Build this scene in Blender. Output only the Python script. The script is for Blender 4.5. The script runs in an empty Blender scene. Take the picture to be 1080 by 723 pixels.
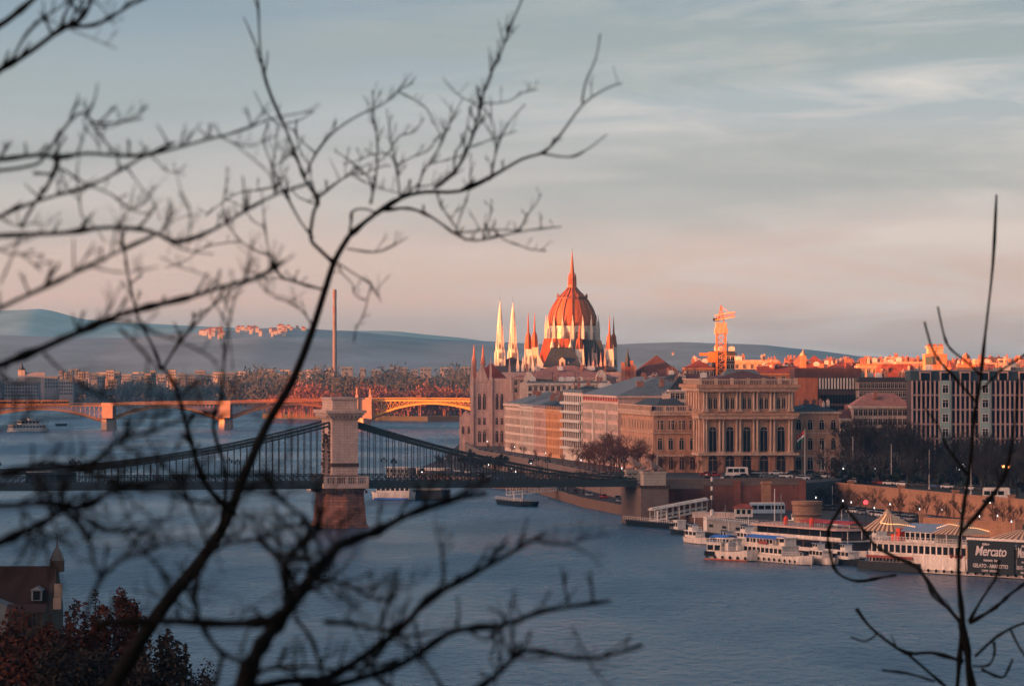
import bpy, math, random
from mathutils import Vector, Matrix
random.seed(7)
R = math.radians
F, H = 4480.0, 48.5            # focal length in photo pixels, eye height over the river (m)
sc = bpy.context.scene
col = sc.collection

# ---------------------------------------------------------------- camera
cd = bpy.data.cameras.new('camera'); cam = bpy.data.objects.new('camera', cd); col.objects.link(cam)
cam.location = (0, 0, H); cam.rotation_euler = (R(90) + math.atan(10.5 / F), 0, 0)
cd.sensor_width = 36; cd.lens = 36 * F / 1080; cd.clip_start = 0.5; cd.clip_end = 60000
cd.dof.use_dof = True; cd.dof.focus_distance = 1500; cd.dof.aperture_fstop = 5.6
sc.camera = cam
sc.view_settings.view_transform = 'Standard'; sc.view_settings.look = 'None'
sc.view_settings.exposure = 2.15; sc.view_settings.gamma = 1; sc.view_settings.use_curve_mapping = False
sc.cycles.max_bounces = 6; sc.cycles.diffuse_bounces = 2; sc.cycles.glossy_bounces = 2
sc.cycles.volume_bounces = 1; sc.cycles.transparent_max_bounces = 8; sc.cycles.use_denoising = True

# ---------------------------------------------------------------- sun and sky
AZ, EL = R(22), R(3.0)
to_sun = Vector((-math.cos(AZ) * math.cos(EL), -math.sin(AZ) * math.cos(EL), math.sin(EL)))
sl = bpy.data.lights.new('sun', 'SUN'); sun = bpy.data.objects.new('sun', sl); col.objects.link(sun)
sl.energy = 5.0; sl.angle = R(0.5); sl.color = (1.0, 0.26, 0.055)
sun.rotation_euler = (-to_sun).to_track_quat('-Z', 'Y').to_euler(); sun.location = (-300, -100, 300)

w = bpy.data.worlds.new('World'); sc.world = w; w.use_nodes = True
nt = w.node_tree; nt.nodes.clear(); N = nt.nodes.new; L = nt.links.new
def ramp(node, stops):
    e = node.color_ramp.elements
    e[0].position, e[0].color = stops[0][0], (*stops[0][1], 1); e[1].position, e[1].color = stops[-1][0], (*stops[-1][1], 1)
    for p, c in stops[1:-1]:
        k = e.new(p); k.color = (*c, 1)
def math_node(op, a, b=None):
    m = N('ShaderNodeMath'); m.operation = op
    for i, v in enumerate((a, b)):
        if v is None: continue
        if isinstance(v, (int, float)): m.inputs[i].default_value = v
        else: L(v, m.inputs[i])
    return m.outputs[0]
tc = N('ShaderNodeTexCoord'); sx = N('ShaderNodeSeparateXYZ'); L(tc.outputs['Generated'], sx.inputs[0])
z = math_node('MAXIMUM', sx.outputs[2], 0.0)
rt = math_node('POWER', z, 0.5)
cr = N('ShaderNodeValToRGB'); L(rt, cr.inputs[0])
ramp(cr, [(0.0, (.34, .25, .28)), (.085, (.50, .315, .30)), (.115, (.74, .40, .335)), (.15, (.62, .415, .385)), (.19, (.44, .395, .43)),
          (.245, (.235, .295, .395)), (.29, (.10, .175, .305)), (.35, (.045, .125, .25)), (.45, (.024, .082, .165)), (1.0, (.012, .048, .095))])
# thin streaked cloud
mp = N('ShaderNodeMapping'); mp.inputs['Scale'].default_value = (16, 16, 95); mp.inputs['Rotation'].default_value = (0, R(0.6), 0); L(tc.outputs['Generated'], mp.inputs[0])
n1 = N('ShaderNodeTexNoise'); n1.inputs['Scale'].default_value = 1.0; n1.inputs['Detail'].default_value = 8; n1.inputs['Roughness'].default_value = .6; n1.inputs['Distortion'].default_value = .6; L(mp.outputs[0], n1.inputs[0])
c1 = N('ShaderNodeValToRGB'); L(n1.outputs[0], c1.inputs[0]); ramp(c1, [(.46, (.0, .0, .0)), (.78, (1, 1, 1))])
mp2 = N('ShaderNodeMapping'); mp2.inputs['Scale'].default_value = (8, 8, 60); mp2.inputs['Location'].default_value = (3.3, 8.1, 2); L(tc.outputs['Generated'], mp2.inputs[0])
n2 = N('ShaderNodeTexNoise'); n2.inputs['Detail'].default_value = 5; n2.inputs['Scale'].default_value = 1.0; L(mp2.outputs[0], n2.inputs[0])
c2 = N('ShaderNodeValToRGB'); L(n2.outputs[0], c2.inputs[0]); ramp(c2, [(.42, (0, 0, 0)), (.62, (1, 1, 1))])
cldz = N('ShaderNodeMapRange'); L(sx.outputs[2], cldz.inputs[0]); cldz.inputs[1].default_value = .012; cldz.inputs[2].default_value = .04
right = N('ShaderNodeMapRange'); L(sx.outputs[0], right.inputs[0]); right.inputs[1].default_value = -.06; right.inputs[2].default_value = .05
mixa = N('ShaderNodeMix'); mixa.data_type = 'RGBA'; L(cr.outputs[0], mixa.inputs[6]); mixa.inputs[7].default_value = (.66, .58, .58, 1)
L(math_node('MULTIPLY', math_node('MULTIPLY', c1.outputs[0], right.outputs[0]), .9), mixa.inputs[0])
mixb = N('ShaderNodeMix'); mixb.data_type = 'RGBA'; L(mixa.outputs[2], mixb.inputs[6]); mixb.inputs[7].default_value = (.19, .235, .30, 1)
L(math_node('MULTIPLY', math_node('MULTIPLY', c2.outputs[0], cldz.outputs[0]), .62), mixb.inputs[0])
# glow of the sunset side of the sky
dt = N('ShaderNodeVectorMath'); dt.operation = 'DOT_PRODUCT'; L(tc.outputs['Generated'], dt.inputs[0]); dt.inputs[1].default_value = tuple(to_sun)
gl = math_node('POWER', math_node('MAXIMUM', dt.outputs['Value'], 0.0), 6.0)
glc = N('ShaderNodeMix'); glc.data_type = 'RGBA'; glc.blend_type = 'ADD'; L(mixb.outputs[2], glc.inputs[6]); glc.inputs[7].default_value = (8.6, 4.2, 2.8, 1)
L(math_node('MULTIPLY', gl, 1.0), glc.inputs[0]); glc.clamp_factor = True
bg = N('ShaderNodeBackground'); L(glc.outputs[2], bg.inputs[0]); bg.inputs[1].default_value = 0.262
sky = N('ShaderNodeTexSky'); sky.sky_type = 'NISHITA'; sky.sun_disc = False; sky.sun_elevation = EL; sky.sun_rotation = R(248)
bg2 = N('ShaderNodeBackground'); L(sky.outputs[0], bg2.inputs[0]); bg2.inputs[1].default_value = 0.02
ad = N('ShaderNodeAddShader'); L(bg.outputs[0], ad.inputs[0]); L(bg2.outputs[0], ad.inputs[1])
wo = N('ShaderNodeOutputWorld'); L(ad.outputs[0], wo.inputs[0])

# ---------------------------------------------------------------- helpers
def gx(px, Y): return (px - 540) / F * Y
def gz(py, Y): return H - (py - 372) / F * Y
def onwater(px, py, zz=0.0):
    Y = (H - zz) * F / (py - 372); return Vector((gx(px, Y), Y, zz))
_m = {}
def mat(name, c, rough=.8, var=.25, scale=.6, bump=0.0, metal=0.0, emit=None, streak=0.0, spec=.3):
    if name in _m: return _m[name]
    m = bpy.data.materials.new(name); m.use_nodes = True; t = m.node_tree; b = t.nodes['Principled BSDF']
    b.inputs['Roughness'].default_value = rough; b.inputs['Metallic'].default_value = metal
    b.inputs['Specular IOR Level'].default_value = spec
    if emit:
        b.inputs['Base Color'].default_value = (*c, 1); b.inputs['Emission Color'].default_value = (*c, 1); b.inputs['Emission Strength'].default_value = emit
        _m[name] = m; return m
    tcn = t.nodes.new('ShaderNodeTexCoord'); geo = t.nodes.new('ShaderNodeNewGeometry')
    no = t.nodes.new('ShaderNodeTexNoise'); no.inputs['Scale'].default_value = scale; no.inputs['Detail'].default_value = 5; no.inputs['Roughness'].default_value = .65
    t.links.new(geo.outputs['Position'], no.inputs['Vector'])
    rp = t.nodes.new('ShaderNodeValToRGB'); t.links.new(no.outputs['Fac'], rp.inputs[0])
    rp.color_ramp.elements[0].position = .3; rp.color_ramp.elements[1].position = .72
    rp.color_ramp.elements[0].color = tuple([x * (1 - var) for x in c] + [1]); rp.color_ramp.elements[1].color = tuple([min(1, x * (1 + var * .6)) for x in c] + [1])
    out = rp.outputs[0]
    if streak:
        mpn = t.nodes.new('ShaderNodeMapping'); mpn.inputs['Scale'].default_value = (1.3, 1.3, .12); t.links.new(geo.outputs['Position'], mpn.inputs[0])
        n3 = t.nodes.new('ShaderNodeTexNoise'); n3.inputs['Scale'].default_value = 1; n3.inputs['Detail'].default_value = 4; t.links.new(mpn.outputs[0], n3.inputs['Vector'])
        r3 = t.nodes.new('ShaderNodeMapRange'); r3.inputs[1].default_value = .35; r3.inputs[2].default_value = .65; r3.inputs[3].default_value = 1 - streak; r3.inputs[4].default_value = 1.0
        t.links.new(n3.outputs['Fac'], r3.inputs[0])
        mx = t.nodes.new('ShaderNodeMix'); mx.data_type = 'RGBA'; mx.blend_type = 'MULTIPLY'; mx.inputs[0].default_value = 1
        t.links.new(out, mx.inputs[6]); t.links.new(r3.outputs[0], mx.inputs[7]); out = mx.outputs[2]
    t.links.new(out, b.inputs['Base Color'])
    if bump:
        bp = t.nodes.new('ShaderNodeBump'); bp.inputs['Strength'].default_value = bump; bp.inputs['Distance'].default_value = .2
        t.links.new(no.outputs['Fac'], bp.inputs['Height']); t.links.new(bp.outputs[0], b.inputs['Normal'])
    _m[name] = m; return m
def stone_blocks(name, c1, c2, mortar, bw=1.4, bh=.6, scale=1.0, var=.3, ns=.5, streak=0.0):
    """coursed ashlar: brick texture in (x+y, z)"""
    if name in _m: return _m[name]
    m = mat(name, c1, .9, var, ns, streak=streak); t = m.node_tree; b = t.nodes['Principled BSDF']
    geo = t.nodes.new('ShaderNodeNewGeometry'); s = t.nodes.new('ShaderNodeSeparateXYZ'); t.links.new(geo.outputs['Position'], s.inputs[0])
    a = t.nodes.new('ShaderNodeMath'); a.operation = 'ADD'; t.links.new(s.outputs[0], a.inputs[0]); t.links.new(s.outputs[1], a.inputs[1])
    cb = t.nodes.new('ShaderNodeCombineXYZ'); t.links.new(a.outputs[0], cb.inputs[0]); t.links.new(s.outputs[2], cb.inputs[1])
    br = t.nodes.new('ShaderNodeTexBrick'); br.inputs['Scale'].default_value = scale; br.inputs['Brick Width'].default_value = bw; br.inputs['Row Height'].default_value = bh
    br.inputs['Mortar Size'].default_value = .05; br.inputs['Color1'].default_value = (*c1, 1); br.inputs['Color2'].default_value = (*c2, 1); br.inputs['Mortar'].default_value = (*mortar, 1)
    t.links.new(cb.outputs[0], br.inputs['Vector'])
    old = b.inputs['Base Color'].links[0].from_socket
    g = t.nodes.new('ShaderNodeMix'); g.data_type = 'RGBA'; g.inputs[0].default_value = .6; t.links.new(old, g.inputs[6]); t.links.new(br.outputs[0], g.inputs[7])
    t.links.new(g.outputs[2], b.inputs['Base Color']); return m

class MB:
    def __init__(s): s.v = []; s.f = []; s.mi = []; s.m = 0
    def poly(s, pts):
        n = len(s.v); s.v += [tuple(p) for p in pts]; s.f.append(tuple(range(n, n + len(pts)))); s.mi.append(s.m); return s
    def box(s, x0, x1, y0, y1, z0, z1, tx=0, ty=0):
        n = len(s.v)
        s.v += [(x0, y0, z0), (x1, y0, z0), (x1, y1, z0), (x0, y1, z0), (x0 + tx, y0 + ty, z1), (x1 - tx, y0 + ty, z1), (x1 - tx, y1 - ty, z1), (x0 + tx, y1 - ty, z1)]
        for q in ((0, 3, 2, 1), (4, 5, 6, 7), (0, 1, 5, 4), (1, 2, 6, 5), (2, 3, 7, 6), (3, 0, 4, 7)):
            s.f.append(tuple(n + i for i in q)); s.mi.append(s.m)
        return s
    def prism(s, poly, z0, z1, scale=1.0):
        n = len(s.v); k = len(poly); cx = sum(p[0] for p in poly) / k; cy = sum(p[1] for p in poly) / k
        s.v += [(p[0], p[1], z0) for p in poly] + [(cx + (p[0] - cx) * scale, cy + (p[1] - cy) * scale, z1) for p in poly]
        s.f.append(tuple(range(n + k - 1, n - 1, -1))); s.f.append(tuple(range(n + k, n + 2 * k))); s.mi += [s.m] * 2
        for i in range(k):
            j = (i + 1) % k; s.f.append((n + i, n + j, n + k + j, n + k + i)); s.mi.append(s.m)
        return s
    def extr(s, poly, a0, a1, axis='y'):
        """poly in the plane across axis; extruded from a0 to a1 ('y': poly is (x,z); 'x': poly is (y,z))"""
        n = len(s.v); k = len(poly)
        pt = (lambda p, a: (p[0], a, p[1])) if axis == 'y' else (lambda p, a: (a, p[0], p[1]))
        s.v += [pt(p, a0) for p in poly] + [pt(p, a1) for p in poly]
        s.f.append(tuple(range(n, n + k))); s.f.append(tuple(range(n + 2 * k - 1, n + k - 1, -1))); s.mi += [s.m] * 2
        for i in range(k):
            j = (i + 1) % k; s.f.append((n + j, n + i, n + k + i, n + k + j)); s.mi.append(s.m)
        return s
    def lathe(s, prof, n=12, cx=0, cy=0, ph=0.0, cap=True):
        b = len(s.v)
        for r, zz in prof:
            for i in range(n):
                a = ph + 2 * math.pi * i / n; s.v.append((cx + r * math.cos(a), cy + r * math.sin(a), zz))
        for k in range(len(prof) - 1):
            for i in range(n):
                j = (i + 1) % n; s.f.append((b + k * n + i, b + k * n + j, b + (k + 1) * n + j, b + (k + 1) * n + i)); s.mi.append(s.m)
        if cap:
            s.f.append(tuple(b + i for i in range(n - 1, -1, -1))); s.f.append(tuple(b + (len(prof) - 1) * n + i for i in range(n))); s.mi += [s.m] * 2
        return s
    def tube(s, pts, rad, n=5, cap=True):
        pts = [Vector(p) for p in pts]; b = len(s.v); k = len(pts)
        if not hasattr(rad, '__len__'): rad = [rad] * k
        for i, p in enumerate(pts):
            d = (pts[min(i + 1, k - 1)] - pts[max(i - 1, 0)])
            if d.length < 1e-9: d = Vector((0, 0, 1))
            d.normalize(); u = d.cross(Vector((.13, .97, .2))); 
            if u.length < .05: u = d.cross(Vector((1, 0, 0)))
            u.normalize(); w_ = d.cross(u)
            for j in range(n):
                a = 2 * math.pi * j / n; q = p + (u * math.cos(a) + w_ * math.sin(a)) * rad[i]; s.v.append(tuple(q))
        for i in range(k - 1):
            for j in range(n):
                j2 = (j + 1) % n; s.f.append((b + i * n + j, b + i * n + j2, b + (i + 1) * n + j2, b + (i + 1) * n + j)); s.mi.append(s.m)
        if cap:
            s.f.append(tuple(b + j for j in range(n - 1, -1, -1))); s.f.append(tuple(b + (k - 1) * n + j for j in range(n))); s.mi += [s.m] * 2
        return s
    def beam(s, p, q, w_, h_):
        p, q = Vector(p), Vector(q); d = q - p; d.normalize(); u = d.cross(Vector((0, 0, 1)))
        if u.length < .01: u = Vector((1, 0, 0))
        u.normalize(); t = u.cross(d); b = len(s.v)
        for c in (p, q):
            for a, e in ((-1, -1), (1, -1), (1, 1), (-1, 1)): s.v.append(tuple(c + u * a * w_ / 2 + t * e * h_ / 2))
        for f in ((0, 3, 2, 1), (4, 5, 6, 7), (0, 1, 5, 4), (1, 2, 6, 5), (2, 3, 7, 6), (3, 0, 4, 7)): s.f.append(tuple(b + i for i in f)); s.mi.append(s.m)
        return s
    def hip(s, x0, x1, y0, y1, z0, h, ridge=None, o=.5):
        x0 -= o; x1 += o; y0 -= o; y1 += o; W, D = x1 - x0, y1 - y0; r = min(W, D) * .5 if ridge is None else ridge
        if W >= D: a, b = (x0 + r, (y0 + y1) / 2, z0 + h), (x1 - r, (y0 + y1) / 2, z0 + h)
        else: a, b = ((x0 + x1) / 2, y0 + r, z0 + h), ((x0 + x1) / 2, y1 - r, z0 + h)
        A, B, C_, D_ = (x0, y0, z0), (x1, y0, z0), (x1, y1, z0), (x0, y1, z0)
        if W >= D: fs = [(A, B, b, a), (B, C_, b), (C_, D_, a, b), (D_, A, a)]
        else: fs = [(A, B, a), (B, C_, b, a), (C_, D_, b), (D_, A, a, b)]
        for q in fs: s.poly(q)
        s.poly((D_, C_, B, A)); return s
    def gable(s, x0, x1, y0, y1, z0, h, along='x'):
        if along == 'x': s.extr([(y0, z0), (y1, z0), ((y0 + y1) / 2, z0 + h)], x0, x1, 'x')
        else: s.extr([(x0, z0), (x1, z0), ((x0 + x1) / 2, z0 + h)], y0, y1, 'y')
        return s
    def mesh(s, name, mats):
        me = bpy.data.meshes.new(name); me.from_pydata(s.v, [], s.f)
        for m in (mats if isinstance(mats, (list, tuple)) else [mats]): me.materials.append(m)
        if any(s.mi): me.polygons.foreach_set('material_index', s.mi)
        return me
    def build(s, name, mats, parent=None, loc=(0, 0, 0), rz=0.0, smooth=False):
        me = s.mesh(name, mats)
        if smooth: me.polygons.foreach_set('use_smooth', [True] * len(me.polygons))
        return put(name, me, parent, loc, rz)
def put(name, me, parent=None, loc=(0, 0, 0), rz=0.0):
    o = bpy.data.objects.new(name, me); col.objects.link(o); o.parent = parent; o.location = loc; o.rotation_euler = (0, 0, rz); return o
def tag(o, label=None, cat=None, group=None, kind=None):
    if label: o['label'] = label
    if cat: o['category'] = cat
    if group: o['group'] = group
    if kind: o['kind'] = kind
    return o
def thing(name, label, cat, loc=(0, 0, 0), rz=0.0, group=None):
    o = bpy.data.objects.new(name, None); col.objects.link(o); o.location = loc; o.rotation_euler = (0, 0, rz); o.empty_display_size = 1
    return tag(o, label, cat, group)
def frame(p0, p1, z0):
    """origin and heading of a facade seen from outside, p0 on its left end, p1 on its right"""
    d = Vector((p1[0] - p0[0], p1[1] - p0[1])); return (p0[0], p0[1], z0), math.atan2(d.y, d.x), d.length
def dup(o, loc=None, rz=None, label=None, parent=None):
    c = o.copy(); col.objects.link(c); c.parent = parent
    if loc is not None: c.location = loc
    if rz is not None: c.rotation_euler = (0, 0, rz)
    if label: c['label'] = label
    for k in o.children: dup(k, parent=c)
    return c

# ---- materials
SLATE = mat('slate_roof', (.045, .06, .07), .6, .35, .8, streak=.3)
ZINC = mat('zinc_roof', (.16, .19, .2), .5, .3, .4, streak=.25)
REDTILE = mat('red_tile_roof', (.30, .075, .05), .85, .35, .7, streak=.3)
PINKTILE = mat('weathered_tile_roof', (.42, .2, .16), .85, .3, .5, streak=.3)
BROWNROOF = mat('dark_brown_roof', (.12, .06, .055), .8, .3, .5, streak=.25)
PANE = mat('window_glass', (.010, .015, .019), .4, .4, .9, spec=.05)
FRAMEM = mat('pale_window_frame', (.5, .4, .34), .7, .2)
DARKMETAL = mat('dark_iron', (.012, .018, .02), .5, .3, .8)
GREENIRON = mat('grey_green_iron', (.024, .038, .042), .55, .3, .6)
BRICKC = mat('chimney_brick', (.36, .17, .12), .9, .3, 1.2)
WHITE = mat('white_paint', (.72, .68, .62), .5, .15, .6, streak=.2)
BLACKHULL = mat('black_hull', (.012, .018, .022), .4, .3, .5)
LAMP_W = mat('warm_lamp_glow', (1.0, .72, .45), emit=1.8)
LAMP_C = mat('white_lamp_glow', (.9, .92, .9), emit=.6)
LAMP_R = mat('red_lamp_glow', (1.0, .04, .05), emit=.8)

# ---- windows: one mesh per size, one object per window
_wm = {}
def window_mesh(w_, h_, kind='plain', fm=None, pm=None):
    fm = fm or FRAMEM; pm = pm or PANE; key = (round(w_, 2), round(h_, 2), kind, fm.name, pm.name)
    if key in _wm: return _wm[key]
    b = MB(); t = .2 if w_ > .9 else .13; a = w_ / 2
    if kind in ('arch', 'gothic', 'twinarch'):
        r = a; rise = r if kind != 'gothic' else r * 1.5; zs = h_ - rise
        arc = [(r * math.cos(x), zs + rise * math.sin(x)) for x in [math.pi * i / 8 for i in range(9)]]
        outer = [(-(a + t), 0)] + [(-(r + t) * math.cos(math.pi * i / 8), zs + (rise + t) * math.sin(math.pi * i / 8)) for i in range(9)] + [(a + t, 0)]
        inner = [(-a, 0)] + [(-x, z_) for x, z_ in arc] + [(a, 0)]
        for i in range(len(outer) - 1):
            b.extr([outer[i], outer[i + 1], inner[i + 1], inner[i]][::-1], -.16, 0.0)
        b.m = 1; b.extr([(-a, 0)] + [(x, z_) for x, z_ in arc[::-1]] + [(a, 0)], -.04, 0.0); b.m = 0
        b.box(-.05, .05, -.1, -.04, 0, h_ - .1); b.box(-a, a, -.1, -.04, zs - .06, zs + .06)
    elif kind == 'deep':
        b.box(-a - t, -a, -.42, 0, -.1, h_ + t).box(a, a + t, -.42, 0, -.1, h_ + t).box(-a, a, -.34, 0, h_, h_ + t)
        b.m = 1; b.box(-a, a, -.04, 0, 0, h_); b.m = 0
    else:
        b.box(-a - t, -a, -.14, 0, 0, h_ + t); b.box(a, a + t, -.14, 0, 0, h_ + t); b.box(-a, a, -.14, 0, h_, h_ + t)
        b.box(-.05, .05, -.1, -.04, 0, h_); b.box(-a, a, -.1, -.04, h_ * .68, h_ * .68 + .1)
        b.m = 1; b.box(-a, a, -.04, 0, 0, h_); b.m = 0
        if kind == 'hood': b.box(-a - t - .2, a + t + .2, -.4, 0, h_ + t + .1, h_ + t + .4)
    b.box(-a - t - .1, a + t + .1, -.25, 0, -.18, 0)
    me = b.mesh('window', [fm, pm]); _wm[key] = me; return me
def windows(parent, face, Lx, D, z_, w_, h_, n, kind='plain', m0=None, fm=None, pm=None, xs=None, skip=()):
    """face 'f' front (y=0), 'r' right end (x=Lx), 'l' left end (x=0)"""
    me = window_mesh(w_, h_, kind, fm, pm); span = Lx if face == 'f' else D
    m0 = span / n / 2 if m0 is None else m0
    if xs is None: xs = [m0 + (span - 2 * m0) * i / max(1, n - 1) if n > 1 else span / 2 for i in range(n)]
    for i, x in enumerate(xs):
        if i in skip: continue
        if face == 'f': put('window', me, parent, (x, 0, z_), 0)
        elif face == 'r': put('window', me, parent, (Lx, x, z_), math.pi / 2)
        else: put('window', me, parent, (0, x, z_), -math.pi / 2)
def band(parent, Lx, D, z0, z1, o, m, name='cornice'):
    b = MB(); b.box(-o, Lx + o, -o, 0, z0, z1).box(Lx, Lx + o, 0, D + o, z0, z1).box(-o, 0, 0, D + o, z0, z1); return b.build(name, m, parent)
def chimney(parent, x, y, z_, w_=1.0, h_=2.2, d_=1.4, m=None):
    b = MB(); b.box(x - w_ / 2, x + w_ / 2, y - d_ / 2, y + d_ / 2, z_, z_ + h_).box(x - w_ / 2 - .12, x + w_ / 2 + .12, y - d_ / 2 - .12, y + d_ / 2 + .12, z_ + h_, z_ + h_ + .25)
    for k in (-.25, .25): b.lathe([(.14, z_ + h_ + .25), (.12, z_ + h_ + .9)], 6, x, y + k * d_)
    return b.build('chimney', m or BRICKC, parent)
# ---------------------------------------------------------------- river
wm = bpy.data.materials.new('river_water'); wm.use_nodes = True; t = wm.node_tree; b = t.nodes['Principled BSDF']
b.inputs['Base Color'].default_value = (.012, .075, .16, 1); b.inputs['Roughness'].default_value = .12; b.inputs['IOR'].default_value = 1.33
geo = t.nodes.new('ShaderNodeNewGeometry')
def wn(scale, detail, sy=1.0, rot=0):
    m_ = t.nodes.new('ShaderNodeMapping'); m_.inputs['Scale'].default_value = (scale, scale * sy, scale); m_.inputs['Rotation'].default_value = (0, 0, rot); t.links.new(geo.outputs['Position'], m_.inputs[0])
    n_ = t.nodes.new('ShaderNodeTexNoise'); n_.inputs['Scale'].default_value = 1; n_.inputs['Detail'].default_value = detail; n_.inputs['Roughness'].default_value = .6; t.links.new(m_.outputs[0], n_.inputs['Vector']); return n_.outputs['Fac']
def wmth(op, a, c):
    m_ = t.nodes.new('ShaderNodeMath'); m_.operation = op
    for i, v in enumerate((a, c)):
        if isinstance(v, (int, float)): m_.inputs[i].default_value = v
        else: t.links.new(v, m_.inputs[i])
    return m_.outputs[0]
hgt = wmth('ADD', wmth('MULTIPLY', wn(.42, 5, .30, .06), 1.3), wmth('MULTIPLY', wn(.06, 3, .35, -.05), .9))
bp = t.nodes.new('ShaderNodeBump'); bp.inputs['Strength'].default_value = 1.0; bp.inputs['Distance'].default_value = 2.8
t.links.new(hgt, bp.inputs['Height']); t.links.new(bp.outputs[0], b.inputs['Normal'])
mr = t.nodes.new('ShaderNodeMapRange'); mr.inputs[1].default_value = .4; mr.inputs[2].default_value = .62; mr.inputs[3].default_value = .20; mr.inputs[4].default_value = .36
t.links.new(wn(.012, 4, .35, .15), mr.inputs[0]); t.links.new(mr.outputs[0], b.inputs['Roughness'])
def sheet(name, poly, z_, m):
    return tag(MB().poly([(x, y, z_) for x, y in poly]).build(name, m), kind='structure')
sheet('river_water', [(-2500, 200), (2500, 200), (2500, 5200), (-2500, 5200)], 0, wm)
_m['river_water'] = wm

EARTH = mat('bare_earth', (.05, .05, .035), .95, .4, .05, bump=.3)
ASPH = mat('asphalt', (.03, .032, .035), .85, .25, .3)
PAVE = mat('paving', (.07, .065, .06), .9, .3, .3)
QUAYW = stone_blocks('quay_stone', (.19, .12, .085), (.13, .085, .065), (.06, .045, .035), 1.6, .5, 1.0, .6, .3, .4)
SHORE = [(-25, 2500), (-25, 2263), (-30, 1830), (-38, 1660), (-26, 1590), (-8, 1530), (7, 1488), (14, 1420), (22, 1340), (36, 1256), (47, 1200), (62, 1150), (86, 1108), (106, 1040), (119, 995), (150, 880), (200, 700)]
far = [(1500, 700), (1500, 2500)]
q = MB(); poly = SHORE + far
q.poly([(x, y, 3.0) for x, y in poly][::-1]); 
q.m = 1
for (ax, ay), (bx, by) in zip(SHORE, SHORE[1:]): q.poly([(ax, ay, -1), (bx, by, -1), (bx, by, 3), (ax, ay, 3)][::-1])
tag(q.build('quay_ground', [ASPH, QUAYW]), kind='structure')
# raised embankment behind the lower quay
TOP = [(-16, 2500), (-16, 2263), (-20, 1850), (-14, 1720), (8, 1560), (22, 1440), (34, 1330), (46, 1262)]
TOPB = [(46, 1262), (50, 1240), (84, 1244)]
TOPC = [(84, 1290), (91, 1300), (101, 1266), (112, 1222), (123, 1178), (134, 1140), (150, 1080), (190, 960), (260, 760)]
UZ = 8.0
u = MB(); u.poly([(x, y, UZ) for x, y in TOP + TOPB[1:] + TOPC + [(1500, 760), (1500, 2500)]][::-1]); tag(u.build('embankment_pavement', PAVE), kind='structure')
sheet('park_ground', [(104, 1292), (118, 1250), (135, 1190), (160, 1100), (230, 960), (1400, 960), (1400, 1700), (112, 1700), (112, 1436)], UZ + .02, mat('park_soil', (.02, .024, .018), .95, .5, .3))
def retaining(name, label, pts, z0, z1, m, th=.9, coping=None, piers=0):
    r = thing(name, label, 'wall', (pts[0][0], pts[0][1], z0))
    def off(x, y, zz): return (x - pts[0][0], y - pts[0][1], zz - z0)
    b_ = MB(); c_ = MB()
    for (ax, ay), (bx, by) in zip(pts, pts[1:]):
        A, B = Vector(off(ax, ay, (z0 + z1) / 2)), Vector(off(bx, by, (z0 + z1) / 2)); b_.beam(A, B, th, z1 - z0)
        A.z = B.z = z1 - z0 + .2; c_.beam(A, B, th + .3, .4)
    b_.build('masonry', m, r); c_.build('coping', coping or m, r)
    if piers:
        for k in range(piers):
            tt = k / max(1, piers - 1) * (len(pts) - 1); i = min(int(tt), len(pts) - 2); f_ = tt - i
            x = pts[i][0] + (pts[i + 1][0] - pts[i][0]) * f_; y = pts[i][1] + (pts[i + 1][1] - pts[i][1]) * f_
            MB().box(-.9, .9, -.9, .9, 0, z1 - z0 + 1.0).box(-1.1, 1.1, -1.1, 1.1, z1 - z0 + 1.0, z1 - z0 + 1.3).build('pier', m, r, off(x, y, z0))
    return r
REDW = stone_blocks('red_brick_wall', (.30, .10, .07), (.24, .08, .06), (.16, .1, .08), .9, .35, 1.0, .6, .3, .4)
SANDW = stone_blocks('sandstone_wall', (.42, .22, .13), (.33, .17, .10), (.25, .15, .1), 1.6, .6, 1.0, .6, .35, .35)
GREYW = stone_blocks('grey_stone_wall', (.2, .15, .13), (.16, .12, .1), (.08, .07, .06), 1.4, .5)
retaining('retaining_wall', 'long grey stone retaining wall under the pale riverfront terrace', TOP, 3, 9.0, GREYW)
sq = MB(); sq.poly([(42, 1222, 10.8), (84, 1229, 10.8), (100, 1290, 10.0), (115, 1428, 8.3), (40, 1428, 8.3), (38, 1300, 10.2)]); sq.poly([(84, 1229, 3), (100, 1290, 3), (100, 1290, 10.0), (84, 1229, 10.8)]); sq.poly([(42, 1222, 3), (38, 1300, 3), (38, 1300, 10.2), (42, 1222, 10.8)]); tag(sq.build('square_pavement', ASPH), kind='structure')
retaining('retaining_wall', 'dark red brick embankment wall below the arcaded palace', [(46, 1222), (84, 1228.5)], 3, 10.4, REDW, coping=GREYW, piers=3)
retaining('parapet_wall', 'grey parapet running along the top of the dark red brick wall', [(46, 1222.6), (84, 1229)], 10.8, 12.0, GREYW, th=.5)
retaining('retaining_wall', 'orange sandstone embankment wall curving below the bare park trees', TOPC, 3, 9.2, SANDW, piers=9)
retaining('ramp_wall', 'short low sandstone ramp wall behind the long excursion ship', [(104, 1075), (114, 1058), (124, 1040)], 3, 6.6, SANDW, piers=3)

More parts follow.
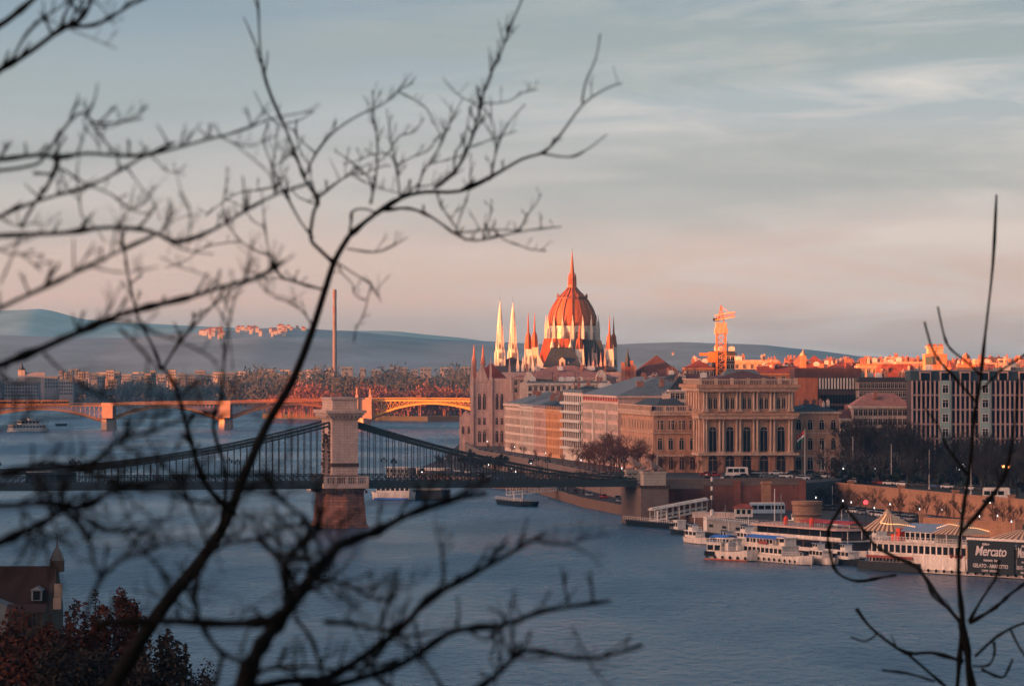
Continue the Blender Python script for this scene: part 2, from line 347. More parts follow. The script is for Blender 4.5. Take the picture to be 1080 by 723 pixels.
# ---------------------------------------------------------------- far land, island, near hillside
sheet('far_plain', [(-9000, 3950), (9000, 3950), (9000, 16000), (-9000, 16000)], 1.2, EARTH)
sheet('city_ground', [(-24, 2499), (1500, 2499), (9000, 3960), (30, 3960)], 3.0, EARTH)
isl = MB(); isl.prism([(-185, 3150), (-60, 3020), (60, 3050), (60, 3930), (-170, 3930), (-200, 3500)][::1], -1, 3.4); tag(isl.build('island_ground', EARTH), kind='structure')
GRASSH = mat('hillside_soil', (.035, .035, .022), .95, .4, .15, bump=.4)
HP = [(-80, 47.5), (0, 46.4), (15, 43.5), (40, 38), (100, 29), (250, 13.5), (420, 8), (540, 3), (575, -2)]
def hz(y):
    for (a, za), (b_, zb) in zip(HP, HP[1:]):
        if y <= b_: return za + (zb - za) * (max(y, a) - a) / (b_ - a)
    return -2
hs = MB(); ny, nx = 60, 24
for j in range(ny + 1):
    y = -80 + 655 * j / ny
    for i in range(nx + 1):
        x = -330 + 600 * i / nx; hs.v.append((x, y, hz(y) + .6 * math.sin(x * .07 + y * .05) + max(0, (-x - 120)) * .05))
for j in range(ny):
    for i in range(nx): a = j * (nx + 1) + i; hs.f.append((a, a + 1, a + nx + 2, a + nx + 1)); hs.mi.append(0)
tag(hs.build('hillside_terrain', GRASSH, smooth=True), kind='structure')
def lerp(tab, x):
    if x <= tab[0][0]: return tab[0][1]
    for (a, va), (b_, vb) in zip(tab, tab[1:]):
        if x <= b_: return va + (vb - va) * (x - a) / (b_ - a)
    return tab[-1][1]
def ridge(name, Yc, half, tab, m, x0, x1, nx=160, ny=14, rough=4.0, ymul=1.0):
    """a long hill whose crest follows tab (world x -> crest height)"""
    g = MB(); rnd = random.Random(name)
    ph = [rnd.uniform(0, 6.28) for _ in range(8)]
    for j in range(ny + 1):
        tt = j / ny * 2 - 1; y = Yc + tt * half
        for i in range(nx + 1):
            x = x0 + (x1 - x0) * i / nx; hgt_ = lerp(tab, x)
            wob = sum(math.sin(x * (.004 * (k + 1)) + y * .003 * (k + 1) + ph[k]) / (k + 1) for k in range(6)) * rough
            g.v.append((x, y, max(0, (hgt_ + wob) * (math.cos(tt * math.pi / 2) ** .8 if abs(tt) < 1 else 0)) - (1 if abs(tt) == 1 else 0)))
    for j in range(ny):
        for i in range(nx): a = j * (nx + 1) + i; g.f.append((a, a + 1, a + nx + 2, a + nx + 1)); g.mi.append(0)
    return tag(g.build(name, m, smooth=True), kind='structure')
WOODH = mat('hazy_blue_hill', (.11, .20, .29), 1.0, .45, .006)  # distance haze put into the hill colour as pale blue
def prof(Y, pts): return [(gx(px, Y), gz(py, Y)) for px, py in pts]
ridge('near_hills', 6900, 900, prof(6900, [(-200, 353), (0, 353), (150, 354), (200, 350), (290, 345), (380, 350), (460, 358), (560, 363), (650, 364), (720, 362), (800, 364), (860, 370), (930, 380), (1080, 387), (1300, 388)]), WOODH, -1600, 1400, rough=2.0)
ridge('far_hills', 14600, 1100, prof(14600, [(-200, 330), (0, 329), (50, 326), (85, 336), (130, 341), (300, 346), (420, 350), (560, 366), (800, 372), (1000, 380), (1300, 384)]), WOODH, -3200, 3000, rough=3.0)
# the long castle hill beyond the left edge of the view, whose shade lies over the river
ct = [(-900, 96), (900, 94), (1180, 93), (1300, 90), (1500, 86), (1700, 84), (1980, 82), (2150, 78), (2300, 60), (2400, 34), (2900, 22), (3200, 36), (4100, 42), (4300, 10)]  # heights set by the shade wanted; far rise added to shade the far blocks
g = MB()
for j in range(105):
    y = -900 + 5200 * j / 104; h_ = lerp(ct, y)
    for dx, k in ((-190, 0), (-120, .55), (-40, .93), (0, 1), (30, .93), (80, .5), (120, 0)): g.v.append((-700 + dx, y, h_ * k - (1 if k == 0 else 0)))
for j in range(104):
    for i in range(6): a = j * 7 + i; g.f.append((a, a + 1, a + 8, a + 7)); g.mi.append(0)
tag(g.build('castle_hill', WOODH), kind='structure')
sheet('west_bank_ground', [(-2500, -900), (-520, -900), (-520, 2500), (-430, 3960), (-2500, 3960)], 2.0, EARTH)

# ---------------------------------------------------------------- air
hm = bpy.data.materials.new('haze_air'); hm.use_nodes = True; t = hm.node_tree; t.nodes.clear()
vo = t.nodes.new('ShaderNodeVolumePrincipled'); vo.inputs['Color'].default_value = (.13, .52, 1.0, 1); vo.inputs['Density'].default_value = 3.9e-5; vo.inputs['Anisotropy'].default_value = 0.0
oo = t.nodes.new('ShaderNodeOutputMaterial'); t.links.new(vo.outputs[0], oo.inputs['Volume'])
tag(MB().box(-9500, 9500, -1000, 16500, -4, 300).build('haze', hm), kind='stuff')
# ================================================================ chain bridge
TST = stone_blocks('bridge_limestone', (.58, .43, .36), (.48, .35, .29), (.25, .18, .15), 1.8, .75, 1.0, .35, .4, .4)
PIERST = stone_blocks('river_pier_stone', (.42, .18, .12), (.14, .09, .07), (.04, .04, .04), 2.4, .8, 1.0, .8, .22, .7)
DARKST = mat('sooty_stone', (.09, .06, .05), .9, .4, .5, streak=.4)
cb = thing('suspension_bridge', 'dark iron chain bridge with a massive stone tower crossing the wide river', 'bridge', (-48.2, 1188, 0), R(12.5))
def tower(parent):
    b = MB(); # pier with pointed cutwaters
    def oct_(hx, hy, tip): return [(-hx, -hy), (0, -hy - tip), (hx, -hy), (hx, hy), (0, hy + tip), (-hx, hy)]
    lo, hi = oct_(5.8, 10, 1.6), oct_(5.0, 9.4, 1.2); n = 6
    st = [(0, 1.12), (.1, 1.12), (.8, 1.06), (1.4, 1.0)]
    b.prism([(x * 1.1, y * 1.06) for x, y in lo], -2, .6); b.prism([(x * 1.04, y * 1.02) for x, y in lo], .6, 1.2)
    k0 = len(b.v); b.v += [(x, y, 1.2) for x, y in lo] + [(x, y, 10.4) for x, y in hi]
    for i in range(n): j = (i + 1) % n; b.f.append((k0 + i, k0 + j, k0 + n + j, k0 + n + i)); b.mi.append(0)
    b.f.append(tuple(k0 + n + i for i in range(n))); b.mi.append(0)
    pr = b.build('pier', PIERST, parent)
    c = MB(); c.prism([(x * 1.12, y * 1.04) for x, y in hi], 10.4, 11.0)
    for i in range(12): c.box(-5.6 + i * 1.0, -5.1 + i * 1.0, -11.2, -9.9, 9.6, 10.4)
    for i in range(20): c.box(-6.4, -5.4, -9.4 + i, -8.9 + i, 9.6, 10.4)
    c.build('cornice', DARKST, pr)
    # balustraded platform round the tower foot
    bl = MB(); z0 = 11.0
    bl.box(-6.3, 6.3, -10.6, 10.6, z0, 12.3)
    for sy in (-1, 1):
        bl.box(-6.3, 6.3, sy * 10.5 - .25, sy * 10.5 + .25, 14.0, 14.35)
        for i in range(5): bl.box(-6.3 + i * 2.95, -5.5 + i * 2.95, sy * 10.5 - .3, sy * 10.5 + .3, 12.3, 14.0)
        for i in range(24): bl.box(-5.9 + i * .5, -5.7 + i * .5, sy * 10.5 - .12, sy * 10.5 + .12, 12.3, 14.0)
    bl.build('balustrade', TST, parent)
    # shaft with carriage arch through it
    def arch(hw, z0, z1, aw, zs):
        pts = [(-hw, z0), (-aw, z0), (-aw, zs)] + [(-aw * math.cos(math.pi * i / 12), zs + aw * math.sin(math.pi * i / 12)) for i in range(1, 12)] + [(aw, zs), (aw, z0), (hw, z0), (hw, z1), (-hw, z1)]
        return pts
    s = MB()
    s.extr([(-8.6, 12.3), (-3.6, 12.3), (-3.6, 29.9), (-8.6, 29.9)], -3.6, 3.6, 'x'); s.extr([(3.6, 12.3), (8.6, 12.3), (8.6, 29.9), (3.6, 29.9)], -3.6, 3.6, 'x')
    N_ = 12
    for i in range(N_):
        a0, a1 = math.pi * i / N_, math.pi * (i + 1) / N_
        y0, y1 = -3.6 * math.cos(a0), -3.6 * math.cos(a1); s.extr([(y0, 21 + 3.6 * math.sin(a0)), (y1, 21 + 3.6 * math.sin(a1)), (y1, 29.9), (y0, 29.9)], -3.6, 3.6, 'x')
    sh = s.build('tower_shaft', TST, parent)
    q = MB()    # rusticated quoins and arch surround on the portal faces, plinth
    for sx_ in (-1, 1):
        for i in range(13):
            zz = 15 + i * 1.1
            for yy in (-4.5, 4.5): q.box(sx_ * 3.8 - .2, sx_ * 3.8 + .2, yy - .6 - (i % 2) * .3, yy + .6, zz, zz + .85)
        for i in range(9):
            a = math.pi * i / 8; q.beam((sx_ * 3.8, -3.7 * math.cos(a), 21 + 3.7 * math.sin(a)), (sx_ * 3.8, -5.0 * math.cos(a), 21 + 5.0 * math.sin(a)), .9, .5)
    q.build('quoins', DARKST, sh)
    MB().box(-4.1, 4.1, -9.1, -4.0, 12.3, 14.6).box(-4.1, 4.1, 4.0, 9.1, 12.3, 14.6).box(-3.85, 3.85, -8.85, -3.8, 16.9, 17.9).box(-3.85, 3.85, 3.8, 8.85, 16.9, 17.9).build('plinth_course', DARKST, sh)
    c = MB(); 
    for z0, z1, o in ((29.9, 30.5, .3), (31.2, 31.8, 1.5), (31.8, 32.6, 2.1), (30.5, 31.2, .7)): c.box(-3.6 - o, 3.6 + o, -8.6 - o, 8.6 + o, z0, z1)
    for i in range(9): c.box(-4.6 + i * 1.1, -4.1 + i * 1.1, -9.9, -9.2, 30.5, 31.2)
    for i in range(18): c.box(-5.4, -4.6, -8.9 + i * 1.0, -8.4 + i * 1.0, 30.5, 31.2)
    c.build('cornice', TST, sh)
    a = MB(); a.box(-3.5, 3.5, -8.2, 8.2, 32.6, 35.6).box(-3.9, 3.9, -8.6, 8.6, 35.6, 36.1).box(-3.7, 3.7, -8.4, 8.4, 32.6, 33.0); a.build('attic', TST, sh)
tower(cb)
DZ = 12.4
XL, XR = -118, 84
b = MB(); b.box(XL, XR, -7.2, 7.2, DZ - .35, DZ); b.m = 1
b.box(XL, XR, -7.5, -7.2, DZ - 1.6, DZ + .1).box(XL, XR, 7.2, 7.5, DZ - 1.6, DZ + .1)
for i in range(int((XR - XL) / 3.6)): b.box(XL + i * 3.6, XL + .3 + i * 3.6, -7.2, 7.2, DZ - 1.3, DZ - .35)
b.build('deck', [ASPH, GREENIRON], cb)
for sy in (-1, 1):       # stiffening truss that is the parapet
    b = MB(); y = sy * 7.35; b.box(XL, XR, y - .12, y + .12, DZ + 1.9, DZ + 2.15).box(XL, XR, y - .12, y + .12, DZ + .1, DZ + .3)
    n = int((XR - XL) / 1.8)
    for i in range(n):
        x = XL + i * 1.8; b.beam((x, y, DZ + .3), (x + 1.8, y, DZ + 1.9), .1, .14); b.beam((x + 1.8, y, DZ + .3), (x, y, DZ + 1.9), .1, .14); b.box(x - .07, x + .07, y - .16, y + .16, DZ - 1.5, DZ + 2.1)
    b.build('railing_truss', GREENIRON, cb)
def chain_z(x):
    if x > 0: return 13.0 + 16.2 * max(0, (1 - (x - 4) / 80)) ** 1.55
    u = (-x - 4) / 97.0; return 16.2 + 13.0 * (1 - u) ** 2
hang_near = 0; xsn = []
for sy in (-1, 1):
    y = sy * 6.2
    for (xa, xb) in ((4, 84), (-4, -118)):
        b = MB()
        n = 48; pts = [xa + (xb - xa) * i / n for i in range(n + 1)]
        for i in range(n):
            for dz in (0, -1.0):
                for dy in (-.22, .22): b.beam((pts[i], y + dy, chain_z(pts[i]) + dz), (pts[i + 1], y + dy, chain_z(pts[i + 1]) + dz), .16, .5)
        b.build('chain', GREENIRON, cb)
hangers = []
i = 0
xs_ = [5.5 + 1.8 * k for k in range(42)] + [-5.5 - 1.8 * k for k in range(58)]
for x in xs_:
    hgt_ = chain_z(x) - DZ - .1
    if hgt_ > .6: MB().tube([(0, 0, 0), (0, 0, hgt_)], .12, 5).build('hanger', DARKMETAL, cb, (x, -6.2, DZ + .1))
b = MB()
for x in xs_:
    hgt_ = chain_z(x) - DZ - .1
    if hgt_ > .6: b.tube([(x, 6.2, DZ + .1), (x, 6.2, DZ + .1 + hgt_)], .12, 5)
tag(b.build('far_hangers', DARKMETAL, cb), kind='stuff')
# east abutment
Mloc = Matrix.Translation((-48.2, 1188, 0)) @ Matrix.Rotation(R(12.5), 4, 'Z')
def cbw(x, y, z_): return Mloc @ Vector((x, y, z_))
ab = MB(); ab.prism([(84, -11.5), (92, -11.5), (92, 11.5), (84, 11.5)], -1, 10.6); ab.box(91.5, 104, -4.5, 9.5, 9.8, 11.2); ab.build('abutment', GREYW, cb)
MB().box(83.6, 92.4, -11.9, 11.9, 10.6, 11.2).build('cornice', DARKST, cb)
MB().box(92.5, 104, -5, -4.5, 10, 12.6).build('approach_parapet', GREYW, cb); MB().box(92.5, 104, 9.5, 10, 10, 12.6).build('approach_parapet', GREYW, cb)
PALEST = stone_blocks('pale_pedestal_stone', (.42, .36, .30), (.36, .31, .26), (.2, .17, .14), 1.6, .8)
for sy in (-1, 1):
    MB().box(84.8, 91.2, sy * 9.6 - 1.9, sy * 9.6 + 1.9, 11.2, 14.6).box(84.5, 91.5, sy * 9.6 - 2.1, sy * 9.6 + 2.1, 14.6, 15.1).build('pedestal', PALEST, cb)
# couchant lions
LIONST = mat('weathered_lion_stone', (.36, .23, .19), .95, .35, 1.5, bump=.4)
def skin(name, m, nodes, edges, root=0, parent=None, loc=(0, 0, 0), rz=0, sub=2):
    me = bpy.data.meshes.new(name); me.from_pydata([n_[:3] for n_ in nodes], edges, []); me.materials.append(m)
    o = put(name, me, parent, loc, rz); o.modifiers.new('skin', 'SKIN'); s_ = o.modifiers.new('sub', 'SUBSURF'); s_.levels = s_.render_levels = sub
    for i, n_ in enumerate(nodes): me.skin_vertices[0].data[i].radius = (n_[3], n_[4] if len(n_) > 4 else n_[3])
    for v_ in me.skin_vertices[0].data: v_.use_root = False
    me.skin_vertices[0].data[root].use_root = True
    return o
def lion(loc, rz, label):
    r = thing('lion_statue', label, 'statue', loc, rz, 'stone lions on the bridge head')
    # x forward; body rests on z=0
    nd = [(-2.3, 0, .95, .85), (-1.2, 0, 1.15, .8), (0, 0, 1.35, .85), (.9, 0, 1.75, 1.0), (1.6, 0, 2.6, .95), (2.2, 0, 3.1, .7), (2.9, 0, 2.9, .38),
          (-1.9, .75, .5, .5), (-.7, 1.0, .35, .3), (-1.9, -.75, .5, .5), (-.7, -1.0, .35, .3), (.9, .7, .9, .45), (1.5, .75, .3, .32), (3.1, .75, .28, .3), (.9, -.7, .9, .45), (1.5, -.75, .3, .32), (3.1, -.75, .28, .3), (-3.0, .3, .5, .2), (-3.3, .9, .25, .15)]
    ed = [(0, 1), (1, 2), (2, 3), (3, 4), (4, 5), (5, 6), (0, 7), (7, 8), (0, 9), (9, 10), (3, 11), (11, 12), (12, 13), (3, 14), (14, 15), (15, 16), (0, 17), (17, 18)]
    skin('body', LIONST, nd, ed, 2, r)
    mn = MB(); rr = random.Random(3)
    for k in range(60):
        a = rr.uniform(0, 6.28); h_ = rr.uniform(-.9, .9); p = Vector((1.35 + h_ * .45, math.cos(a) * .95, 2.45 + h_ + math.sin(a) * .3)); mn.tube([p, p + Vector((-.15, math.cos(a) * .25, -.65))], [.22, .05], 5)
    for s_ in (-1, 1): mn.lathe([(.16, 3.55), (.12, 3.9), (.02, 4.0)], 6, 2.0, s_ * .42)
    mn.build('mane', LIONST, r)
    return r
p = cbw(88, -9.6, 15.1); lion(p, R(12.5 + 180 + 20), 'stone lion lying on the pale pedestal nearest the brick quay wall')
p = cbw(88, 9.6, 15.1); lion(p, R(12.5 + 180), 'stone lion lying on the far pedestal of the bridge head')
# bridge candelabra
def candelabrum(loc, label=None):
    r = thing('bridge_lamp', label or 'dark iron candelabrum rising from the bridge railing', 'street lamp', loc, 0, 'iron candelabra along the chain bridge railing')
    MB().lathe([(.22, 0), (.1, .5), (.08, 3.6), (.14, 3.7)], 6).build('post', DARKMETAL, r)
    for s_ in (-1, 0, 1): MB().lathe([(.06, 3.4 + (s_ == 0) * .5), (.26, 3.7 + (s_ == 0) * .5), (.22, 4.2 + (s_ == 0) * .5), (.03, 4.5 + (s_ == 0) * .5)], 6, s_ * .65, 0).beam((0, 0, 3.5), (s_ * .65, 0, 3.45), .06, .06).build('lantern', DARKMETAL, r)
for k in range(9): 
    for sy in (-1, 1):
        x = -96 + k * 22
        if abs(x) < 9: continue
        candelabrum(cbw(x, sy * 7.3, DZ + 1.9))
# people crossing
PC = [mat('dark_coat', (.02, .022, .03), .9), mat('grey_coat', (.08, .085, .09), .9), mat('brown_coat', (.09, .045, .03), .9), mat('pale_jacket', (.4, .38, .36), .9)]
SKIN_ = mat('skin_tone', (.35, .2, .15), .7)
def person_proto(step, coat):
    nd = [(0, 0, .95, .15, .12), (0, 0, 1.2, .17, .12), (0, 0, 1.42, .17, .11), (0, 0, 1.53, .06), (0, 0, 1.6, .07), (0, 0, 1.7, .085, .1), (0, 0, 1.78, .05),
          (0, .1, .88, .1), (step, .1, .48, .07), (step * 1.6 - .1, .1, .06, .05), (step * 1.6 + .08, .1, .04, .04), (0, -.1, .88, .1), (-step * .8, -.1, .48, .07), (-step * 2, -.1, .1, .05), (-step * 2 + .15, -.1, .04, .04),
          (0, .22, 1.4, .06), (-step * .6, .27, 1.12, .05), (-step * .4, .26, .85, .04), (0, -.22, 1.4, .06), (step * .6, -.27, 1.12, .05), (step, -.26, .87, .04)]
    ed = [(0, 1), (1, 2), (2, 3), (3, 4), (4, 5), (5, 6), (0, 7), (7, 8), (8, 9), (9, 10), (0, 11), (11, 12), (12, 13), (13, 14), (2, 15), (15, 16), (16, 17), (2, 18), (18, 19), (19, 20)]
    r = thing('person', 'small dark figure walking along the chain bridge footway', 'person', (0, 0, 0), 0, 'people walking on the chain bridge')
    skin('body', coat, nd, ed, 0, r, sub=1)
    MB().lathe([(.02, 1.82), (.1, 1.79), (.12, 1.72), (.11, 1.66)], 8).build('hair', PC[0], r)
    return r
protos = [person_proto(.16, PC[i]) for i in range(4)]
rp_ = random.Random(5)
spots = [-88, -84, -71, -66.5, -58, -52, -51, -39, -36, -30, -21, -9, 9.5, 12, 13, 16.5, 22, 23, 30, 34, 41, 46, 47.2, 55, 63, 70, 76]
for i, x in enumerate(spots):
    o = protos[i] if i < 4 else dup(protos[i % 4]); o.location = cbw(x, -6.75, DZ + .0); o.rotation_euler = (0, 0, R(12.5 + (180 if rp_.random() < .5 else 0)))
MB().box(XL, 86, -7.2, -5.4, DZ, DZ + .12).box(XL, 86, 5.4, 7.2, DZ, DZ + .12).build('footway', PAVE, cb)
for o in [x for x in bpy.data.objects if x.get('category') == 'person']: o.location.z += .12

# ================================================================ arched bridge upstream
SPAN_LIT = mat('yellow_lit_iron', (.62, .34, .07), .6, .2, .6)  # one bridge paint; spans toned by how the low sun lights them
SPAN_DIM = mat('dim_lit_iron', (.5, .28, .12), .6, .2, .6)
MST = stone_blocks('pale_pier_stone', (.45, .30, .22), (.38, .26, .2), (.22, .16, .12), 2.0, .8)
mb_ = thing('arch_bridge', 'low yellow iron arch bridge with stone river piers behind the chain bridge', 'bridge', (0, 0, 0))
PN = [(-340, 2665, 14.4), (-256, 2690, 15.4), (-183, 2710, 16.6), (-95.5, 2735, 18.2), (-8, 2722, 17.6), (72, 2712, 16.0)]
for i in range(5):
    (xa, ya, za), (xb, yb, zb) = PN[i], PN[i + 1]; m = SPAN_DIM if i < 2 else (SPAN_LIT if i >= 3 else mat('red_lit_iron', (.60, .22, .07), .6, .2))
    d = Vector((xb - xa, yb - ya, 0)); Ls = d.length; d.normalize(); nrm = Vector((d.y, -d.x, 0))
    def P_(s_, off_, z_): v_ = Vector((xa, ya, 0)) + d * (s_ * Ls) - nrm * off_; return (v_.x, v_.y, z_)
    zt = lambda s_: za + (zb - za) * s_ + .5 * math.sin(math.pi * s_)
    rise = lambda s_: 4.4 + (zt(.5) - 2.3 - 4.4) * (1 - (2 * s_ - 1) ** 2)
    seg = 28; dk = MB()
    for k in range(seg):
        s0, s1 = k / seg, (k + 1) / seg
        dk.beam(P_(s0, 8, zt(s0) - .5), P_(s1, 8, zt(s1) - .5), 17, 1.0)
    dk.build('deck', m, mb_)
    for off_ in (.3, 5.5, 10.5, 15.7):
        rb = MB()
        for k in range(seg):
            s0, s1 = .03 + .94 * k / seg, .03 + .94 * (k + 1) / seg; rb.beam(P_(s0, off_, rise(s0)), P_(s1, off_, rise(s1)), .5, 1.2)
        if off_ == .3:
            for k in range(seg):
                s0, s1 = .03 + .94 * k / seg, .03 + .94 * (k + 1) / seg
                if zt(s0) - rise(s0) > 1.6:
                    rb.beam(P_(s0, off_, rise(s0)), P_(s0, off_, zt(s0) - 1), .3, .3)
                    rb.beam(P_(s0, off_, rise(s0)), P_(s1, off_, zt(s1) - 1), .22, .22); rb.beam(P_(s1, off_, rise(s1)), P_(s0, off_, zt(s0) - 1), .22, .22)
        rb.build('arch_rib', m, mb_)
    rl = MB()
    for off_ in (-.3, 16.2):
        for k in range(seg):
            s0, s1 = k / seg, (k + 1) / seg; rl.beam(P_(s0, off_, zt(s0) + 1.1), P_(s1, off_, zt(s1) + 1.1), .2, .2)
            for q_ in (0, .33, .66): s_ = s0 + (s1 - s0) * q_; rl.beam(P_(s_, off_, zt(s_)), P_(s_, off_, zt(s_) + 1.1), .15, .15)
    rl.build('railing', m, mb_)
for i, (x, y, z_) in enumerate(PN[1:5]):
    big = (i == 2)
    p = MB(); p.prism([(x - 4, y - 4), (x, y - 9), (x + 4, y - 4), (x + 4, y + 20), (x, y + 25), (x - 4, y + 20)], -2, 6.5, .93)
    p.box(x - 3.4, x + 3.4, y - 4, y + 20, 6.5, z_ - .6).box(x - 3.9, x + 3.9, y - 4.5, y + 20.5, z_ - .6, z_ + .1).box(x - 3.6, x + 3.6, y - 4.2, y - 2.5, z_ + .1, z_ + 1.6)
    pr = p.build('pier', MST, mb_)
    if big:
        for s_ in (-1, 1):
            MB().box(x + s_ * 4.3 - 1, x + s_ * 4.3 + 1, y - 6, y - 4, z_ - 8, z_ + 3).box(x + s_ * 4.3 - .7, x + s_ * 4.3 + .7, y - 5.7, y - 4.3, z_ + 3, z_ + 5, .4, .4).lathe([(.6, z_ + 5), (.2, z_ + 7.2), (.05, z_ + 8)], 6, x + s_ * 4.3, y - 5).build('obelisk', MST, pr)
        MB().box(x - 5.4, x + 5.4, y - 5, y + 20, 5.5, z_ + .4).build('abutment_block', MST, pr)
    else: MB().prism([(x - 4.6, y - 4.6), (x, y - 10), (x + 4.6, y - 4.6), (x + 4.6, y + 20), (x - 4.6, y + 20)], 6.5, 7.2).build('pier_cap', DARKST, pr)
# tram on the arch bridge
TRAM = mat('ochre_tram_paint', (.55, .25, .06), .5, .2)
def tram(loc, rz, n, label):
    r = thing('tram', label, 'tram', loc, rz)
    for k in range(n):
        c = MB(); c.box(k * 9, k * 9 + 8.6, -1.2, 1.2, .4, 3.3, .2, .1).box(k * 9 + .5, k * 9 + 8, -.8, .8, 3.3, 3.6); cc = c.build('carriage', TRAM, r)
        for j in range(5): MB().box(k * 9 + .6 + j * 1.6, k * 9 + 1.8 + j * 1.6, -1.25, -1.18, 1.6, 2.7).build('window', PANE, cc)
    return r
tram((gx(-6, 2648), 2670, 15.2), math.atan2(25, 84), 5, 'ochre tram of several cars crossing the arch bridge above a white ferry')
# ================================================================ buildings
def building(name, label, cat, p0, p1, D, z0, z1, wall, rows=(), roof=('hip', 6, SLATE), cornice=True, courses=(), chimneys=0, wallname='wall', group=None, trim=None, seed=0, quoin=False):
    loc, rz, Lx = frame(p0, p1, z0); r = thing(name, label, cat, loc, rz, group); h_ = z1 - z0; trim = trim or wall
    MB().box(0, Lx, 0, D, 0, h_).build(wallname, wall, r)
    rnd = random.Random(seed + 11)
    for rw in rows:
        face, z_, w_, hh, n, kind = rw[:6]; kw = rw[6] if len(rw) > 6 else {}
        windows(r, face, Lx, D, z_, w_, hh, n, kind, **kw)
    if cornice: band(r, Lx, D, h_ - .7, h_ + .05, .7, trim)
    for zc in courses: band(r, Lx, D, zc, zc + .35, .3, trim, 'string_course')
    if roof:
        k, rh, rm = roof[:3]; b_ = MB()
        if k == 'hip': b_.hip(0, Lx, 0, D, h_ + .05, rh, roof[3] if len(roof) > 3 else None)
        elif k == 'gable': b_.gable(-.4, Lx + .4, -.5, D + .5, h_ + .05, rh, 'x')
        elif k == 'gabley': b_.gable(-.5, Lx + .5, -.4, D + .4, h_ + .05, rh, 'y')
        elif k == 'mansard':
            b_.box(-.3, Lx + .3, -.3, D + .3, h_ + .05, h_ + rh, rh * .45, rh * .45)
        elif k == 'flat':
            b_.box(0, Lx, 0, .5, h_ + .05, h_ + rh).box(0, Lx, D - .5, D, h_ + .05, h_ + rh).box(0, .5, .5, D - .5, h_ + .05, h_ + rh).box(Lx - .5, Lx, .5, D - .5, h_ + .05, h_ + rh).box(.5, Lx - .5, .5, D - .5, h_ + .05, h_ + .2)
        ro = b_.build('roof', rm, r)
        for i in range(chimneys):
            chimney(ro, rnd.uniform(1.5, Lx - 1.5), rnd.uniform(D * .25, D * .75), h_ + (rh * .5 if k != 'flat' else .2), rnd.uniform(.8, 1.5), rnd.uniform(1.5, 3), rnd.uniform(1, 2.5))
    return r
def wallm(n, c, var=.2, streak=.28): return mat(n, c, .9, var, .35, streak=streak)
CREAM = wallm('cream_render', (.74, .58, .48)); PINK = wallm('pink_render', (.70, .47, .39)); ROSE = wallm('rose_render', (.50, .28, .22))
OCHRE = wallm('ochre_render', (.74, .38, .19)); PALE = wallm('pale_limestone', (.74, .62, .53)); GREYR = wallm('grey_render', (.3, .26, .24))
GOTH = wallm('gothic_limestone', (.62, .42, .36)); ACAD = wallm('palace_stone', (.56, .31, .20), .25, .35); ACADL = wallm('palace_trim_stone', (.62, .43, .32), .2, .3)
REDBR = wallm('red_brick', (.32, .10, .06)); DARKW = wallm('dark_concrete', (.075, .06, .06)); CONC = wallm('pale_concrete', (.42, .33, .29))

# ---- row of riverfront houses, facades to the river
row = [((-3, 1765), (3.6, 1722), 'cream gabled river house with grey hip roof next to the gothic facade', CREAM, 27.5, ('hip', 5, ZINC), 'plain'),
       ((3.8, 1720), (8.6, 1690), 'white rendered river house with long rows of hooded windows', PALE, 27.0, ('hip', 5, ZINC), 'hood'),
       ((8.8, 1688), (13.2, 1662), 'pale pink river house between the white house and the orange house', PINK, 26.8, ('hip', 5, SLATE), 'plain'),
       ((13.4, 1660), (19.2, 1627), 'bright orange ochre apartment house facing the river', OCHRE, 26.6, ('hip', 5, SLATE), 'hood')]
for i, (a, b_, lab, wm_, zt, rf, kind) in enumerate(row):
    Lr = (Vector(b_) - Vector(a)).length; nw = max(4, int(Lr / 4.2)); rows = []
    for fl in range(6): rows.append(('f', 1.6 + fl * 3.35, 1.05, 2.1 if fl < 5 else 1.5, nw, 'deep', dict(fm=wm_)))
    rows.append(('r', 1.6, 1.2, 2, 3, 'plain'))
    building('apartment_building', lab, 'building', a, b_, 30, 7.9, zt, wm_, rows, rf, True, (4.6, 14.5), chimneys=4, seed=i)
# balconies for the ochre house and its neighbour are small iron boxes: modern house with glazed storeys next
a, b_ = (19.5, 1625), (26.2, 1584)
m = building('apartment_building', 'modern block with white floor bands and dark glazed storeys between the orange and pink houses', 'building', a, b_, 26, 7.9, 33.5, PALE, (), ('flat', 1.2, ZINC), False, (), 2, seed=9)
Lr = (Vector(b_) - Vector(a)).length
for fl in range(6):
    z_ = 4.2 + fl * 3.4
    MB().box(-.1, Lr + .1, -1.3, 0, z_, z_ + .9).build('balcony', WHITE, m)
    for k in range(9): MB().box(.6 + k * (Lr - 1) / 9, .6 + (k + .55) * (Lr - 1) / 9, -.05, 0, z_ + 1.0, z_ + 3.3).build('window', PANE, m)
a, b_ = (26.5, 1582), (37.6, 1509)
m = building('apartment_building', 'long pink river house with a dark red frieze under its grey roof', 'building', a, b_, 34, 7.9, 33.2, PINK,
    [('f', 1.5 + fl * 3.7, 1.5, 2.3, 16, 'deep', dict(fm=PALE)) for fl in range(6)] + [('r', 1.5 + fl * 3.7, 1.2, 2.1, 6, 'plain') for fl in range(6)], ('hip', 6.5, ZINC), True, (4.8, 16.2), 7, seed=4)
Lr = (Vector(b_) - Vector(a)).length
fz = MB()
for k in range(14): fz.box(.8 + k * Lr / 14, .8 + (k + .6) * Lr / 14, -.12, 0, 23.2, 24.4)
fz.build('frieze', mat('dark_red_frieze', (.32, .03, .025), .8), m)
fz = MB()
for k in range(8): fz.box(-.1, Lr + .1, -.1, -.05, 4.6 + k * 0 + .4, 4.7)
for q_ in (.33, .7): MB().box(Lr * q_ - 1, Lr * q_ + 1, -.7, 0, 9, 20).build('bay_window', PALE, m)

